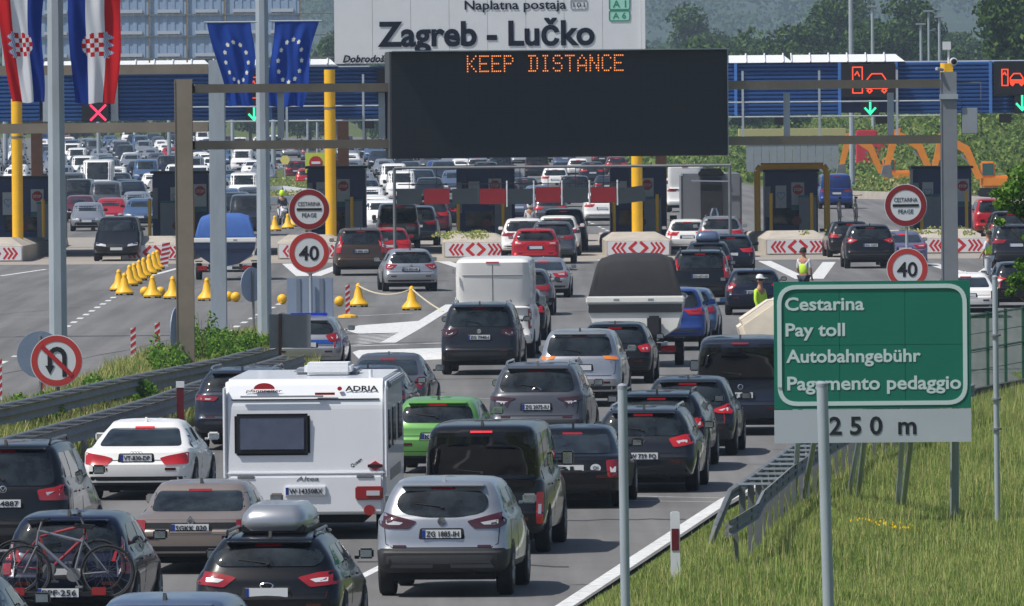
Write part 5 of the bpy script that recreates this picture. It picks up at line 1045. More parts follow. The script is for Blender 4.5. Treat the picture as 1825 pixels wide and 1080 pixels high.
park('wagon', 730, 519, P['silver'], 'silver blue estate car right of the chained yellow bells', tail=[(.50, .0), (.985, .04), (.985, -.14), (.72, -.15)], ptxt='ZG 8331-HK', head=-4.0, badge=('ring', -.03), over=dict(w=.93), pz=.80)
park('bigsuv', 643, 491, P['brown'], 'brown suv with tall red lamps entering the central lane', tail='volvo', ptxt='B 8085 HG', head=-2.2, lamp2=True, brake=True, over=dict(H=1.70))
park('hatch', 694, 470, P['red'], 'small red hatchback between the brown suv and the grey minibus', head=-2, lod=1, brake=True); park('van', 710, 442, P['beige'], 'pale grey beige minibus with a large rear window', head=-1.5, lod=1, brake=True, rw=[(-.62, 1.08), (.62, 1.08), (.82, 1.3), (.80, 1.72), (-.80, 1.72), (-.82, 1.3)])
park('suv', 744, 438, P['slate'], 'dark suv just right of the pale beige minibus', head=1.5, lod=1, over=dict(H=1.75)); park('suv', 768, 420, P['maroon'], 'dark red suv under the hanging boards', head=1, lod=1, brake=True); park('hatch', 790, 404, P['navy'], 'dark blue car beyond the dark red suv', head=1, lod=1, brake=True)
park('bigsuv', 1249, 543, P['black'], 'black suv with tall red lamps right of the covered speedboat', tail='volvo', ptxt='ZG 6271-GF', head=1.5, brake=True, over=dict(H=1.68), rails=M['trim'])
park('hatch', 1344, 561, P['navy'], 'dark blue hatchback with a white plate above the green board', tail='tri', ptxt='ZG 470', head=1.0, over=dict(w=.87, H=1.44))
park('suv', 1198, 624, P['blue'], 'blue car hidden behind the right side of the speedboat', head=3.2, lod=1, brake=True); park('wagon', 1222, 608, P['skyblue'], 'pale blue estate car right of the speedboat cover', head=3.0, lod=1)
tr3, s3, _ = park('hatch', 1262, 502, P['slate'], 'dark blue hatchback carrying a grey roof box', head=1.2, lod=1); park('hatch', 1303, 486, P['navy'], 'dark navy hatchback right of the car with the grey roof box', head=1.5, lod=1, brake=True)
park('suv', 1285, 458, P['silver'], 'silver suv with roof rails behind the car with the roof box', head=.5, brake=True, rails=RAILS, lod=1, over=dict(w=.95)); park('hatch', 1225, 452, P['white'], 'small white car left of the silver suv', head=.5, lod=1, brake=True)
park('suv', 1550, 478, P['black'], 'black suv with bright red lamps waiting at the ochre framed booth', tail=[(.52, -.0), (.95, .09), (.985, -.08), (.80, -.13)], ptxt='ZG 1277', head=-1.0, brake=True, over=dict(w=.95, H=1.65))
park('wagon', 1514, 458, P['black'], 'black estate car carrying upright bicycles on its roof', head=-2, lod=1, brake=True); park('sedan', 1610, 474, P['violet'], 'violet grey saloon between the black suv and the gantry leg', head=-1, brake=True, tail='wide')
park('sedan', 1548, 610, P['slate'], 'dark blue car roof just showing above the green toll board', head=0, lod=1, over=dict(H=1.44)); park('sedan', 1722, 566, P['white'], 'white saloon with square red lamps right of the green board', tail=[(.80, -.02), (.985, -.02), (.985, -.25), (.80, -.25)], head=1.0, ptxt='')
park('hatch', 1818, 548, P['black'], 'black hatchback with high brake lamp at the right edge by the leaves', head=-2, tail='claw', brake=True); park('suv', 1808, 478, P['darkgrey'], 'dark grey suv at the right edge beyond the hi vis worker', head=-2, lod=1); park('suv', 1800, 448, P['black'], 'black suv with lit brake lamps between the red and grey suvs', head=-1, lod=1, brake=True)
park('bigsuv', 1772, 425, P['red'], 'bright red suv behind the right most booth', head=-1, tail='claw', lod=1, brake=True); park('van', 1489, 372, P['blue'], 'blue van leaving beyond the ochre framed booth', head=-2, lod=1, rw=False); park('suv', 1660, 410, P['grey'], 'grey car half hidden between the toll sign and gantry leg', lod=1, head=0)
# police car
pt, ps, pq = park('hatch', 548, 664, P['silver'], 'silver and blue police car behind the square board back', tail=[(.55, .02), (.93, .12), (.98, .04), (.985, -.10), (.66, -.12)], head=2.5, over=dict(H=1.43, w=.9))
decal(pq, [(-.75, .70), (.75, .70), (.75, .80), (-.75, .80)], 'R', .006, .12).build('blue_band', paint('police', (30, 80, 170), 0), pt); decal(pq, [(-.6, .66), (3.2, .70), (3.2, .86), (-.6, .80)], 'S+', .006, .15).build('blue_band', MATS['paint_police'], pt)
MB().box((0, .75, ps['H'] + .05), (.9, .22, .07)).build('light_bar', mat('blue_beacon', (24, 60, 190), .2), pt, bevel=.02)
park('sedan', 652, 770, P['slate'], 'dark grey blue saloon with lit high brake lamp just right of the caravan roof', over=dict(H=1.44), brake=True, tail='wide'); park('sedan', 690, 744, P['grey'], 'grey saloon with a red lamp ahead of the dark saloon', tail='round', over=dict(H=1.46), head=4.0)
# sticker on the liftback
# roof boxes
def roofbox(par_t, s_, col, lab, x=.0, y=.9, w_=.42, l_=1.9, h_=.36, bars=False):
    M4 = Matrix.Translation(par_t.location) @ Matrix.Rotation(par_t.rotation_euler.z, 4, 'Z'); p = M4 @ Vector((x, y, s_['H'] + .05)); t = thing('roof_box', lab, 'roof box', p, par_t.rotation_euler.z); mb = MB(); R_ = []
    for z, k, yk in ((.0, .93, .97), (.05, 1, 1), (.12, 1, 1), (.2, .93, .97), (h_ * .82, .82, .90), (h_ * .98, .72, .84), (h_, .62, .76)):
        R_.append(len(mb.v)); 
        for i in range(28):
            a = i * math.tau / 28; c_, s2 = math.cos(a), math.sin(a); mb.v.append((w_ * k * math.copysign(abs(c_) ** .32, c_), l_ / 2 * yk * math.copysign(abs(s2) ** .32, s2), z))
    for a, b in zip(R_, R_[1:]):
        for i in range(28): mb.f.append((a + i, a + (i + 1) % 28, b + (i + 1) % 28, b + i)); mb.m.append(0)
    mb.f.append(tuple(range(28))[::-1]); mb.m.append(0); mb.f.append(tuple(R_[-1] + i for i in range(28))); mb.m.append(0); mb.build('lid', col, t, True, ang=50)
    MB().box((0, 0, .02), (w_ * 1.9, l_ * .95, .10)).build('tray', M['black'], t, bevel=.02)
    for yy in (-.45, .45): MB().box((0, yy, -.055), (1.18, .08, .035)).build('cross_bar', M['chrome'], t, bevel=.01)
roofbox(tb, sb, P['silver'], 'silver roof box on the black hatchback at the bottom', y=1.0, h_=.31); roofbox(tr3, s3, P['bluegrey'], 'blue grey roof box on the dark blue hatchback', h_=.32, l_=1.6)
# bicycles
def bicycle(par_t, off, lab, fr, flip=1, lean=0.0, rz=0.0):
    M4 = Matrix.Translation(par_t.location) @ Matrix.Rotation(par_t.rotation_euler.z, 4, 'Z'); p = M4 @ Vector(off); t = thing('bicycle', lab, 'bicycle', p, par_t.rotation_euler.z + rz); t.rotation_euler.x = lean; f = flip; r = .335
    for x in (-.53 * f, .53 * f):
        n = 30; tr = MB(); 
        for i in range(n):
            a, b = i * math.tau / n, (i + 1) * math.tau / n; tr.rod((x + r * math.cos(a), 0, r + r * math.sin(a)), (x + r * math.cos(b), 0, r + r * math.sin(b)), .019, n=6)
        o = tr.build('wheel', M['tyre'], t); rm = MB()
        for i in range(n):
            a, b = i * math.tau / n, (i + 1) * math.tau / n; k = r - .03; rm.rod((x + k * math.cos(a), 0, r + k * math.sin(a)), (x + k * math.cos(b), 0, r + k * math.sin(b)), .009, n=5)
        for i in range(14): a = i * math.tau / 14; rm.rod((x, .02 if i % 2 else -.02, r), (x + (r - .03) * math.cos(a), 0, r + (r - .03) * math.sin(a)), .0022, n=3)
        rm.rod((x, -.04, r), (x, .04, r), .022, n=8); rm.build('spokes', M['rim'], o)
    A, B, C, D, E = (-.53 * f, 0, r), (-.10 * f, 0, .30), (-.24 * f, 0, .80), (.34 * f, 0, .86), (.53 * f, 0, r)
    q = MB(); q.rod(B, C, .017).rod(B, (.36 * f, 0, .72), .021).rod((-.22 * f, 0, .72), D, .019).rod(A, B, .011).rod(A, (-.22 * f, 0, .74), .010).rod(D, (.37 * f, 0, .68), .02); q.build('frame', fr, t, True)
    q = MB(); q.rod((.37 * f, .05, .66), (.53 * f, .05, r), .012).rod((.37 * f, -.05, .66), (.53 * f, -.05, r), .012).rod(D, (.30 * f, 0, .98), .014); q.build('fork', M['steeld'], t)
    q = MB(); q.rod((.27 * f, -.26, 1.0), (.30 * f, 0, .98), .012).rod((.27 * f, .26, 1.0), (.30 * f, 0, .98), .012).rod((.24 * f, -.28, 1.0), (.27 * f, -.20, 1.0), .018).rod((.24 * f, .28, 1.0), (.27 * f, .20, 1.0), .018); q.build('handlebar', M['black'], t)
    q = MB(); q.prism([(-.38 * f, .93), (-.12 * f, .95), (-.10 * f, .91), (-.34 * f, .87)], -.06, .06).rod(C, (-.26 * f, 0, .9), .013); q.build('saddle', M['black'], t, bevel=.015)
    q = MB(); q.lathe([(.001, -.05), (.09, -.05), (.09, -.04)], 16, B, 'Y').rod((B[0], -.07, B[2]), (B[0] + .08, -.07, B[2] - .15), .011).rod((B[0], .07, B[2]), (B[0] - .08, .07, B[2] + .15), .011).box((B[0] + .08, -.11, B[2] - .15), (.09, .08, .025)).box((B[0] - .08, .11, B[2] + .15), (.09, .08, .025)); q.build('crankset', M['steeld'], t)
    return t
bicycle(tk, (-.05, -1.02, .42), 'red bicycle on the rack behind the dark blue hatchback', mat('bike_red', (150, 34, 40), .3, coat=1), 1); bicycle(tk, (.08, -1.20, .36), 'silver grey bicycle leaning behind the red one on the rack', mat('bike_grey', (130, 134, 142), .3, .4, coat=1), -1)
q = MB(); q.box((0, -1.12, .42), (1.3, .5, .05)).rod((0, -.7, .4), (0, -1.2, .42), .04).rod((-.3, -1.12, .44), (-.3, -.9, 1.2), .018).rod((.3, -1.12, .44), (.3, -.9, 1.2), .018); q.build('bike_rack', M['black'], tk); plate(tk, .0, -1.38, .44, 'PPF·256')
for x in (-.52, .52): MB().box((x, -1.38, .46), (.18, .03, .10)).build('rack_lamp', M['tail'], tk)
tw, sw = [o for o in COL.objects if o.get('label', '').startswith('black estate car carrying')][0], KINDS['wagon']
for i, dx in enumerate((-.32, .32)):
    b = bicycle(tw, (dx, .9, 1.42), ('left' if i == 0 else 'right') + ' upright black bicycle on the roof of the black estate car', M['black'], 1, rz=math.pi / 2)
# country sticker and decals
to = [o for o in COL.objects if o.get('label', '').startswith('black liftback')][0]
o = MB().prism(circ(.45, .66, .085, 20, .065), -1.012, -1.0).build('country_sticker', M['platew'], to); o.location.y = .06; text('CH', .085, .055, M['ink'], o, (.408, -1.016, .635), bold=.02)
# ------------------------------------------------------------------ caravan
def caravan(cx, by, head):
    p = at(cx, by); p.z = 0; t = thing('caravan', 'big white touring caravan with a dark rear window and red corner lamps', 'caravan', p, -R(head)); Wd, L, H_ = 1.215, 5.8, 2.62; zb = .40
    t.scale = (1, 1, .925); CW = mat('caravan_white', (226, 228, 232), .35, coat=.5, noise=.03, nscale=1); sec = rpoly([(0.02, zb), (L, zb), (L + .1, 1.5), (L - .55, H_), (.22, H_), (.03, 2.25), (.0, 1.1)], .12, 4)
    mb = MB(); mb.prism(sec, -Wd, Wd, 'X'); mb.build('body', CW, t, bevel=.05)
    y = -.02; MB().box((0, y, .74), (2 * Wd - .10, .10, .62)).build('rear_apron', CW, t, bevel=.03)
    MB().box((0, .02, 1.09), (2 * Wd - .04, .12, .05)).build('shelf_edge', CW, t, bevel=.02); MB().box((0, .06, 2.29), (2 * Wd - .2, .06, .015)).build('upper_seam', M['seam'], t)
    def pz(z): return 0.0 if z < 1.1 else (.03 * (z - 1.1) / 1.15)
    for sx in (-1, 1): MB().box((sx * (Wd + .005), .06, 1.75), (.05, .16, 1.5)).build('corner_profile', CW, t, bevel=.02)
    MB().box((-.50, -.0, 1.72), (1.14, .07, .68)).build('window_frame', M['black'], t, bevel=.04); o = MB().box((-.50, -.035, 1.73), (.99, .03, .53)).build('rear_window', mat('caravan_window', (84, 92, 112), .15, noise=.12, nscale=5), t, bevel=.03)
    MB().box((-.35, -.015, 2.06 + .28), (1.25, .03, .03)).build('grab_rail', M['grey'], t); MB().box((.30, .02, 2.38), (.30, .05, .04)).build('high_brake_lamp', M['tail'], t)
    text('ADRIA', .50, .085, M['ink'], t, (.60, .092, 2.42), bold=.03); MB().prism(circ(.52, 2.46, .035, 10), .05, .09).build('logo_dot', M['signr'], t)
    text('Altea', .34, .075, M['steeld'], t, (-.14, -.076, .965), shear=.2); text('Queen', .20, .06, M['ink'], t, (.70, -.0, 1.17), shear=.2).rotation_euler = (0, R(-38), 0)
    q = MB(); q.prism([(-.62 + .16 * math.cos(a), 2.46 + .10 * math.sin(a)) for a in [i / 10 * math.pi for i in range(11)]], .05, .09); q.build('red_sun_logo', M['signr'], t); text('pfannreiter', .55, .05, M['ink'], t, (-.90, .085, 2.41), shear=.2)
    o = MB().prism([(1.02, 1.20), (1.14, 1.28), (1.26, 1.20), (1.14, 1.12)], -.03, .02).build('red_sticker', M['signr'], t); MB().box((1.14, -.035, 1.20), (.22, .01, .05)).build('sticker_band', M['black'], o); o.location = (-.09, 0, 0)
    MB().box((-.0, -.08, .80), (.62, .04, .17)).build('plate_recess', CW, t, bevel=.01); plate(t, .0, -.105, .80, 'W·14350BX', .60, .12)
    for sx in (-1, 1):
        o = MB().box((sx * .96, -.085, .76), (.42, .06, .22)).build('corner_lamp', M['tail'], t, bevel=.02); MB().box((sx * 1.02, -.12, .76), (.20, .02, .08)).build('clear_lens', M['tailw'], o)
        MB().prism(circ(sx * .96, .48, .085, 18), -.10, -.06).build('round_reflector', M['tail'], t); MB().box((sx * .90, -.06, 1.03), (.26, .05, .045)).build('grab_handle', M['steeld'], t, bevel=.01)
        wheel(t, sx * (Wd - .16), 3.3, .32); wheel(t, sx * (Wd - .16), 2.55, .32)
    for y0_, y1_, z0_, z1_ in ((.7, 1.2, 1.45, 2.1), (2.0, 2.9, 1.45, 2.1), (3.9, 4.9, 1.5, 2.1)): MB().box((Wd + .006, (y0_ + y1_) / 2, (z0_ + z1_) / 2), (.03, y1_ - y0_, z1_ - z0_)).build('side_window', M['tint'], t, bevel=.01)
    MB().box((Wd + .003, 3.0, 1.0), (.012, 3.2, .18)).build('grey_stripe', mat('taupe', (150, 144, 136), .5), t); MB().box((Wd + .02, 3.0, 2.5), (.07, 4.4, .11)).build('awning_rail', M['grey'], t, bevel=.02)
    MB().box((0, 2.9, .33), (1.7, 5.2, .14)).build('chassis', M['seam'], t); MB().box((.25, 2.2, H_ + .11), (.72, .9, .20)).build('roof_air_unit', M['white'], t, bevel=.05); MB().box((.2, 2.9, H_ + .05), (1.0, 1.0, .10)).build('roof_hatch', M['grey'], t, bevel=.04)
    MB().rod((.95, .9, H_), (.95, .9, H_ + .12), .03).build('vent', M['white'], t); return t
caravan(546, 962, 2.0)
# ------------------------------------------------------------------ boats on trailers
def hull(L, Wd, z0, z1, nb=14):
    """stern at y=0, bow forward; returns rings of (x,z) per station"""
    st = []
    for i in range(nb + 1):
        t = i / nb; w_ = Wd * (1 - max(0, (t - .45) / .55) ** 2.2 * .96); k = z0 + (z1 - z0) * .0 + (t ** 3) * (z1 - z0) * .75
        st.append((t * L, [(0, k), (w_ * .45, k + .10), (w_ * .86, k + .30 * (1 - t) + .12), (w_ * .95, z1 - .30 + .15 * t), (w_, z1 + .18 * t)]))
    return st
def boat(cx, by, head, lab, deckc, stripe, cover, name_='speedboat', Wd=1.15, L=5.6, z0=.55, z1=1.35, cov=.62, hullm=None):
    p = at(cx, by); p.z = 0; t = thing(name_, lab, 'boat', p, -R(head)); st = hull(L, Wd, z0, z1); mb = MB(); K = 9
    for y, half in st:
        ring = [(-x, z) for x, z in half[:0:-1]] + half
        mb.v += [(x, y, z) for x, z in ring]
    for i in range(len(st) - 1):
        for j in range(K - 1): mb.f.append((i * K + j, i * K + j + 1, (i + 1) * K + j + 1, (i + 1) * K + j)); mb.m.append(1 if j in (0, K - 2) else 0)
    mb.f.append(tuple(range(K))); mb.m.append(0); mb.f.append(tuple((len(st) - 1) * K + i for i in range(K))); mb.m.append(0); mb.build('hull', [hullm or deckc, stripe], t, True, ang=30)
    MB().box((0, -.02, z1 - .19), (Wd * 1.93, .04, .20)).build('stern_stripe', stripe, t)
    MB().box((0, .04, z1 + .02), (Wd * 2.04, .20, .17)).build('stern_deck', deckc, t, bevel=.03); MB().box((0, L * .42, z1 + .0), (Wd * 1.96, L * .8, .07)).build('deck', deckc, t, bevel=.02)
    mb = MB(); n = 22
    ST = ((.13, .10, .97), (.20, .45, .955), (.30, .82, .93), (.42, .97, .91), (.8, 1.0, .90), (1.6, 1.02, .90), (2.4, .98, .88), (3.0, .80, .84), (3.35, .40, .78), (3.5, .08, .72))
    for y, hf, wf in ST:
        for i in range(n + 1):
            a = math.pi * i / n; c_, s_ = math.cos(a), math.sin(a); zz = abs(s_) ** .26; xx = math.copysign(abs(c_) ** .30, c_)
            mb.v.append((Wd * wf * xx * (1 - .13 * zz * hf), y + .006 * math.sin(i * 2.1), z1 + .08 + cov * hf * zz * (1 - .03 * math.cos(a * 6))))
    for k in range(len(ST) - 1):
        for i in range(n): q_ = k * (n + 1) + i; mb.f.append((q_, q_ + 1, q_ + n + 2, q_ + n + 1)); mb.m.append(0)
    mb.f.append(tuple(range(n + 1))); mb.m.append(0); mb.build('cover', cover, t, True, ang=60)
    for sx in (-.45, .38): MB().box((sx, -.04, z1 + .02), (.14, .05, .05)).build('cleat', M['grey'], t)
    return t, p
CVR = mat('black_canvas', (38, 38, 42), .8, noise=.15, nscale=2, bump=.4, bscale=4); HW = mat('hull_white', (236, 236, 232), .3, coat=.6, noise=.03, nscale=2); HD_ = mat('hull_dark', (44, 46, 50), .3, coat=.5)
def trailer(cx, by, head, lab, wd=1.0, L=6.2, lamp_z=.45, top=.6):
    p = at(cx, by); p.z = 0; t = thing('boat_trailer', lab, 'trailer', p, -R(head))
    for sx in (-1, 1): MB().box((sx * .55, L / 2, .42), (.08, L, .1)).build('side_beam', M['steel'], t); wheel(t, sx * wd, 2.0, .30); MB().box((sx * wd, 2.0, .66), (.26, .8, .03)).build('mudguard', M['black'], t, bevel=.01); MB().box((sx * .8, -.03, .45), (.34, .06, .16)).build('tail_lamp', M['tail'], t); MB().box((sx * .55, .6, .50), (.1, .5, .14)).build('bunk', M['plastic'], t)
    MB().box((0, 0, .45), (2.0, .05, .10)).build('lamp_bar', M['plastic'], t); plate(t, .0, -.05, .45); MB().rod((-wd, 2, .3), (wd, 2, .3), .04).build('axle', M['steeld'], t); MB().rod((0, L, .42), (0, L + 1.2, .45), .05).build('drawbar', M['steel'], t); return t
boat(1133, 655, 2.6, 'white speedboat with a dark stripe under a black canvas cover', HW, HD_, CVR, Wd=1.17, z0=.55, z1=1.62, cov=1.0); trailer(1133, 655, 2.6, 'trailer under the speedboat with the black cover')
ob = MB(); ob.box((.45, -.28, 1.0), (.34, .42, .5)).box((.45, -.15, .55), (.12, .2, .7)); pb = at(1133, 655); o = ob.build('outboard_motor', M['plastic'], None, bevel=.05, loc=(pb.x, pb.y, 0)); tag(o, 'dark outboard motor hanging at the stern of the speedboat', 'boat motor')
CB = mat('blue_canvas', (52, 92, 160), .8, noise=.1, nscale=2, bump=.4, bscale=4); HN = mat('hull_navy', (26, 44, 78), .3, coat=.5)
boat(401, 500, 0.5, 'white and navy motorboat under a bright blue cover beyond the bells', HW, HN, CB, name_='motorboat', Wd=1.12, z0=.5, z1=1.42, cov=.85, L=5.4, hullm=HN); trailer(401, 500, .5, 'trailer under the motorboat with the blue cover')
# pale tarpaulin load beside the grey minibus, behind the green board
p = at(1372, 668); tp = thing('covered_trailer', 'trailer load under a cream tarpaulin left of the green board', 'trailer', (p.x, p.y, 0)); q = MB(); TP = mat('cream_tarp', (206, 196, 178), .8, noise=.08, nscale=2, bump=.5, bscale=3)
q.add([(-.55, 0, .5), (1.3, 0, .5), (1.3, 3.4, .5), (-.55, 3.4, .5), (-.75, .1, 1.2), (1.3, .1, 1.35), (1.3, 3.3, 1.35), (-.75, 3.3, 1.2), (.1, .3, 1.78), (.95, .3, 1.85), (.95, 3.0, 1.85), (.1, 3.0, 1.78)], [(3, 2, 1, 0), (0, 1, 5, 4), (1, 2, 6, 5), (2, 3, 7, 6), (3, 0, 4, 7), (4, 5, 9, 8), (5, 6, 10, 9), (6, 7, 11, 10), (7, 4, 8, 11), (8, 9, 10, 11)])
q.build('tarpaulin', TP, tp, True, bevel=.12); MB().box((.3, 1.7, .42), (1.7, 3.3, .16)).build('trailer_bed', M['steeld'], tp); wheel(tp, -.65, 1.6, .3); wheel(tp, 1.25, 1.6, .3); MB().box((.75, -.02, 1.42), (.3, .08, .18)).build('dark_box', M['plastic'], tp)
# camper rear with dark curtain, beyond the middle booths
p = at(1268, 432); k = S(p.y); tc_ = thing('camper_van', 'grey camper rear with a dark hanging cover and awning bar', 'camper van', (p.x, p.y, 0)); MB().box((.02, 2.6, 1.72), (2.62, 5.2, 2.5)).build('body', mat('camper_grey', (122, 126, 134), .5, .2, noise=.06), tc_, bevel=.08)
MB().prism([(-.45, .9), (-.95, .62), (.95, .62), (.52, .95), (.46, 2.75), (-.46, 2.75)], -.12, -.0).build('dark_cover', CVR, tc_); MB().box((0, -.05, 2.98), (1.1, .3, .2)).box((0, .6, 3.1), (.9, 1.0, .2)).build('roof_pod', M['black'], tc_, bevel=.04); MB().rod((-.85, -.2, 2.68), (.9, -.2, 2.64), .035).build('awning_bar', M['chrome'], tc_)
MB().lathe([(.001, .62), (.14, .58), (.22, .35), (.24, 0)], 16, (.12, -.32, .9)).build('chrome_dome', M['chrome'], tc_, True)
for sx in (-1, 1): wheel(tc_, sx * 1.05, 1.2, .36); MB().box((sx * 1.2, -.03, .85), (.14, .05, .3)).build('tail_lamp', M['tail'], tc_)
tv, _, qv = park('panel', 1222, 378, P['white'], 'white panel van beyond the camper', head=2, lod=1, rw=False)
# ------------------------------------------------------------------ queues beyond the booths
def proto(kind, lod, front, **k): 
    ov = dict(k.pop('over', {}));
    if front: ov['front'] = 1
    t, s, _ = vehicle(kind, (0, 0, 0), math.pi if front else 0, P['white'], 'proto', over=ov, lod=2, **k); return t, s
PF = {k: proto(k, 2, True) for k in ('hatch', 'suv', 'wagon', 'van', 'panel', 'smallhatch', 'bigsuv')}
PB_ = {k: proto(k, 2, False, brake=(k in ('suv', 'hatch'))) for k in ('hatch', 'suv', 'wagon', 'bigsuv', 'sedan', 'van')}
CN = dict(silver='silver', white='white', black='black', navy='dark blue', darkgrey='dark grey', grey='grey', midgrey='mid grey', blue='blue', skyblue='pale blue', red='red', maroon='dark red', slate='slate blue', beige='beige', bluegrey='blue grey')
KN = dict(hatch='hatchback', suv='suv', wagon='estate car', van='minibus', panel='panel van', smallhatch='small hatchback', bigsuv='large suv', sedan='saloon')
CW_ = ['silver'] * 9 + ['white'] * 10 + ['black'] * 3 + ['navy'] * 2 + ['darkgrey'] * 3 + ['grey'] * 3 + ['skyblue'] * 2 + ['blue', 'red', 'maroon', 'slate', 'slate', 'beige', 'bluegrey', 'bluegrey']
used = set(); r2 = random.Random(21); ORD = ['first', 'second', 'third', 'fourth', 'fifth', 'sixth', 'seventh', 'eighth', 'ninth', 'tenth', 'eleventh', 'twelfth', 'thirteenth', 'fourteenth', 'fifteenth', 'sixteenth', 'seventeenth', 'eighteenth', 'nineteenth', 'twentieth']
def place_far(kind, front, x, y, cname, label, group, turn=0.0):
    pr, s = (PF if front else PB_)[kind]; key = (kind, front); c = pr if key not in used else copy_tree(pr); used.add(key)
    p = at(x, y); c.location = (p.x, p.y + (s['wb'] if front else 0), 0); c.rotation_euler = (0, 0, (math.pi if front else 0) + turn); c['label'] = label; c['group'] = group
    for o in c.children:
        if o.name.split('.')[0] in ('body',): o.material_slots[0].link = 'OBJECT'; o.material_slots[0].material = P[cname]
    return c
def lane(n, side, a, b, front, kinds, step=.062, fixed=()):
    (xa, ya), (xb, yb) = a, b; y = ya; i = 0
    while y > yb and i < 18:
        f = (1 / (y - HZ) - 1 / (ya - HZ)) / (1 / (yb - HZ) - 1 / (ya - HZ)); x = xa + (xb - xa) * ((ya - y) / (ya - yb)) + r2.uniform(-.25, .25) * (y - HZ) / 6.8 * .5
        kd = r2.choice(kinds); cn = r2.choice(CW_)
        if i < len(fixed) and fixed[i]: kd, cn = fixed[i]
        lab = f'{CN[cn]} {KN[kd]} {"facing us" if front else "facing away"}, {ORD[i]} back in {n} queue {side}'
        place_far(kd, front, x, y, cn, lab, 'vehicles queuing beyond the toll booths', R(r2.uniform(-1.5, 1.5))); i += 1
        y -= step * (y - HZ) * r2.uniform(.85, 1.25)
FK = ['hatch', 'suv', 'wagon', 'smallhatch', 'bigsuv', 'hatch', 'suv', 'van']; BK = ['hatch', 'suv', 'wagon', 'bigsuv', 'sedan', 'van']
LS = 'left of flag pole'
place_far('bigsuv', True, 210, 465, 'black', 'black suv with headlamps facing us, leaving the left booth lane', 'vehicles queuing beyond the toll booths')
lane('first', LS, (-38, 420), (-12, 262), True, FK, fixed=[('suv', 'white'), ('hatch', 'white')]); lane('second', LS, (30, 380), (28, 262), True, FK, fixed=[('wagon', 'white')]); lane('third', LS, (152, 412), (72, 262), True, FK, fixed=[('smallhatch', 'silver'), ('hatch', 'maroon'), None, ('van', 'midgrey')])
lane('fourth', LS, (196, 402), (112, 262), True, FK, fixed=[('hatch', 'red'), ('van', 'midgrey'), ('suv', 'white'), ('panel', 'white'), ('van', 'white'), ('suv', 'silver'), ('van', 'white')]); lane('fifth', LS, (256, 404), (152, 260), True, FK, fixed=[('wagon', 'skyblue'), ('hatch', 'silver'), ('suv', 'navy')])
lane('sixth', LS, (310, 390), (192, 258), True, FK); lane('seventh', LS, (366, 386), (232, 257), True, FK, fixed=[('suv', 'white')]); lane('eighth', LS, (440, 420), (272, 256), True, FK, fixed=[('van', 'darkgrey'), ('suv', 'darkgrey'), ('wagon', 'skyblue'), ('suv', 'silver')]); lane('ninth', LS, (445, 378), (312, 256), True, FK)
lane('tenth', LS, (470, 330), (352, 258), True, FK, fixed=[('suv', 'silver')]); lane('eleventh', LS, (550, 336), (400, 262), False, BK, fixed=[('hatch', 'red'), ('suv', 'maroon')]); lane('twelfth', LS, (590, 300), (450, 262), False, BK)
MS = 'right of yellow column'
lane('first', MS, (676, 418), (612, 272), True, FK, fixed=[('suv', 'white'), ('hatch', 'white')], step=.075); lane('second', MS, (716, 362), (652, 272), True, FK, step=.07, fixed=[('van', 'white')]); lane('third', MS, (768, 366), (692, 274), True, FK, step=.075); lane('fourth', MS, (810, 350), (732, 276), True, FK, step=.08)
lane('fifth', MS, (860, 345), (772, 278), True, FK, step=.07); lane('sixth', MS, (925, 392), (812, 282), False, BK, step=.075); lane('seventh', MS, (985, 400), (852, 288), False, BK, step=.085); lane('eighth', MS, (1068, 402), (925, 292), False, BK, step=.11, fixed=[('suv', 'white')]); lane('ninth', MS, (1085, 350), (985, 288), False, BK, step=.09)
lane('tenth', MS, (1190, 360), (1050, 284), False, BK, step=.11)
print('FAR', sum(1 for o in COL.objects if o.get('group') == 'vehicles queuing beyond the toll booths'))
# ------------------------------------------------------------------ grass, weeds, trees
import numpy as np
rs = np.random.RandomState(5)
def leafmat(name, c, transl=.35): return mat(name, c, .7, noise=.18, nscale=.7, transl=transl, spec=.2)
GM = [leafmat('grass_mid', (126, 146, 72)), leafmat('grass_light', (162, 180, 100)), leafmat('grass_dark', (86, 110, 50)), leafmat('grass_straw', (196, 188, 126)), leafmat('grass_olive', (138, 152, 80)), mat('flower_yellow', (240, 200, 30), .6)]
def blades(name, P_, h, w_, mi, mats, bend=.35):
    n = len(P_); a = rs.uniform(0, math.tau, n); d = np.stack([np.cos(a), np.sin(a), np.zeros(n)], 1); b = rs.uniform(0, math.tau, n); l = np.stack([np.cos(b), np.sin(b), np.zeros(n)], 1) * (h * bend * rs.uniform(.2, 1, n))[:, None]
    up = np.zeros((n, 3)); up[:, 2] = h; ww = (w_ / 2)[:, None] * d
    v = np.stack([P_ - ww, P_ + ww, P_ + up * .6 + l * .35 + ww * .8, P_ + up * .6 + l * .35 - ww * .8, P_ + up + l], 1).reshape(-1, 3)
    i = np.arange(n)[:, None] * 5; f4 = i + np.array([[0, 1, 2, 3]]); f3 = i + np.array([[3, 2, 4]])
    loops = np.concatenate([f4, f3], 1).reshape(-1); me = bpy.data.meshes.new(name); me.vertices.add(n * 5); me.vertices.foreach_set('co', v.astype(np.float32).ravel())
    me.loops.add(len(loops)); me.loops.foreach_set('vertex_index', loops.astype(np.int32)); me.polygons.add(n * 2)
    st = (np.arange(n)[:, None] * 7 + np.array([[0, 4]])).ravel(); me.polygons.foreach_set('loop_start', st.astype(np.int32)); me.polygons.foreach_set('material_index', np.repeat(mi, 2).astype(np.int32))
    for m in mats: me.materials.append(m)
    me.update(calc_edges=True); me.validate(); o = link(name, me); return tag(o, kind='stuff')
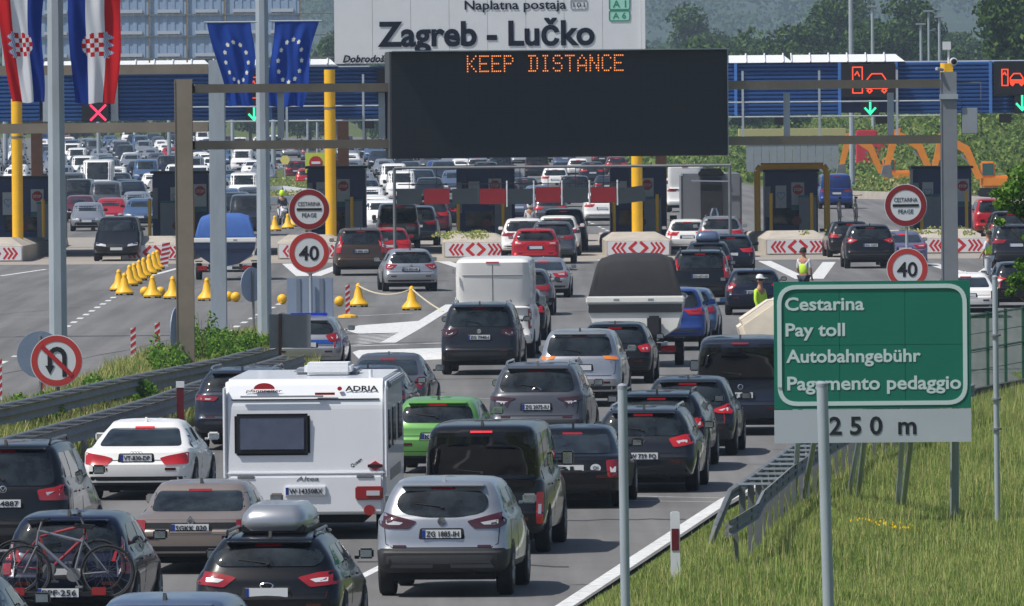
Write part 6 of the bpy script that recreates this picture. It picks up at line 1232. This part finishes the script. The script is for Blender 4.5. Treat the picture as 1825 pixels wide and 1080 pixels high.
def patch(x, y, s=1.0): 
    return (np.sin(x * 1.3 * s + 1.7 * np.sin(y * .21 * s)) + np.sin(y * .33 * s + 2.1 * np.sin(x * .7 * s) + 1) + .7 * np.sin(x * 3.1 * s + y * .5)) / 2.7
EDG = sorted([(p.y, p.x) for p in (at(*q) for q in ((870, 1180), (1010, 1092), (1150, 1000), (1290, 906), (1500, 792), (1620, 745), (1735, 705), (1830, 688)))])
ey = np.array([e[0] for e in EDG]); ex = np.array([e[1] for e in EDG])
def field(N, Y0, Y1, off=.12, span=None, power=1.0):
    Y = Y0 + (Y1 - Y0) * rs.uniform(0, 1, N) ** power; xl = np.interp(Y, ey, ex) + off; xr = 1.06 * 912.5 / F * Y + .3
    return xl + (xr - xl) * rs.uniform(0, 1, N), Y
x, y = field(270000, 128, 236, power=1.15); edge_d = x - np.interp(y, ey, ex); pt = patch(x, y); u = rs.uniform(0, 1, len(x))
h = (.08 + .10 * rs.uniform(0, 1, len(x)) + .06 * pt) * np.clip(edge_d / .8 + .35, .3, 1); mi = np.where(u < .28, 0, np.where(u < .58 + .15 * pt, 1, np.where(u < .70, 2, np.where(u < .84 + .14 * pt, 3, 4))))
blades('grass', np.stack([x, y, np.full(len(x), -.05)], 1), h, rs.uniform(.007, .016, len(x)), mi, GM)
x, y = field(9000, 130, 236); h = rs.uniform(.22, .5, len(x)) * np.clip((x - np.interp(y, ey, ex)) / 1.2 + .2, .3, 1); blades('tall_grass', np.stack([x, y, np.full(len(x), -.05)], 1), h, rs.uniform(.008, .014, len(x)), rs.choice([3, 1, 4], len(x)), GM, .25)
c = at(1570, 952, 0); x = c.x + rs.normal(0, .12, 70) + np.linspace(-.25, .35, 70); y = c.y - np.linspace(-2, 2.5, 70) + rs.normal(0, .4, 70); blades('flowers', np.stack([x, y, np.full(70, .16)], 1), np.full(70, .035), np.full(70, .03), np.full(70, 5), GM)
# median weeds
def inpoly(px, py, poly):
    c = np.zeros(len(px), bool); n = len(poly)
    for i in range(n):
        (x1, y1), (x2, y2) = poly[i], poly[i - 1]; c ^= ((y1 > py) != (y2 > py)) & (px < (x2 - x1) * (py - y1) / (y2 - y1 + 1e-12) + x1)
    return c
mp_ = [(at(*p).x, at(*p).y) for p in edge]; X = rs.uniform(-16, -3, 260000); Y = rs.uniform(150, 290, 260000); k_ = inpoly(X, Y, mp_); X, Y = X[k_], Y[k_]; X, Y = X[:60000], Y[:60000]; pt = patch(X + 3, Y, 1.2); u = rs.uniform(0, 1, len(X))
mi = np.where(u < .30 + .25 * pt, 0, np.where(u < .42 + .2 * pt, 2, np.where(u < .52, 1, np.where(u < .9, 3, 4)))); blades('weeds', np.stack([X, Y, np.full(len(X), .08)], 1), rs.uniform(.12, .42, len(X)) * (1 + .4 * pt), rs.uniform(.015, .035, len(X)), mi, GM, .5)
def leaves(n, cen, rad, size, shell=.55, seed=0, flat=.0, nm=3):
    r = np.random.RandomState(seed); V = []; 
    d = r.normal(size=(n, 3)); d /= np.linalg.norm(d, axis=1)[:, None]; q = r.uniform(shell ** 3, 1, n) ** (1 / 3) * (1 + .12 * np.sin(d[:, 0] * 7 + seed) * np.cos(d[:, 2] * 6 + seed)); c_ = np.array(cen) + d * q[:, None] * np.array(rad)
    a = r.normal(size=(n, 3)) + d * .6; a /= np.linalg.norm(a, axis=1)[:, None]; b = np.cross(a, r.normal(size=(n, 3))); b /= np.linalg.norm(b, axis=1)[:, None]; cc = np.cross(a, b); s_ = (size * r.uniform(.6, 1.3, n))[:, None] / 2
    return np.stack([c_ - b * s_, c_ + cc * s_ * .55, c_ + b * s_, c_ - cc * s_ * .55], 1).reshape(-1, 3), r.choice(nm, n, p=[.45, .33, .22] if nm == 3 else None)
def leafmesh(name, chunks, mats, parent=None):
    V = np.concatenate([c[0] for c in chunks]); mi = np.concatenate([c[1] for c in chunks]); n = len(mi); me = bpy.data.meshes.new(name); me.vertices.add(4 * n); me.vertices.foreach_set('co', V.astype(np.float32).ravel()); me.loops.add(4 * n); me.loops.foreach_set('vertex_index', np.arange(4 * n, dtype=np.int32)); me.polygons.add(n); me.polygons.foreach_set('loop_start', np.arange(n, dtype=np.int32) * 4)
    me.polygons.foreach_set('material_index', mi.astype(np.int32))
    for m in mats: me.materials.append(m)
    me.update(calc_edges=True); return link(name, me, parent)
BM = [leafmat('bush_leaf', (84, 124, 44)), leafmat('bush_leaf_light', (120, 158, 62)), leafmat('bush_leaf_dark', (50, 84, 30))]
bl = ['bright green weed bush left of the brown gantry leg', 'tall green bush between the two gantry legs', 'green bush at the foot of the grey gantry leg', 'low bush at the foot of the flag pole', 'low weedy bush by the thick pole foot', 'weedy bush at the left edge of the median', 'leafy weed clump behind the near guardrail', 'low green clump left of the caravan roof', 'small bush under the round sign back', 'green clump in front of the no u turn post', 'bush just right of the thick pole foot']
for i, (px, py, hh, ww) in enumerate(((296, 688, .95, .5), (365, 662, 1.25, .42), (408, 650, .85, .4), (470, 645, .62, .5), (150, 742, .62, .6), (45, 775, .5, .6), (235, 735, .6, .55), (440, 668, .55, .5), (505, 640, .5, .4), (70, 752, .55, .5), (185, 728, .6, .5))):
    p = at(px, py); t = thing('weed_bush', bl[i], 'bush', (p.x, p.y, .08)); r3 = random.Random(i); ch = []
    for j in range(9): ch.append(leaves(170, (r3.uniform(-ww, ww), r3.uniform(-1.2, 1.2), hh * r3.uniform(.25, .8)), (ww * .42, .5, hh * .36), .10, .2, i * 10 + j))
    leafmesh('foliage', ch, BM, t); q = MB()
    for j in range(7): q.rod((r3.uniform(-.1, .1), r3.uniform(-.2, .2), 0), (r3.uniform(-ww, ww) * .8, r3.uniform(-.6, .6), hh * r3.uniform(.7, 1.15)), .012, .004, 4)
    q.build('stems', mat('green_stem', (110, 128, 70), .8), t)
# background trees
TM = [leafmat('tree_leaf', (58, 86, 34), .25), leafmat('tree_leaf_light', (84, 110, 48), .25), leafmat('tree_leaf_dark', (36, 60, 26), .25)]; BARK = mat('bark', (84, 72, 58), .9, noise=.25, nscale=3)
def make_tree(seed, H_, Rr, lab, n=7200, size=.52, low=.12):
    r = random.Random(seed); t = thing('broadleaf_tree', lab, 'tree'); q = MB(); q.rod((0, 0, -.2), (0, 0, H_ * .35), Rr * .07, Rr * .05, 8).rod((0, 0, H_ * .35), (r.uniform(-.3, .3), 0, H_ * .8), Rr * .05, .04, 7); ch = []; nb = 15; per = n // nb
    for i in range(nb):
        a = r.uniform(0, math.tau); f = r.uniform(low, 1); z = H_ * (low + .08 + (.86 - low) * f); rr = Rr * math.sin(math.pi * (.12 + .76 * f)) * r.uniform(.35, .75); c = (rr * math.cos(a), rr * math.sin(a), z); br = Rr * r.uniform(.30, .48)
        q.rod((0, 0, z * .6), c, .09, .03, 5); ch.append(leaves(per, c, (br * 1.15, br * 1.1, br * .8), size, .5, seed * 31 + i))
    leafmesh('crown', ch, TM, t); q.build('trunk', BARK, t); return t
TP_ = [make_tree(11, 10, 4.6, 'x'), make_tree(12, 12, 4.8, 'x'), make_tree(13, 9, 5.2, 'x', low=.05), make_tree(14, 14, 5.0, 'x')]
ti = {}
def tree(px, Y, k, j, lab, z=0.0, sx=1.0):
    c = TP_[j] if j not in ti else copy_tree(TP_[j]); ti[j] = 1; p = W(px, 200, Y); c.location = (p.x, Y, z); c.scale = (k * sx, k * sx, k); c.rotation_euler = (0, 0, px * .37); c['label'] = lab; c['group'] = 'trees behind the toll plaza'
L_ = [(1265, 1010, 1.15, 2, 'round dark tree just right of the name board'), (1205, 1060, .85, 0, 'small tree at the foot of the round dark tree'), (1320, 1080, .95, 0, 'tree on the right shoulder of the round dark tree'), (1400, 1120, 1.2, 1, 'tree between the round one and the thick mast'), (1455, 1040, 1.0, 2, 'low bushy tree left of the thick mast'), (1500, 1150, 1.2, 3, 'tall tree directly behind the thick mast'), (1560, 1130, 1.25, 1, 'tall tree right of the thick mast'),
      (1610, 1080, 1.15, 3, 'tall dark tree behind the three thin masts'), (1665, 1120, 1.0, 1, 'dark tree sloping down right of the three masts'), (1700, 1060, .75, 2, 'small tree right of the gantry camera'), (1800, 900, .9, 0, 'small tree behind the right display'), (1845, 760, 1.1, 3, 'tall tree cut by the top right corner'), (1760, 1180, .8, 2, 'far small tree left of the right display'), (1170, 1150, .8, 2, 'tree peeping out beside the name board edge')]
for i in range(9): L_.append((1175 + i * 66, 1420 + 40 * (i % 3), 1.15 + .12 * (i % 3), (i * 3) % 4, f'{ORD[i]} tall tree from the left in the hazy row behind the dark trees'))
for i in range(12): L_.append((30 + i * 52, 1290 + 25 * (i % 3), .72 + .1 * (i % 4), i % 4, f'{ORD[i]} tree from the left in the row under the left half of the canopy'))
for i in range(11): L_.append((650 + i * 50, 1240 + 30 * (i % 3), .70 + .1 * (i % 3), (i + 1) % 4, f'{ORD[i]} tree right of the central yellow column in the row under the canopy'))
for i in range(8): L_.append((1210 + i * 62, 1000 + 20 * (i % 3), .45 + .06 * (i % 3), (i + 2) % 4, f'{ORD[i]} low tree from the left in the row behind the grey noise wall'))
for i in range(5): L_.append((1735 + i * 34, 830 + 30 * (i % 2), .42 + .08 * (i % 3), i % 4, f'{ORD[i]} shrubby tree from the left on the right hand slope'))
for px, Y, k, j, lab in L_: tree(px, Y, k, j, lab, z=(1.0 if Y < 900 else 0))
# scrub on the right hand slope and far wood
def scrub(name, n, fx, size, rad, mats, per=26):
    ch = []
    for i in range(n):
        c = fx(i); ch.append(leaves(per, c, (rad[0] * rnd.uniform(.6, 1.3), rad[0] * rnd.uniform(.6, 1.3), rad[1] * rnd.uniform(.6, 1.3)), size, .3, 1000 + i))
    return tag(leafmesh(name, ch, mats), kind='stuff')
SM = [leafmat('scrub', (98, 122, 54)), leafmat('scrub_light', (132, 150, 76)), leafmat('scrub_dark', (66, 92, 40))]
HX0 = W(1690, 300, 640).x
def slope(i): Y = rnd.uniform(645, 985); t = (Y - 640) / 360; x = HX0 + rnd.uniform(-.5, 15); return (x, Y, -.06 + 6.0 * min(1, max(0, x - HX0) / 3.6) * min(1, t / .6) ** .8 + .3)
scrub('scrub', 900, slope, .38, (1.2, .55), SM, 46)
def slope2(i): Y = rnd.uniform(700, 1000); t = (Y - 800) / 300; p = W(rnd.uniform(1130, 1700), 300, Y); return (p.x, Y, 2.2 * min(1, max(0, t) / .6) ** .8 + .1)
scrub('hedge', 560, slope2, .42, (1.7, .8), SM, 60)
def slope3(i): p = at(rnd.uniform(1475, 1780), rnd.uniform(336, 349)); return (p.x, p.y, rnd.uniform(.1, .6))
scrub('verge_scrub', 130, slope3, .28, (.9, .5), [SM[0], SM[1], GM[3]], 50)
def bank2(i): p = at(rnd.uniform(400, 580), rnd.uniform(325, 362)); return (p.x, p.y, .45)
scrub('bank_grass', 70, bank2, .22, (.6, .25), [GM[3], GM[4], GM[0]], 40)
def wood(i):
    Y = 1500 + 6500 * (i / 2600) ** 1.15; x = rnd.uniform(-.056, .056) * Y; return (x, Y, (Y - 1500) / 2100 * 12 + 6 if Y < 3600 else 18 + 130 * ((Y - 3600) / 5900) ** .8 + 8)
FWM = [leafmat('far_leaf', (52, 80, 34), .2), leafmat('far_leaf_light', (70, 98, 44), .2), leafmat('far_leaf_dark', (34, 58, 26), .2)]
def wood2(i):
    a = rnd.uniform(math.pi * 1.02, math.pi * 1.98); r_ = rnd.uniform(110, 230); return (r_ * math.cos(a), r_ * math.sin(a) + 40, rnd.uniform(2, 15))
scrub('unseen_wood_behind', 420, wood2, 2.2, (7, 5), TM, 34)  # unseen trees added behind the camera to give the car rears dark reflections
def wood3(i):
    sd = 1 if i % 2 else -1; return (sd * rnd.uniform(62, 100), rnd.uniform(20, 330), rnd.uniform(1.5, 11))
scrub('unseen_wood_beside', 300, wood3, 1.8, (6, 4.5), TM, 34)  # unseen trees added left and right of the view for the car sides to reflect
scrub('far_wood', 2600, wood, 2.4, (7, 5.5), FWM, 44)
# leafy branch tips of the roadside tree at the right edge
t = thing('roadside_tree', 'leafy tree at the right edge, only its branch tips in view', 'tree', (W(1925, 400, 172).x, 172, -.05)); q = MB(); q.rod((0, 0, 0), (0, 0, 4.2), .12, .07, 8); ch = []; r3 = random.Random(3)
for px, py, rr in ((1800, 340, .24), (1822, 315, .30), (1785, 362, .16), (1815, 375, .18), (1840, 350, .4), (1780, 395, .09), (1850, 300, .35), (1815, 500, .20), (1822, 470, .16), (1800, 520, .09), (1850, 500, .35), (1870, 420, .5), (1880, 350, .6), (1900, 480, .5), (1775, 345, .10)):
    w_ = W(px, py, 172); c = (w_.x - t.location.x, r3.uniform(-.4, .4), w_.z + .05); q.rod((0, 0, c[2] * .75), c, .03, .008, 5); ch.append(leaves(int(90 + 500 * rr * rr * 4), c, (rr, rr, rr * .7), .10, .1, int(px)))
leafmesh('crown', ch, BM, t); q.build('trunk', BARK, t)
def tuft(i): p = at(rnd.uniform(790, 870) if i % 2 else rnd.uniform(1380, 1720), 425); return (p.x, 398 + rnd.uniform(0, 14), .9)
scrub('island_weeds', 50, tuft, .12, (.35, .12), [GM[0], GM[3], GM[4]], 30)
# ------------------------------------------------------------------ people
def skinmesh(name, joints, edges, m, parent, sub=1):
    me = bpy.data.meshes.new(name); me.from_pydata([j[0] for j in joints], edges, []); o = bpy.data.objects.new(name, me); COL.objects.link(o); md = o.modifiers.new('s', 'SKIN'); md.use_smooth_shade = True
    for i, v in enumerate(me.skin_vertices[0].data):
        r = joints[i][1]; v.radius = (r, r) if not isinstance(r, tuple) else r; v.use_root = (i == 0)
    if sub: sb_ = o.modifiers.new('b', 'SUBSURF'); sb_.levels = sub; sb_.render_levels = sub
    dg = bpy.context.evaluated_depsgraph_get(); dg.update(); m2 = bpy.data.meshes.new_from_object(o.evaluated_get(dg)); bpy.data.objects.remove(o); m2.materials.clear(); m2.materials.append(m); return link(name, m2, parent)
def person(px, py, lab, face=0.0, vest=None, legs=None, cap=None, arm=(.35, .15), hair=(40, 30, 24), seated=False, z=0.0, pos=None, helmet=None, shirt=None):
    p = pos or at(px, py); t = thing('person', lab, 'person', (p.x, p.y, z), R(face)); hp = .92 if not seated else .86
    J = [((0, 0, hp), (.13, .10)), ((0, .0, 1.12 - .92 + hp), (.125, .095)), ((0, 0, 1.36 - .92 + hp), (.155, .10)), ((0, -.005, 1.48 - .92 + hp), (.07, .06)), ((0, -.01, 1.55 - .92 + hp), (.052, .052)), ((0, -.02, 1.64 - .92 + hp), (.078, .090)), ((0, -.015, 1.73 - .92 + hp), (.072, .085))]; E = [(i, i + 1) for i in range(6)]
    up = hp - .92
    for s in (-1, 1):
        b = len(J); ea = arm[0] if s > 0 else arm[1]
        J += [((s * .18, 0, 1.40 + up), .055), ((s * .235, -.10 * ea, 1.13 + up), .042), ((s * .22, -.10 * ea - .24 * ea - .05, 1.13 + up - .24 * (1 - ea)), .032), ((s * .215, -.34 * ea - .08, 1.10 + up - .30 * (1 - ea)), (.035, .02))]; E += [(2, b), (b, b + 1), (b + 1, b + 2), (b + 2, b + 3)]
        hx_, hy_, hz_ = J[-1][0]
        for fi in range(4): k = len(J); J += [((hx_ + (fi - 1.5) * .017, hy_ - .03, hz_ - .045), .009), ((hx_ + (fi - 1.5) * .018, hy_ - .05, hz_ - .075 - .006 * (1.5 - abs(fi - 1.5))), .008)]; E += [(b + 3, k), (k, k + 1)]
        k = len(J); J += [((hx_ - s * .035, hy_ - .02, hz_ - .02), .010), ((hx_ - s * .045, hy_ - .045, hz_ - .045), .009)]; E += [(b + 3, k), (k, k + 1)]
        b = len(J)
        if seated: J += [((s * .10, 0, hp - .06), .09), ((s * .17, -.42, hp - .04), .065), ((s * .18, -.35, .42), .045), ((s * .18, -.45, .38), .04)]
        else: J += [((s * .095, 0, .86), .09), ((s * .10, -.02, .48), .062), ((s * .105, .02, .09), .042), ((s * .11, -.14, .04), .04)]
        E += [(0, b), (b, b + 1), (b + 1, b + 2), (b + 2, b + 3)]
    skinmesh('body', J, E, M['skin'], t)
    f = MB(); hz = 1.66 + up; f.prism([(-.108, hz - .01), (-.108, hz + .015), (-.135, hz - .03)], -.012, .012, 'X'); f.box((-.035, -.104, hz + .03), (.026, .01, .012), 1).box((.035, -.104, hz + .03), (.026, .01, .012), 1).box((0, -.106, hz - .055), (.045, .012, .010), 1); f.box((-.085, 0, hz), (.02, .04, .06)).box((.085, 0, hz), (.02, .04, .06)); f.build('face', [M['skin'], M['ink']], t)
    def clothes(name, idx, scale, m):
        mp2 = {j: i for i, j in enumerate(idx)}; jj = []
        for j in idx: r = J[j][1]; jj.append((J[j][0], tuple(a * scale for a in r) if isinstance(r, tuple) else r * scale))
        skinmesh(name, jj, [(mp2[a], mp2[b]) for a, b in E if a in mp2 and b in mp2], m, t)
    armL = 7; n_arm = 4 + 8 + 2; legL = armL + n_arm; armR = legL + 4; legR = armR + n_arm
    if shirt: clothes('shirt', [0, 1, 2, armL, armL + 1, armL + 2, armR, armR + 1, armR + 2], 1.13, shirt)
    else: clothes('shirt', [0, 1, 2, armL, armL + 1, armR, armR + 1], 1.13, M['lightcloth'])
    clothes('trousers', [0, legL, legL + 1, legL + 2, legR, legR + 1, legR + 2], 1.17, legs or M['denim'])
    if vest: clothes('vest', [0, 1, 2], 1.30, vest)
    q = MB()
    for s in (-1, 1): q.box((s * (.11 if not seated else .18), -.07 if not seated else -.42, .05 if not seated else .34), (.095, .27, .09))
    q.build('shoes', M['black'], t, bevel=.02); hd = mat('hair_%d' % hair[0], hair, .8); q = MB(); q.lathe([(.001, .125), (.06, .11), (.095, .06), (.104, .0), (.098, -.03)], 14, (0, .012, hz + .02)); q.v = [(x, y * 1.15 + .01, z) for x, y, z in q.v]; q.build('hair', hd, t, True)
    if cap: q = MB(); q.lathe([(.001, .14), (.07, .12), (.105, .06), (.112, .025)], 16, (0, 0, hz + .03)).box((0, -.15, hz + .06), (.15, .13, .012)); q.build('cap', cap, t, True)
    if helmet: MB().lathe([(.001, .16), (.08, .14), (.135, .06), (.145, -.04), (.12, -.12), (.09, -.13)], 18, (0, -.01, hz + .02)).build('helmet', helmet, t, True)
    return t
person(1355, 612, 'person with a white cap and hi vis top beside the cream tarpaulin', face=55, vest=M['hivis'], cap=M['white'], shirt=M['hivis']); person(1433, 545, 'person in a hi vis vest above the left part of the green board', face=150, vest=M['hivis']); person(1762, 505, 'person in a hi vis vest and pale trousers standing by the right island', face=-120, vest=M['hivis'], legs=M['lightcloth'])
person(1115, 560, 'person with dark hair whose head shows above the speedboat cover', face=180, shirt=M['hivis'])
# motorcycle with rider left of the toll sign
def motorcycle(px, py, rz, lab, col):
    p = at(px, py); t = thing('motorcycle', lab, 'motorcycle', (p.x, p.y, 0), R(rz))
    for y in (-.72, .72):
        o = MB().lathe([(.20, -.06), (.29, -.06), (.31, 0), (.29, .06), (.20, .06), (.2, -.06)], 18, (0, 0, 0), 'X').build('wheel', M['tyre'], t, True, loc=(0, y, .31)); MB().lathe([(.001, -.04), (.2, -.03), (.2, .03), (.001, .04)], 12, (0, 0, 0), 'X').build('rim', M['rim'], o)
    MB().prism([(-.75, .75), (-.3, .98), (.2, .92), (.65, .86), (.6, .70), (.2, .45), (-.3, .42), (-.55, .6)], -.14, .14, 'X').build('fairing', col, t, bevel=.05); MB().box((0, .38, .90), (.24, .7, .09)).build('seat', M['black'], t, bevel=.03); MB().rod((-.36, -.42, 1.06), (.36, -.42, 1.06), .018).rod((-.05, -.45, 1.0), (-.05, -.72, .31), .025).rod((.05, -.45, 1.0), (.05, -.72, .31), .025).build('handlebar', M['steeld'], t)
    MB().lathe([(.001, -.05), (.09, -.03), (.09, .03)], 14, (0, -.78, .88), 'Y').build('headlamp', M['tailw'], t); MB().prism([(-.62, 1.0), (-.5, 1.25), (-.45, 1.24), (-.52, .98)], -.15, .15, 'X').build('windshield', M['glass'], t); return t, p
t, p = motorcycle(503, 402, 12, 'white motorcycle left of the toll sign disc', M['white']); person(0, 0, 'person in a lime helmet riding the white motorcycle', face=12, seated=True, pos=Vector((p.x, p.y + .25, 0)), arm=(.9, .9), shirt=M['denim'], helmet=mat('lime_helmet', (200, 240, 40), .3))
t, p = motorcycle(945, 430, 175, 'white scooter seen between the booth and the middle queue', M['white']); person(0, 0, 'person in pale clothes riding the scooter by the middle queue', face=175, seated=True, pos=Vector((p.x, p.y - .25, 0)), arm=(.9, .9), shirt=M['lightcloth'], helmet=M['white'])
t, p = motorcycle(1200, 436, 178, 'dark motorcycle with red tail light left of the camper', M['black'])
# ------------------------------------------------------------------ haze
hz = MB().box((0, 5750, 98), (2600, 12500, 204)).build('haze', mat('haze_shell', (255, 255, 255)), None); tag(hz, kind='stuff'); hm = MATS['haze_shell']; n = hm.node_tree; n.nodes.remove(n.nodes['Principled BSDF']); pv = n.nodes.new('ShaderNodeVolumePrincipled'); pv.inputs['Color'].default_value = (.64, .80, 1, 1); pv.inputs['Density'].default_value = 1.4e-4; pv.inputs['Anisotropy'].default_value = .2
n.links.new(pv.outputs[0], n.nodes['Material Output'].inputs['Volume'])
